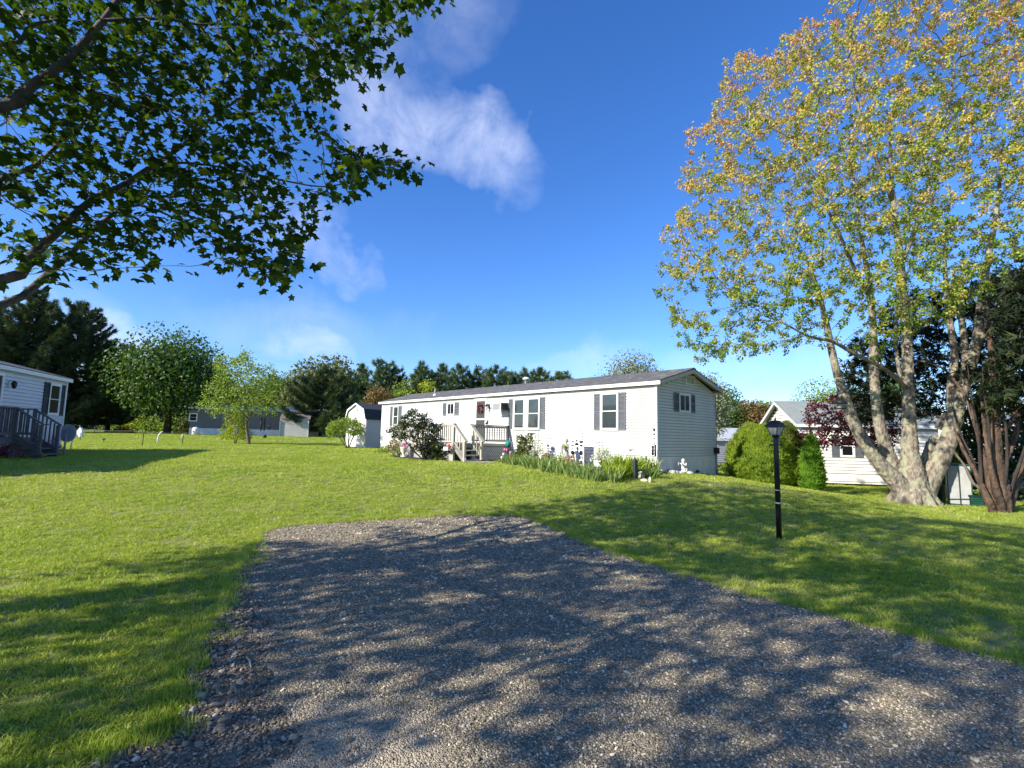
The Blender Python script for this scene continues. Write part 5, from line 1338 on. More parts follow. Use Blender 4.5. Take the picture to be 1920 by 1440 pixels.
P, _ = gm(1130, 1.0, 875); bush('variegated_bush', 'white and yellow variegated bush over a dark urn', 'bush', P + np.array([0, 0, .18]), .34, .34, .50, 'lf_white', 800, .06, lift=.2); e = MB(); e.lathe([(.12, -.02), (.05, .08), (.06, .14), (.15, .24), (.14, .26)], (0, 0, 0), 12); one(e, 'dark_urn', 'obelisk', 'dark pedestal urn under the variegated bush', 'urn', P)
P, _ = gm(1048, 1.3, 878); bush('green_perennial', 'yellow green perennial left of the robed statue', 'plant', P, .22, .22, .38, 'lf_daylily', 260, .07)
for px, py, s in ((1268, 884, .30), (1297, 886, .24), (1318, 884, .26), (1333, 886, .28), (1350, 884, .34)):
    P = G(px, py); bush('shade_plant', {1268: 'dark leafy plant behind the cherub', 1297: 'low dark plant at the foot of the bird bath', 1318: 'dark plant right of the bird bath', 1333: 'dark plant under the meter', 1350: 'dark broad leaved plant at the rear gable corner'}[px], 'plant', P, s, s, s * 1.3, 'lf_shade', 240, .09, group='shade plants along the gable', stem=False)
P, _ = gm(727, 2.3, 842); bush('corner_shrub', 'low light green plant at the far corner of the white home', 'plant', P, .5, .4, .38, 'lf_lime', 420, .08, stem=False)
P, _ = gm(738, 3.1, 848); bush('barberry', 'upright reddish green shrub left of the white urn', 'shrub', P, .30, .30, .75, 'lf_rust', 500, .06, lift=.3)
P, _ = gm(748, 3.3, 850); bush('barberry', 'small green shrub touching the white urn', 'shrub', P, .25, .25, .5, 'lf_lime', 320, .06)
for px, py, sc_ in ((1567, 899, .26), (1625, 905, .30), (1672, 908, .3)):
    P = G(px, py); T = thing('grass_clump', {1567: 'grassy clump by the cone shrub at the cream house skirt', 1625: 'grassy clump at the cream house skirt left of the maple', 1672: 'grassy clump beside the maple stump'}[px], 'plant', P, 0, 'clumps along the cream house'); blades('leaves', 'lf_iris', T, 60, (sc_, sc_ * .6), .45, .018, .3)


# ---------------- background trees
def lobes_crown(n, W_, Hc, z0, seed, flat=1.0):
    rs = np.random.RandomState(seed); C_ = []
    for k in range(n):
        u = rs.normal(size=3); u /= np.linalg.norm(u); f = rs.rand() ** .5 * .72
        C_.append(np.array([u[0] * W_ / 2 * f, u[1] * W_ / 2 * f, z0 + Hc / 2 + u[2] * Hc / 2 * f]))
    return C_


def crown_mesh(name, m, parent, W_, Hc, z0, seed, ls, dens=3.0, nl=22, cap=19000, tm=None, lr=.34):
    C_ = lobes_crown(nl, W_, Hc, z0, seed); A = W_ * Hc * .78; N_ = int(min(cap, 1.9 * dens * A / (ls * ls * .30))); per = max(6, N_ // nl); P = []; Dn = []
    for c in C_:
        r = min(W_, Hc) * lr * (.7 + .6 * NR.rand()); u = rdirs(per); q = (NR.rand(per) ** .4)[:, None]
        P.append(c + u * q * [r * 1.1, r * 1.1, r * .85]); Dn.append(u)
    P = np.concatenate(P); Dn = np.concatenate(Dn); n = len(P)
    return leaves(name, m, parent, P, Dn * .6 + rdirs(n) + [0, 0, -.1], Dn + rdirs(n) * .7, ls * (.65 + .7 * NR.rand(n)), tm or T_lobed())


def broad(name, label, px, Y, top, wpx, m, seed, bark='bark_dark', z0=.22, ls=None, cat='tree', group=None, dens=3.0, base=None, nl=22):
    P = on(px, Y) if base is None else base; h = zat(px, top, P) - P[2]; W_ = wpx * P[1] / F; T = thing(name, label, cat, P, 0, group)
    ls = ls or max(.14, 3.6 * P[1] / F)
    crown_mesh('crown', m, T, W_, h * (1 - z0), h * z0, seed, ls, dens, nl)
    e = MB(); r0 = h * .022 + .05; e.tube([(0, 0, -.2), (.03, .02, h * .25), (-.05, .05, h * .55), (0, 0, h * .8)], [r0 * 1.4, r0, r0 * .6, r0 * .15], 8)
    rs = random.Random(seed)
    for k in range(6): a = k * 1.05 + rs.random(); e.tube([(0, 0, h * (.22 + .05 * k)), (W_ * .18 * math.cos(a), W_ * .18 * math.sin(a), h * (.38 + .06 * k)), (W_ * .36 * math.cos(a), W_ * .36 * math.sin(a), h * (.5 + .07 * k))], [r0 * .5, r0 * .32, r0 * .08], 6)
    e.build('trunk', bark, T); return T


def pine_mesh(h, W_, seed, z0=.12, ls=.5, n_wh=15, dens=1.0, upt=.25, full=.85):
    rs = np.random.RandomState(seed); P = []; Dn = []; e = MB(); r0 = h * .016 + .05
    e.tube([(0, 0, -.2), (.05 * rs.normal(), .05 * rs.normal(), h * .5), (0, 0, h * .98)], [r0 * 1.2, r0 * .7, .02], 8)
    for w in range(n_wh):
        f = w / (n_wh - 1); z = h * (z0 + (1 - z0) * f ** .92); prof = (1 - f) ** .62 * (full + (1 - full) * math.sin(f * 9 + seed)) + .05
        nb = 6 if f < .8 else 4
        for b in range(nb):
            a = b * 6.283 / nb + w * 1.1 + rs.normal() * .25; L_ = W_ / 2 * prof * (rs.uniform(.62, 1.2) if rs.rand() > .12 else .4); d = np.array([math.cos(a), math.sin(a), 0])
            rise = L_ * (upt + .5 * f); sag = -L_ * .15 * (1 - f)
            pts_ = [np.array([0, 0, z]) + d * L_ * t + np.array([0, 0, rise * t ** 2 + sag * math.sin(t * 3.1)]) for t in (0, .35, .7, 1)]
            if L_ > .5: e.tube([tuple(q) for q in pts_], [max(.012, L_ * .018), L_ * .012, L_ * .008, .006], 4)
            k = max(6, int(L_ / ls * 12 * dens))
            t = .25 + .78 * rs.rand(k); side = rs.normal(size=k) * L_ * .13 * (1.2 - t)
            q = np.array([0, 0, z]) + d[None] * (L_ * t)[:, None] + np.array([-d[1], d[0], 0])[None] * side[:, None]; q[:, 2] += rise * t ** 2 + sag * np.sin(t * 3.1) + rs.normal(size=k) * ls * .25
            P.append(q); Dn.append(d[None] * .8 + np.array([-d[1], d[0], 0])[None] * np.sign(side)[:, None] * .6 + rs.normal(size=(k, 3)) * .35 + [0, 0, .35])
    return np.concatenate(P), np.concatenate(Dn), e


def pine(name, label, px, Y, top, wpx, seed, m='lf_pine', z0=.12, cat='pine tree', group=None, base=None, ls=None, dens=1.0, n_wh=15, full=.85, bark='bark_dark', upt=.25):
    P0 = on(px, Y) if base is None else base; h = zat(px, top, P0) - P0[2]; W_ = wpx * P0[1] / F; T = thing(name, label, cat, P0, 0, group); ls = ls or max(.3, 5.5 * P0[1] / F)
    P, Dn, e = pine_mesh(h, W_, seed, z0, ls, n_wh, dens, upt, full); n = len(P)
    leaves('crown', m, T, P, Dn, rdirs(n, 1.0), ls * (.7 + .6 * NR.rand(n)), T_spray(6, 1.0, .20)); e.build('trunk', bark, T); return T


# left wood
pine('white_pine', 'tallest dark white pine at the far left edge', 40, 52, 548, 210, 3, z0=.10, n_wh=24, dens=1.6, ls=.42)
pine('white_pine', 'dark pine left of centre in the left wood with a ragged crown', 125, 56, 572, 215, 5, z0=.10, n_wh=24, dens=1.6, ls=.42)
pine('white_pine', 'shorter dark pine with layered limbs beside the big green maple', 200, 60, 640, 150, 8, z0=.14, n_wh=17, dens=1.3, ls=.42)
pine('white_pine', 'dark pine partly hidden behind the gray house roof', -60, 50, 560, 220, 9, z0=.10, n_wh=18, dens=1.3, ls=.42)
broad('maple_tree', 'broad green maple with a round crown in the left wood', 312, 56, 628, 185, 'lf_green', 21, z0=.13, dens=3.8, ls=.30, nl=30)
broad('maple_tree', 'dark maple filling the gap behind the round green maple', 385, 75, 672, 90, 'lf_green', 22, z0=.1)
for i, (px, top, w, m) in enumerate([(205, 778, 40, 'lf_olive'), (232, 782, 40, 'lf_lime'), (252, 776, 44, 'lf_yellow'), (283, 782, 40, 'lf_lime'), (322, 782, 42, 'lf_lime'), (343, 786, 30, 'lf_olive')]):
    P = on(px, 76); h = zat(px, top, P) - P[2]; bush('sunlit_bush', ['olive bush under the pines left of the red shrub', 'lime bush above the red shrub', 'yellow green bush, brightest under the left wood', 'lime bush left of the maple trunk', 'lime bush right of the maple trunk', 'olive bush next to the slate house'][i], 'bush', P, w * 76 / F / 2, 1.6, h, m, 700, .30, stem=False, group='sunlit bushes under the left wood')
P = on(228, 57); bush('red_shrub', 'low spreading red leaved shrub on the far left lawn', 'shrub', P, 1.0, .8, .75, 'lf_redmaple', 500, .18, stem=False)
# middle distance
broad('olive_tree', 'large olive green tree with a domed crown behind the spreading pine', 598, 72, 667, 135, 'lf_olive', 31, z0=.12, dens=5.0, nl=30, ls=.42)
pine('spreading_pine', 'broad spreading dark pine behind the beige shed', 606, 53.5, 692, 145, 12, z0=.16, n_wh=14, dens=2.0, ls=.40, full=.95, upt=.1, base=G(593, 820) if False else on(600, 59))
broad('green_tree', 'mid green tree peeping out behind the thin lacy tree', 520, 76, 700, 110, 'lf_green', 33, z0=.1)
# far treeline
for i, (px, top, w, kind) in enumerate([(652, 690, 60, 'b'), (690, 700, 66, 'o'), (672, 688, 46, 'p'), (712, 681, 56, 'p'), (735, 690, 40, 'p'), (762, 692, 64, 'l'), (785, 683, 46, 'p'), (803, 704, 48, 'y'), (823, 686, 52, 'p'), (855, 688, 52, 'p'), (894, 693, 56, 'p'), (928, 690, 52, 'p'), (955, 702, 44, 'p'), (982, 695, 50, 'p'), (1010, 694, 56, 'p'), (1045, 701, 46, 'p'), (1060, 700, 36, 'p'), (706, 720, 62, 'r'), (735, 730, 44, 'l')]):
    Y = 96 + (i * 37 % 11) - (10 if kind in 'lyr' else 0)
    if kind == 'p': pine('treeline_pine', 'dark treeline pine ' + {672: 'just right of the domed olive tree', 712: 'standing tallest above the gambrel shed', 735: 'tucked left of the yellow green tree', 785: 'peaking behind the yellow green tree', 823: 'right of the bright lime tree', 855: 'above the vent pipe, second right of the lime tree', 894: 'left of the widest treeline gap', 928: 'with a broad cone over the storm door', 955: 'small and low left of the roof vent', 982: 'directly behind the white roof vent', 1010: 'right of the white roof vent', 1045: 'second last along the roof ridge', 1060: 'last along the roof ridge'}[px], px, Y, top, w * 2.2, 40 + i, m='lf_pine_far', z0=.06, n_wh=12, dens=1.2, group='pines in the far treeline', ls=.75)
    else: broad({'b': 'green_tree', 'o': 'green_tree', 'l': 'green_tree', 'y': 'lime_tree', 'r': 'rusty_tree'}[kind], {652: 'green tree behind the right side of the spreading pine', 690: 'olive tree left of the tall treeline pine', 762: 'yellow green tree in the treeline over the far roof end', 803: 'bright lime tree rising behind the vent pipe', 706: 'rusty brown leaved tree above the gambrel shed roof', 735: 'low yellow green tree right of the rusty one'}[px], px, Y, top, w, {'b': 'lf_green', 'o': 'lf_olive', 'l': 'lf_lime', 'y': 'lf_yellow', 'r': 'lf_rust'}[kind], 60 + i, z0=.05, nl=16, group='broadleaf trees in the far treeline')
# dense wood behind everything (reads as one mass)
n = 20000; x = NR.uniform(-150, 120, n); y = 118 + NR.rand(n) * 22; hgt = (11.5 + 1.8 * np.sin(x * .21) + 1.5 * np.sin(x * .53 + 1)) * (1 - .55 * sm(6, 20, x)); z = NR.rand(n) * hgt
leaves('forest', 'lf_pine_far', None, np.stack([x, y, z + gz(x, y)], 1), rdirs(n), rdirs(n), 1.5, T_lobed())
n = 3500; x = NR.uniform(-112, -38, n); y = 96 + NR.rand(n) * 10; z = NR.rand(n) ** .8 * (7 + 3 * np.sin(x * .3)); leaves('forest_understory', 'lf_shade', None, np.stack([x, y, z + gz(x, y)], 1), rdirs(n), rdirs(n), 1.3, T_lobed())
# behind the white home, right
broad('silver_tree', 'open silvery tree rising over the roof ridge', 1190, 46, 661, 120, 'lf_silver', 71, z0=.3, dens=1.5, bark='bark_gray', nl=26)
broad('silver_tree', 'silvery tree just behind the gable peak', 1335, 38, 690, 78, 'lf_silver', 72, z0=.25, dens=1.6, bark='bark_gray')
broad('green_tree', 'full green tree between the gable and the hedge', 1362, 60, 728, 100, 'lf_green', 73, z0=.05, dens=3.2)
broad('brown_tree', 'brownish green tree left of the metal roof', 1408, 58, 738, 60, 'lf_rust', 74, z0=.05)
broad('lime_tree', 'yellow green tree top beside the metal roof', 1440, 72, 741, 60, 'lf_lime', 75, z0=.05)
broad('lime_tree', 'yellow green tree behind the metal roof ridge', 1560, 44, 712, 110, 'lf_lime', 76, z0=.2, dens=2.2)
broad('green_tree', 'green tree far behind the maple stems', 1660, 50, 690, 130, 'lf_green', 77, z0=.1)
n = 5000; x = NR.uniform(18, 80, n); y = 66 + NR.rand(n) * 10; z = NR.rand(n) * (5 + 2 * np.sin(x * .4)); leaves('forest_right', 'lf_green', None, np.stack([x, y, z + gz(x, y)], 1), rdirs(n), rdirs(n), .9, T_lobed())


# ---------------- clipped evergreens
def evergreen(name, label, P, rx_, ry_, h, m, n, ls, pw=1.0, group=None, core='lf_shade'):
    T = thing(name, label, 'hedge shrub', P, 0, group); v = NR.rand(n); a = NR.rand(n) * 6.283; prof = np.clip((1 - v ** (2.2 * pw)), 0, 1) ** (.62) * (.84 + .16 * np.minimum(1, v * 5))
    lump = 1 + .06 * np.sin(a * 5 + v * 9) + .06 * np.sin(a * 3 - v * 14 + 1) + .04 * np.sin(a * 13 + v * 27) + NR.normal(size=n) * .05
    inn = 1 - .30 * NR.rand(n) ** 2
    pos = np.stack([rx_ * prof * np.cos(a) * lump * inn, ry_ * prof * np.sin(a) * lump * inn, h * v * .985 + .03], 1)
    d = np.stack([np.cos(a), np.sin(a), np.full(n, 1.6) + v * 1.5], 1) + rdirs(n) * .6; nr = np.stack([np.cos(a), np.sin(a), .25 + v], 1) + rdirs(n) * .38
    leaves('foliage', m, T, pos, d, nr, ls * (.6 + .8 * NR.rand(n)), T_spray(5, .75, .30), np.clip(.5 + .33 * np.sin(a * 9 + 5 * np.sin(v * 23)) * np.sin(v * 31 + 3 * np.sin(a * 4)) + NR.normal(size=n) * .2, 0, .999))
    e = MB(); zz = np.linspace(0, 1, 12); e.lathe([(max(.02, .68 * min(rx_, ry_) * (1 - z ** (2.2 * pw)) ** .62 * (.8 + .2 * min(1, z * 5))), h * z * .94) for z in zz], (0, 0, 0), 16)  # solid dark core added inside the foliage to block light, not real branches
    e.v = [(x * rx_ / min(rx_, ry_), y * ry_ / min(rx_, ry_), z) for x, y, z in e.v]; e.build('blocking_core', 'bark_dark', T); return T


hd = []
for nm, px, base_py, top_py, w, m, lab, n in (('a', 1411, 886, 797, 92, 'lf_hedge', 'rounded clipped evergreen at the back left of the hedge group', 5200), ('c', 1478, 901, 796, 74, 'lf_hedge_dark', 'dark clipped evergreen behind the lamp post lantern', 4600), ('b', 1437, 897, 801, 118, 'lf_hedge', 'largest yellow green clipped evergreen at the front of the hedge', 6500), ('d', 1523, 904, 823, 40, 'lf_cone', 'narrow bright green cone shrub at the cream house corner', 3000)):
    P = G(px, base_py if nm != 'a' else 884)
    if nm == 'b': P = at(px, 897, 18.0); P[2] = gz(P[0], P[1])
    if nm == 'c': P = at(px, 899, 19.3); P[2] = gz(P[0], P[1])
    if nm == 'a': P = at(px, 886, 24.0); P[2] = gz(P[0], P[1])
    if nm == 'd': P = at(px, 904, 16.9); P[2] = gz(P[0], P[1])
    h = zat(px, top_py, P) - P[2]; r_ = w / 2 * P[1] / F; evergreen('clipped_evergreen', lab, P, r_, r_ * .95 if nm != 'c' else r_ * 1.1, h, M[m], n, .15, {'a': 1.1, 'b': .66, 'c': .95, 'd': .62}[nm], 'evergreens before the cream house')

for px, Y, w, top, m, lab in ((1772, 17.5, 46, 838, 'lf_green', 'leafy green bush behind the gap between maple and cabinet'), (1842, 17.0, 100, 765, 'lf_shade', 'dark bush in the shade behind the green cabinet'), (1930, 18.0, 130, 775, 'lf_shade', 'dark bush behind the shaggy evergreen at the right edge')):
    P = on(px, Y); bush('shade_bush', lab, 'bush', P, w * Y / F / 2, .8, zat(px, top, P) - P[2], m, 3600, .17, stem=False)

# ---------------- helper for grown trees
def grown(T, off, hand, att, step, infl, kill, iters, r0, bark, leaf_fn, main_name='trunk', jit=.15, bias=(0, 0, .04), hand_mesh=True, limb_parts=False):
    """hand = list of (points, radii, parent_index_of_polyline or -1). Grows twigs from the hand-laid limbs to the attraction points."""
    P = []; par = []; rad = []; polyst = []
    for pts_, rr, pi in hand:
        dn = []; rn_ = []
        for i in range(len(pts_) - 1):
            k = max(1, int(np.linalg.norm(np.array(pts_[i + 1]) - np.array(pts_[i])) / (step * 1.2)))
            for j in range(k): dn.append(np.array(pts_[i]) + (np.array(pts_[i + 1]) - np.array(pts_[i])) * j / k); rn_.append(rr[i] + (rr[i + 1] - rr[i]) * j / k)
        dn.append(np.array(pts_[-1])); rn_.append(rr[-1]); base = len(P)
        for i, q in enumerate(dn):
            if i == 0:
                if pi < 0 or not P: par.append(-1)
                else: par.append(int(np.linalg.norm(np.array(P) - q, axis=1).argmin()))
            else: par.append(base + i - 1)
            P.append(q); rad.append(rn_[i])
        polyst.append((base, len(P)))
    nh = len(P); allP, allpar = colonize(P, par, rad, att, step, infl, kill, iters, bias, jit)
    r, ch = radii(allP, allpar, r0, 2.3, rad); chs = chains(allP, allpar, r, nh)
    branch_mesh('branches', bark, T, allP, r, chs, np.array(off)); leaf_fn(allP, allpar, r, ch, nh)
    return allP, r, polyst, rad


def smooth_poly(pts_, rr, n=4):
    """Catmull-Rom through hand points"""
    p = [np.array(q, float) for q in pts_]; p = [2 * p[0] - p[1]] + p + [2 * p[-1] - p[-2]]; out = []; ro = []
    for i in range(1, len(p) - 2):
        for j in range(n):
            t = j / n; out.append(.5 * ((2 * p[i]) + (-p[i - 1] + p[i + 1]) * t + (2 * p[i - 1] - 5 * p[i] + 4 * p[i + 1] - p[i + 2]) * t * t + (-p[i - 1] + 3 * p[i] - 3 * p[i + 1] + p[i + 2]) * t ** 3)); ro.append(rr[i - 1] + (rr[i] - rr[i - 1]) * t)
    out.append(p[-2]); ro.append(rr[-1]); return out, ro


# ---------------- thin lacy tree on the lawn
B0 = G(468, 834); Y0 = B0[1]; T = thing('lacy_tree', 'thin young tree with lacy light green foliage on the left lawn', 'tree', B0)
q = lambda px, py, dy=0: at(px, py, Y0 + dy)
hand = [smooth_poly([B0 - [0, 0, .1], q(462, 800), q(464, 775)], [.11, .09, .07]) + (-1,), smooth_poly([q(464, 775), q(452, 740, .3), q(445, 705, .5), q(455, 675, .2)], [.055, .04, .03, .015]) + (0,), smooth_poly([q(463, 790), q(478, 765, -.4), q(490, 735, -.6), q(495, 705, -.4)], [.055, .04, .028, .015]) + (0,), smooth_poly([q(463, 782), q(440, 760, -.8), q(415, 745, -1)], [.04, .03, .015]) + (0,)]
poly = [(368, 755), (385, 738), (378, 722), (400, 705), (405, 665), (418, 660), (430, 680), (452, 652), (470, 655), (480, 690), (505, 682), (522, 695), (530, 720), (520, 745), (532, 765), (510, 780), (480, 770), (450, 780), (420, 775), (395, 785)]
px = NR.uniform(365, 535, 5200); py = NR.uniform(650, 788, 5200); k = in_poly(px, py, poly); px, py = px[k], py[k]; dy = NR.uniform(-1, 1, len(px)) * 2.2 * np.sqrt(np.clip(1 - ((px - 452) / 95) ** 2, .05, 1))
att = np.array([at(a, b, Y0 + c) for a, b, c in zip(px[:620], py[:620], dy[:620])])


def lf(P, par, r, ch, nh):
    t = np.where((np.arange(len(P)) >= nh) & (r < .016))[0]; k = 7; I = np.repeat(t, k); pos = P[I] - B0 + NR.normal(size=(len(I), 3)) * .13
    leaves('foliage', 'lf_lime', T, pos, rdirs(len(I), -.3), rdirs(len(I), .8), .14 * (.7 + .6 * NR.rand(len(I))), T_leaf(.34))


grown(T, B0, hand, att, .22, 2.5, .24, 60, .006, 'bark_dark', lf)
e = MB()
for pts_, rr, _ in hand: e.tube([tuple(a - B0) for a in pts_], rr, 8)
e.build('trunk', 'bark_gray', T)
P = G(441, 832); bush('forsythia', 'bright yellow green shrub left of the lacy tree trunk', 'shrub', P, .95, .8, zat(441, 772, P) - P[2], 'lf_yellow', 2600, .11, lift=.12)
for i, (px, a, b) in enumerate(((491, 783, 808), (497, 781, 808), (506, 794, 806))):
    P = at(px, a, Y0 - .3); z = zat(px, b, P) - P[2]; e = MB(); e.tube([(0, 0, .55), (0, 0, 0)], .006, 4); e.tube([(0, 0, 0), (0, 0, z * .5), (0, 0, z)], [.05, .07, .03], 6); one(e, 'hanging_feeder', 'feeder', ['dark tube hanging from the lacy tree, leftmost of three', 'dark tube hanging from the lacy tree, middle of three', 'short dark feeder hanging lowest from the lacy tree'][i], 'bird feeder', P, 0, 'feeders in the lacy tree')

# ---------------- bush before the gambrel shed
B1 = at(652, 840, 30.0); B1[2] = gz(B1[0], B1[1]); T1 = thing('lilac_bush', 'bright green many stemmed bush before the white gambrel shed', 'bush', B1)
q1 = lambda px, py, dy=0: at(px, py, 30.0 + dy)
hand = [smooth_poly([B1 + [.04 * math.cos(a), .04 * math.sin(a), -.05], B1 + [.35 * math.cos(a) - .1, .35 * math.sin(a), .55], B1 + [.75 * math.cos(a) - .2, .6 * math.sin(a), 1.05]], [.03, .022, .012]) + (-1,) for a in [i * .785 for i in range(8)]]
poly = [(610, 812), (618, 795), (635, 785), (655, 782), (672, 788), (682, 800), (678, 812), (668, 818), (650, 812), (630, 816), (615, 820)]
px = NR.uniform(608, 684, 1500); py = NR.uniform(780, 822, 1500); k = in_poly(px, py, poly); px, py = px[k][:420], py[k][:420]; att = np.array([at(a, b, 30 + c) for a, b, c in zip(px, py, NR.uniform(-.9, .9, len(px)))])


def lf(P, par, r, ch, nh):
    t = np.where((np.arange(len(P)) >= nh) & (r < .01))[0]; k = 9; I = np.repeat(t, k); leaves('foliage', 'lf_lime', T1, P[I] - B1 + NR.normal(size=(len(I), 3)) * .07, rdirs(len(I), .2), rdirs(len(I), .6), .10 * (.7 + .6 * NR.rand(len(I))), T_leaf(.38))


grown(T1, B1, hand, att, .12, 1.6, .13, 50, .005, 'bark_gray', lf)
e = MB()
for pts_, rr, _ in hand: e.tube([tuple(a - B1) for a in pts_], rr, 6)
e.build('stem', 'bark_gray', T1)

# ---------------- rhododendron before the deck
B2, _ = gm(796, 3.35, 860); YB = B2[1]; T2 = thing('rhododendron', 'tall dark leathery leaved shrub hiding the left part of the deck', 'shrub', B2)
hand = []
for i, (px, py, dy) in enumerate([(750, 812, -.2), (765, 800, .2), (772, 785, -.1), (790, 790, .3), (800, 780, 0), (812, 800, .25), (822, 812, -.2), (832, 835, .1), (812, 838, -.3), (785, 815, -.4), (760, 828, .1), (843, 850, -.1)]):
    a = i * .52; b = B2 + [.06 * math.cos(a), .06 * math.sin(a), -.05]; tgt = at(px, py, YB + dy); hand.append(smooth_poly([b, b * .55 + tgt * .45 + [0, 0, -.12 + .1 * (i % 3)], tgt], [.03, .022, .010]) + (-1,))
poly = [(724, 806), (735, 800), (742, 790), (752, 782), (762, 775), (772, 765), (780, 770), (790, 778), (800, 774), (806, 782), (812, 795), (826, 790), (832, 800), (826, 815), (832, 830), (845, 842), (842, 860), (820, 862), (800, 850), (775, 850), (765, 825), (745, 825), (730, 815)]
px = NR.uniform(722, 848, 2400); py = NR.uniform(764, 864, 2400); k = in_poly(px, py, poly); px, py = px[k][:640], py[k][:640]; att = np.array([at(a, b, YB + c) for a, b, c in zip(px, py, NR.uniform(-.55, .45, len(px)))])


def lf(P, par, r, ch, nh):
    t = np.where((np.arange(len(P)) >= nh) & (ch == 0))[0]; t2 = np.where((np.arange(len(P)) >= nh) & (r < .008) & (ch > 0))[0]; t2 = t2[NR.rand(len(t2)) < .85]
    I = np.concatenate([np.repeat(t, 11), np.repeat(t2, 6)]); ang = NR.rand(len(I)) * 6.28; d = np.stack([np.cos(ang), np.sin(ang), NR.normal(size=len(I)) * .45 - .05], 1)
    leaves('foliage', 'lf_rhodo', T2, P[I] - B2 + NR.normal(size=(len(I), 3)) * .02, d, np.tile([0, 0, 1.0], (len(I), 1)) + rdirs(len(I)) * .35, .165 * (.7 + .5 * NR.rand(len(I))), T_leaf(.19))


grown(T2, B2, hand, att, .09, 1.2, .10, 50, .004, 'bark_dark', lf)
e = MB()
for pts_, rr, _ in hand: e.tube([tuple(a - B2) for a in pts_], rr, 6)
e.build('stem', 'bark_dark', T2)

# ---------------- red leaved japanese maple
B3 = on(1664, 18.3); T3 = thing('purple_maple', 'small purple leaved maple before the cream house window', 'tree', B3)
a3 = lambda px, py, dy=0: at(px, py, 18.3 + dy)
hand = [smooth_poly([B3 - [0, 0, .1], a3(1661, 870), a3(1645, 842)], [.06, .05, .04]) + (-1,)] + [smooth_poly([a3(1645, 842), a3(x1, y1, d / 2), a3(x2, y2, d)], [.035, .022, .01]) + (0,) for x1, y1, x2, y2, d in ((1580, 815, 1545, 790, -.5), (1590, 800, 1565, 765, .4), (1620, 805, 1640, 785, 0), (1625, 820, 1668, 815, -.4), (1580, 830, 1520, 812, .2))]
poly = [(1492, 812), (1510, 800), (1500, 782), (1515, 765), (1505, 748), (1530, 750), (1550, 740), (1590, 735), (1640, 745), (1680, 780), (1695, 810), (1680, 838), (1650, 838), (1610, 836), (1580, 838), (1545, 832), (1535, 850), (1525, 845), (1530, 825), (1505, 822)]
px = NR.uniform(1490, 1698, 3600); py = NR.uniform(734, 852, 3600); k = in_poly(px, py, poly); px, py = px[k][:640], py[k][:640]; att = np.array([at(a, b, 18.3 + c) for a, b, c in zip(px, py, NR.uniform(-1.0, .9, len(px)))])


def lf(P, par, r, ch, nh):
    t = np.where((np.arange(len(P)) >= nh) & (r < .009))[0]; I = np.repeat(t, 6); leaves('foliage', 'lf_purple', T3, P[I] - B3 + NR.normal(size=(len(I), 3)) * [.07, .07, .035], rdirs(len(I), -.3), rdirs(len(I), 1), .085 * (.7 + .6 * NR.rand(len(I))), T_lobed())


grown(T3, B3, hand, att, .13, 1.8, .14, 60, .004, 'bark_dark', lf, bias=(0, 0, 0))
e = MB()
for pts_, rr, _ in hand: e.tube([tuple(a - B3) for a in pts_], rr, 7)
e.build('trunk', 'bark_dark', T3)

# ---------------- shaggy evergreen at the right edge
B4 = G(1880, 962); Y4 = B4[1]; T4 = thing('shaggy_juniper', 'old many stemmed evergreen with shaggy red brown bark and dark foliage', 'tree', B4)
a4 = lambda px, py, dy=0: at(px, py, Y4 + dy)
hand = [smooth_poly([B4 + [0, .05, -.15], a4(1876, 925), a4(1870, 870), a4(1866, 800), a4(1862, 730, .2), a4(1858, 650, .4), a4(1850, 560, .6)], [.24, .19, .135, .115, .095, .07, .04]) + (-1,),
        smooth_poly([B4 + [-.12, .1, -.1], a4(1858, 915, .1), a4(1842, 850, .3), a4(1828, 790, .6), a4(1805, 735, 1.0), a4(1770, 690, 1.5)], [.12, .09, .065, .055, .045, .03]) + (-1,),
        smooth_poly([B4 + [-.05, -.1, -.1], a4(1866, 910, -.2), a4(1853, 850, -.2), a4(1845, 790, 0), a4(1838, 720, .2)], [.09, .07, .05, .045, .035]) + (-1,),
        smooth_poly([B4 + [.15, .05, -.1], a4(1900, 915, .1), a4(1918, 870, .2), a4(1945, 830, .4), a4(1980, 760, .6)], [.13, .10, .075, .06, .045]) + (-1,),
        smooth_poly([a4(1873, 880), a4(1892, 850, .2), a4(1906, 810, .3), a4(1912, 760, .4)], [.07, .06, .05, .035]) + (-1,),
        smooth_poly([a4(1868, 810), a4(1890, 800, -.2), a4(1905, 770, -.3)], [.06, .05, .04]) + (-1,),
        smooth_poly([B4 + [-.2, 0, -.05], a4(1850, 930, -.1), a4(1826, 880, .5), a4(1800, 830, 1.0), a4(1780, 780, 1.5)], [.10, .07, .05, .04, .02]) + (-1,)]
poly = [(1580, 700), (1592, 650), (1600, 640), (1640, 610), (1690, 560), (1760, 545), (1850, 520), (1960, 500), (2060, 560), (2080, 760), (1990, 810), (1940, 800), (1880, 772), (1820, 785), (1770, 795), (1720, 780), (1690, 790), (1640, 800), (1600, 790), (1575, 740)]
px = NR.uniform(1570, 2085, 6000); py = NR.uniform(500, 802, 6000); k = in_poly(px, py, poly); px, py = px[k][:1500], py[k][:1500]; dy = .2 + 3.6 * NR.rand(len(px)) * np.clip((2100 - px) / 300, .3, 1); fr_ = (px > 1872) & (py < 745) & (NR.rand(len(px)) < .6); dy = np.where(fr_, -1.5 * NR.rand(len(px)), dy); dy = np.where(px < 1868, np.maximum(dy, G(1712, 946)[1] - Y4 + .75 + .5 * NR.rand(len(px))), dy)
att = np.array([at(a, b, Y4 + c + max(0, (1800 - a)) * .008) for a, b, c in zip(px, py, dy)])


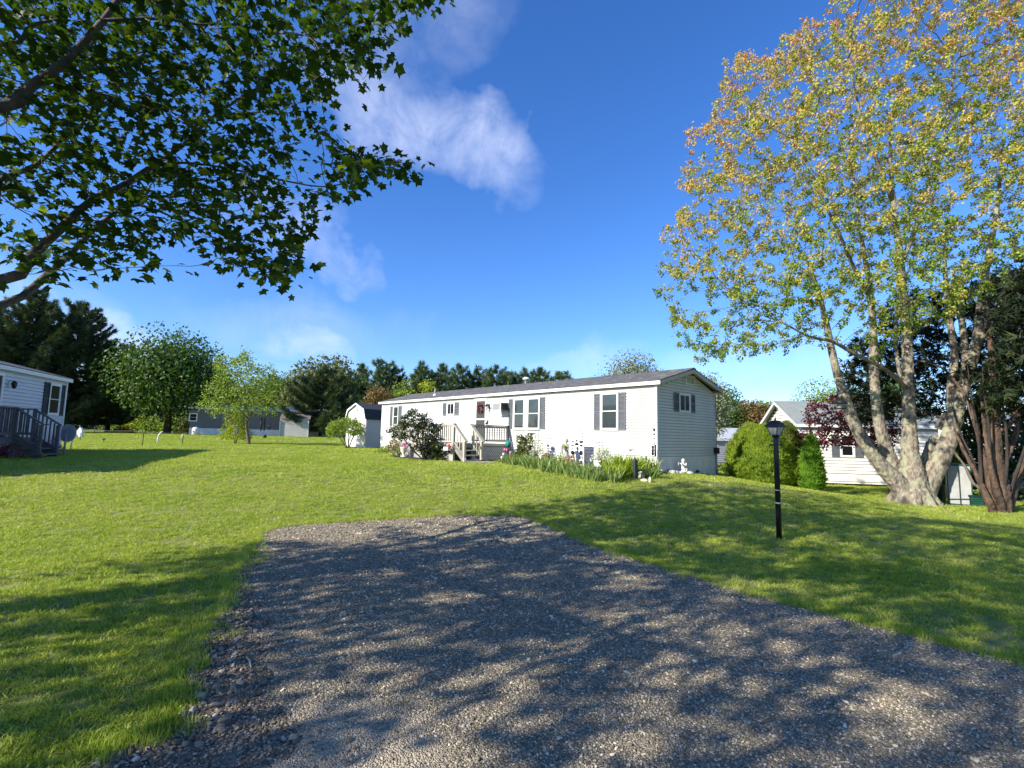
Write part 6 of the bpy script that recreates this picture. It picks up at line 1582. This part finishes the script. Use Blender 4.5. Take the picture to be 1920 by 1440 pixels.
def lf(P, par, r, ch, nh):
    t = np.where((np.arange(len(P)) >= nh) & (r < .022))[0]; I = np.repeat(t, 9); d = P[I] - P[np.maximum(par[I], 0)]; leaves('foliage', 'lf_juniper', T4, P[I] - B4 + NR.normal(size=(len(I), 3)) * [.13, .13, .07], d * 4 + rdirs(len(I), -.3), rdirs(len(I), .8), .20 * (.6 + .8 * NR.rand(len(I))), T_spray(5, .8, .22))


grown(T4, B4, hand, att, .24, 4.0, .26, 70, .005, 'bark_gray', lf, bias=(0, 0, -.02))
e = MB()
for pts_, rr, _ in hand: e.tube([tuple(a - B4) for a in pts_], rr, 12, .12)
o = e.build('trunk', 'bark_red', T4); remesh(o, .022, 2); dm = o.modifiers.new('relief', 'DISPLACE'); tx4 = bpy.data.textures.new('shaggy_relief', 'CLOUDS'); tx4.noise_scale = .07; tx4.noise_depth = 3; dm.texture = tx4; dm.strength = .05; dm.mid_level = .5
for i, (x0, x1, y1, x2, y2, d) in enumerate([(1868, 1846, 880, 1818, 770, .7), (1862, 1836, 900, 1800, 810, 1.1), (1874, 1856, 860, 1846, 740, -.3), (1856, 1824, 905, 1786, 840, 1.3), (1890, 1908, 880, 1932, 790, -.2), (1884, 1888, 870, 1880, 760, -.4), (1895, 1925, 900, 1960, 850, .4), (1850, 1838, 870, 1822, 745, .3)]):
    e = MB(); q0 = a4(x0, 945, d * .15); pp, rr = smooth_poly([q0, a4((x0 + x1) / 2 - 3, 915, d * .3), a4(x1, y1, d * .6), a4((x1 + x2) / 2 + 3, (y1 + y2) / 2, d * .8), a4(x2, y2, d), a4(x2 + (x2 - x1) * .5, y2 - 60, d * 1.2)], [.055, .046, .038, .03, .022, .008]); e.tube([tuple(a - B4) for a in pp], rr, 8, .1); e.build('stem', 'bark_dark' if i % 3 else 'bark_gray', T4)

# ---------------- the big many stemmed maple on the right lawn
B5 = G(1712, 946); Y5 = B5[1]; T5 = thing('multi_stem_maple', 'big many stemmed maple with pale blotched bark and orange green spring leaves', 'tree', B5)
a5 = lambda px, py, dy=0: at(px, py, Y5 + dy); k5 = Y5 / F; W5 = lambda *w: [.80 * x * k5 / 2 for x in w]
stems = [([B5 + [-.10, .0, -.15], a5(1690, 915), a5(1650, 870), a5(1618, 825), a5(1598, 785), a5(1577, 725), a5(1562, 670), a5(1550, 610), a5(1532, 540, -.2), a5(1505, 470, -.4)], W5(60, 46, 30, 27, 24, 20, 17, 14, 10, 6)),
         ([B5 + [-.05, .1, -.15], a5(1705, 910, .1), a5(1675, 875, .15), a5(1655, 820, .2), a5(1645, 770, .2), a5(1640, 715, .2), a5(1638, 650, .2), a5(1635, 590, .2), a5(1628, 520, .3), a5(1612, 430, .3), a5(1600, 330, .2)], W5(54, 46, 32, 26, 23, 21, 19, 16, 13, 9, 5)),
         ([B5 + [.0, .05, -.15], a5(1712, 900), a5(1706, 850), a5(1705, 800), a5(1704, 740), a5(1702, 680), a5(1700, 620), a5(1693, 540, .1), a5(1684, 450, .2), a5(1672, 350, .3), a5(1668, 230, .3)], W5(74, 56, 36, 29, 25, 23, 21, 18, 14, 10, 6)),
         ([B5 + [.10, -.0, -.15], a5(1738, 905), a5(1762, 865, -.1), a5(1780, 820, -.1), a5(1792, 775, -.1), a5(1806, 725, 0), a5(1818, 690, 0), a5(1832, 640, 0), a5(1838, 580, .1), a5(1850, 500, .2), a5(1868, 400, .3), a5(1880, 280, .4)], W5(62, 48, 38, 35, 31, 26, 24, 21, 18, 14, 10, 6)),
         ([a5(1725, 895, .25), a5(1742, 850, .3), a5(1762, 805, .2), a5(1776, 778, .0)], W5(30, 24, 22, 18)),
         ([a5(1790, 785, .0), a5(1783, 730, .1), a5(1790, 670, .2), a5(1782, 610, .3), a5(1774, 540, .5), a5(1770, 450, .6)], W5(24, 18, 16, 13, 10, 6)),
         ([a5(1812, 700, .0), a5(1808, 640, .2), a5(1802, 590, .4), a5(1800, 520, .5)], W5(20, 14, 12, 8)),
         ([a5(1836, 640), a5(1860, 600, -.3), a5(1890, 560, -.5), a5(1930, 520, -.6), a5(1990, 450, -.6)], W5(18, 15, 13, 10, 6)),
         ([a5(1698, 722, .3), a5(1685, 690, .5), a5(1680, 640, .7), a5(1680, 590, .9), a5(1690, 520, 1.1)], W5(10, 8.5, 8, 7, 5)),
         ([a5(1700, 730), a5(1676, 705, -.4), a5(1645, 684, -.7), a5(1600, 662, -1.0), a5(1560, 640, -1.2), a5(1515, 630, -1.4), a5(1460, 600, -1.7)], W5(11, 9.5, 9, 8.5, 7, 5, 3)),
         ([a5(1632, 560, .2), a5(1600, 500, -.3), a5(1570, 430, -.7), a5(1530, 350, -1.0), a5(1490, 260, -1.2)], W5(10, 8, 7, 5, 3)),
         ([a5(1688, 500, .2), a5(1720, 420, .5), a5(1750, 330, .8), a5(1775, 230, 1.0), a5(1790, 120, 1.1)], W5(12, 10, 8, 6, 4)),
         ([a5(1675, 380, .3), a5(1640, 290, -.2), a5(1610, 200, -.5), a5(1590, 110, -.7)], W5(10, 8, 6, 4))]
hand = [smooth_poly(a, b, 3) + ((-1,) if i < 4 else (0,)) for i, (a, b) in enumerate(stems)]
poly = [(2150, -260), (1560, -260), (1545, -40), (1560, 20), (1500, 42), (1440, 70), (1420, 105), (1365, 88), (1355, 150), (1330, 195), (1335, 228), (1282, 245), (1292, 280), (1268, 345), (1318, 372), (1280, 392), (1245, 430), (1237, 500), (1212, 562), (1255, 588), (1258, 630), (1312, 676), (1370, 680), (1420, 684), (1452, 660), (1490, 630), (1545, 590), (1600, 596), (1650, 600), (1700, 640), (1760, 610), (1820, 580), (1880, 520), (1950, 500), (2150, 560)]
px = NR.uniform(1205, 2150, 16000); py = NR.uniform(-260, 690, 16000); k = in_poly(px, py, poly); px, py = px[k], py[k]; N5 = 4300; px, py = px[:N5], py[:N5]
dy = NR.uniform(-1, 1, len(px)) * 4.2 * np.sqrt(np.clip(1 - ((px - 1740) / 560) ** 2, .08, 1)); dy = np.where(py > 560, dy * .6, dy)
att = np.array([at(a, b, Y5 + c) for a, b, c in zip(px, py, dy)])


def lf(P, par, r, ch, nh):
    t = np.where((np.arange(len(P)) >= nh) & (r < .012))[0]; t = t[(ch[t] == 0) | (NR.rand(len(t)) < .62)]; k = 32; I = np.repeat(t, k); n = len(I); cl = NR.normal(size=(len(P), 3))[I] * .04
    pos = P[I] + cl + NR.normal(size=(n, 3)) * .050 + [0, 0, -.02]
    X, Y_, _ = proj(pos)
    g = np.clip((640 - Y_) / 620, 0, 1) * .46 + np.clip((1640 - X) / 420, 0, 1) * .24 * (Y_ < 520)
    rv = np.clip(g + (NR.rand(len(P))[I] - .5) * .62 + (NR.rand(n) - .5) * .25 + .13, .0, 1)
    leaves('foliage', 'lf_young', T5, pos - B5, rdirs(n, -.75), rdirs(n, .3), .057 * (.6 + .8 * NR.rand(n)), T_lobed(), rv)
    # bare winter twigs and hanging keys at the very tips
    tips = np.where((np.arange(len(P)) >= nh) & (ch == 0))[0]; I = np.repeat(tips, 3); n = len(I)
    leaves('seed_keys', 'lf_rust', T5, P[I] - B5 + NR.normal(size=(n, 3)) * .04, rdirs(n, -1.0), rdirs(n), .06, T_leaf(.22))


P5, r5, ps5, rad5 = grown(T5, B5, hand, att, .20, 4.0, .21, 90, .0028, 'bark_gray', lf, jit=.22)
e = MB()
for pts_, rr, _ in hand[:5]: e.tube([tuple(a - B5) for a in pts_[:int(len(pts_) * .62)] if True], rr[:int(len(pts_) * .62)], 14, .03)
for a in range(9): t = a * .7; e.tube([(.25 * math.cos(t), .25 * math.sin(t), .35), (.55 * math.cos(t), .5 * math.sin(t), .05), (.80 * math.cos(t), .72 * math.sin(t), -.12)], [.22, .14, .05], 8)
e.lathe([(.60, -.2), (.53, .05), (.46, .25), (.37, .45), (.22, .6)], (.05, .03, 0), 16)
o = e.build('trunk', 'bark_maple', T5); remesh(o, .024, 2); tx = bpy.data.textures.new('bark_relief', 'CLOUDS'); tx.noise_scale = .10; tx.noise_depth = 3; dm = o.modifiers.new('relief', 'DISPLACE'); dm.texture = tx; dm.strength = .05; dm.mid_level = .5
for i, (pts_, rr, _) in enumerate(hand):
    e = MB(); st = max(0, int(len(pts_) * .60)) if i < 5 else 0
    e.tube([tuple(a - B5) for a in pts_[st:]], rr[st:], 10, .05); e.build('limb', 'bark_maple', T5)
# hanging feeder under the side limb
P = at(1575, 766, Y5 - 1.05); FD = thing('roofed_feeder', 'dark roofed bird feeder hanging from the side limb of the big maple', 'bird feeder', P); ht = zat(1575, 746, P) - P[2]
e = MB(); e.lathe([(.20, ht * .45), (.10, ht * .8), (.02, ht), (.01, ht)], (0, 0, 0), 14); e.build('roof', 'feeder', FD); e = MB(); e.lathe([(.06, .02), (.06, ht * .5)], (0, 0, 0), 12); e.build('seed_tube', 'clear', FD); e = MB(); e.lathe([(.13, -.015), (.14, .01), (.02, .02)], (0, 0, 0), 12); e.build('tray', 'feeder', FD)
e = MB(); e.tube([(0, 0, ht), (-.02, 0, ht + 1.3)], .004, 4); e.build('wire', 'feeder', FD)

# ---------------- the overhanging maple on the left
B6 = np.array([-6.7, 3.0, 0.0]); B6[2] = gz(B6[0], B6[1]); T6 = thing('overhanging_maple', 'leafy maple leaning in from the left with limbs across the sky', 'tree', B6)
W6 = lambda Y, *w: [.70 * x * Y / F / 2 for x in w]
crotch = np.array([-6.6, 3.2, 2.0])
L1 = [crotch, np.array([-6.0, 4.3, 2.35]), at(0, 573, 5.2), at(83, 520, 5.7), at(144, 464, 6.0), at(188, 420, 6.2), at(262, 372, 6.5), at(330, 368, 6.8), at(430, 362, 7.1)]
L2 = [crotch + [0, 0, .3], np.array([-6.0, 4.0, 2.8]), at(0, 525, 4.9), at(57, 481, 5.1), at(109, 433, 5.3), at(171, 376, 5.6), at(227, 350, 5.8), at(280, 315, 6.0), at(350, 267, 6.3), at(394, 223, 6.5), at(481, 166, 6.8), at(569, 131, 7.1), at(640, 95, 7.3)]
L3 = [crotch + [0, 0, .8], np.array([-5.8, 3.8, 4.2]), at(0, 201, 4.6), at(57, 162, 4.7), at(114, 122, 4.8), at(162, 74, 4.9), at(206, 22, 5.0), at(240, -40, 5.1), at(300, -150, 5.2)]
L3b = [at(190, 38, 4.95), at(306, 35, 5.2), at(372, 46, 5.4), at(437, 46, 5.6), at(569, 66, 6.0), at(690, 40, 6.3)]
L4 = [crotch + [.1, .2, .6], at(-60, 390, 5.0), at(0, 337, 5.4), at(66, 310, 5.7), at(122, 258, 5.9), at(166, 219, 6.0), at(188, 175, 6.1), at(260, 210, 6.2)]
L5 = [at(0, 201, 4.6), at(40, 165, 5.2), at(87, 158, 5.6), at(140, 136, 5.8), at(184, 118, 5.9), at(300, 90, 6.2)]
L6 = [np.array([-5.9, 3.6, 4.9]), at(0, 83, 4.7), at(57, 48, 4.8), at(118, 35, 4.9)]
L7 = [at(225, 395, 6.35), at(262, 385, 6.5), at(324, 407, 6.7), at(394, 442, 6.9), at(460, 477, 7.0), at(520, 500, 7.1)]
L8 = [at(290, 308, 6.05), at(363, 306, 6.3), at(459, 322, 6.5), at(525, 337, 6.7), at(612, 350, 6.9), at(690, 330, 7.0), at(765, 303, 7.1)]
tr = [B6 - [0, 0, .2], B6 + [.05, .1, 1.0], crotch, np.array([-6.6, 3.1, 3.5]), np.array([-6.8, 2.9, 5.5]), np.array([-6.9, 2.8, 7.5]), np.array([-6.8, 2.8, 9.5])]
LX = [[np.array([-6.7, 3.0, 4.0]), np.array([-5.2, 1.5, 5.0]), np.array([-3.6, .2, 5.8])], [np.array([-6.75, 2.9, 4.8]), np.array([-8.2, 1.6, 6.0]), np.array([-9.6, .6, 6.8])], [np.array([-6.8, 2.9, 5.5]), np.array([-5.4, 2.8, 7.0]), np.array([-4.2, 2.8, 8.2])], [np.array([-6.6, 3.1, 3.4]), np.array([-6.2, .9, 4.2]), np.array([-5.8, -.8, 4.8])], [np.array([-6.9, 2.8, 6.5]), np.array([-8.0, 3.6, 7.6]), np.array([-9.2, 3.9, 8.2])]]
raw = [(tr, [.30, .24, .21, .16, .12, .08, .04])] + [(L1, [.10, .07] + W6(5.8, 19, 18, 15, 13, 10, 7, 4)), (L2, [.11, .09] + W6(5.6, 26, 24, 21, 18, 17, 15, 12, 10, 8, 6, 4)), (L3, [.12, .09] + W6(4.8, 28, 26, 23, 20, 17, 14, 10)), (L3b, W6(5.4, 9, 8, 7, 6, 5, 3)), (L4, [.07, .06] + W6(5.7, 13, 12, 10, 8, 6, 4)), (L5, W6(5.6, 11, 10, 9, 7, 6, 4)), (L6, W6(4.8, 12, 11, 9, 6)), (L7, W6(6.7, 7, 6.5, 5.5, 5, 4, 3)), (L8, W6(6.5, 7, 6, 5.5, 5, 4, 3, 2.2))] + [(a, [.08, .05, .02]) for a in LX]
hand = [smooth_poly(a, b, 3) + ((-1,) if i == 0 else (0,)) for i, (a, b) in enumerate(raw)]
poly6 = [(-20, -60), (825, -60), (818, 5), (740, 38), (728, 70), (735, 112), (742, 148), (692, 142), (610, 182), (622, 215), (640, 250), (690, 275), (720, 280), (785, 300), (742, 322), (700, 318), (650, 372), (610, 340), (560, 300), (500, 300), (502, 372), (575, 405), (580, 455), (560, 490), (512, 528), (420, 508), (350, 432), (288, 440), (275, 492), (215, 498), (190, 518), (135, 540), (122, 505), (90, 480), (40, 468), (-20, 470)]
px = NR.uniform(-20, 825, 9000); py = NR.uniform(-60, 545, 9000); k = in_poly(px, py, poly6) & ~((px < 270) & (py > 320) & (NR.rand(len(px)) < .55)) & ~(np.hypot(px - 590, py - 300) < 45); px, py = px[k][:1500], py[k][:1500]
att = [at(a, b, 4.6 + 2.3 * c - .9 * max(0, (200 - a) / 200) * c) for a, b, c in zip(px, py, NR.rand(len(px)))]
m_ = 6500; u = rdirs(m_) * (NR.rand(m_) ** (1 / 2.4))[:, None] * [5.8, 6.3, 4.1] + [-6.9, .9, 7.0]
X, Y_, w = proj(u); inside = (w > .3) & (X > -25) & (X < 1990) & (Y_ > -70) & (Y_ < 1500); bad = inside & (~in_poly(X, Y_, poly6) | (w < 4.6))
shy = u[:, 1] + .95 * u[:, 2]                      # where its shade lands, kept off the sunny lawn
keep = ~bad & (shy < 10.6) & (u[:, 2] > 3.1) & ~((u[:, 0] < -8.5) & (shy > 7.6))
u2 = rdirs(280) * (NR.rand(280) ** .4)[:, None] * [2.3, 2.4, 1.5] + [-9.3, .7, 4.5]; X, Y_, w = proj(u2); u2 = u2[~((w > .1) & (X > -30))]
att = np.array(att + list(u[keep][:2100]) + list(u2))
LEAF6 = {}


def lf(P, par, r, ch, nh):
    t = np.where((np.arange(len(P)) >= nh) & (r < .0105))[0]; X, Y_, w = proj(P[t]); vis = (X > -40) & (X < 1000) & (Y_ < 600) & (w > 0); t = t[NR.rand(len(t)) < np.where(vis, .74, .90)]; I = np.repeat(t, 6); n = len(I); out = NR.normal(size=(n, 3)); out[:, 2] *= .6
    pos = P[I] + out * .10 + [0, 0, -.03]; d = out + rdirs(n) * .5 + [0, 0, -.45]; nr = rdirs(n) * .75 + [0, 0, 1.0]; sz = .100 * (.55 + .75 * NR.rand(n)); rv = NR.rand(n)
    # the leaves that show largest in the picture become parts of their own
    X, Y_, w = proj(pos); ok = (w > 1) & (X > 4) & (X < 1000) & (Y_ > 4) & (Y_ < 560); dens = np.zeros(n)
    idx = np.where(ok)[0]; score = sz[idx] / w[idx] * (1 + 1.2 * (NR.rand(len(idx)))); pick = idx[np.argsort(-score)[:300]]
    rest = np.ones(n, bool); rest[pick] = False
    leaves('foliage', 'lf_maple', T6, pos[rest] - B6, d[rest], nr[rest], sz[rest], T_maple(), rv[rest])
    src = None
    for i in pick:
        y = d[i] / np.linalg.norm(d[i]); x = np.cross(y, nr[i]); x /= np.linalg.norm(x); z = np.cross(x, y)
        if src is None:
            o = leaves('leaf', 'lf_maple', T6, [[0, 0, 0]], [[0, 1, 0]], [[0, 0, 1]], 1.0, T_maple(), [0.0], kind=None); src = o
        else: o = share(src, 'leaf', T6)
        o.matrix_basis = Matrix.Translation(Vector(pos[i] - B6)) @ Matrix((x, y, z)).transposed().to_4x4() @ Matrix.Scale(float(sz[i]), 4)


grown(T6, B6, hand, att, .17, 3.5, .19, 90, .0030, 'bark_limb', lf, jit=.2, bias=(0, 0, .0))
for i, (pts_, rr, _) in enumerate(hand):
    e = MB(); e.tube([tuple(a - B6) for a in pts_], rr, 12, .06); e.build('trunk' if i == 0 else 'limb', 'bark_limb', T6)
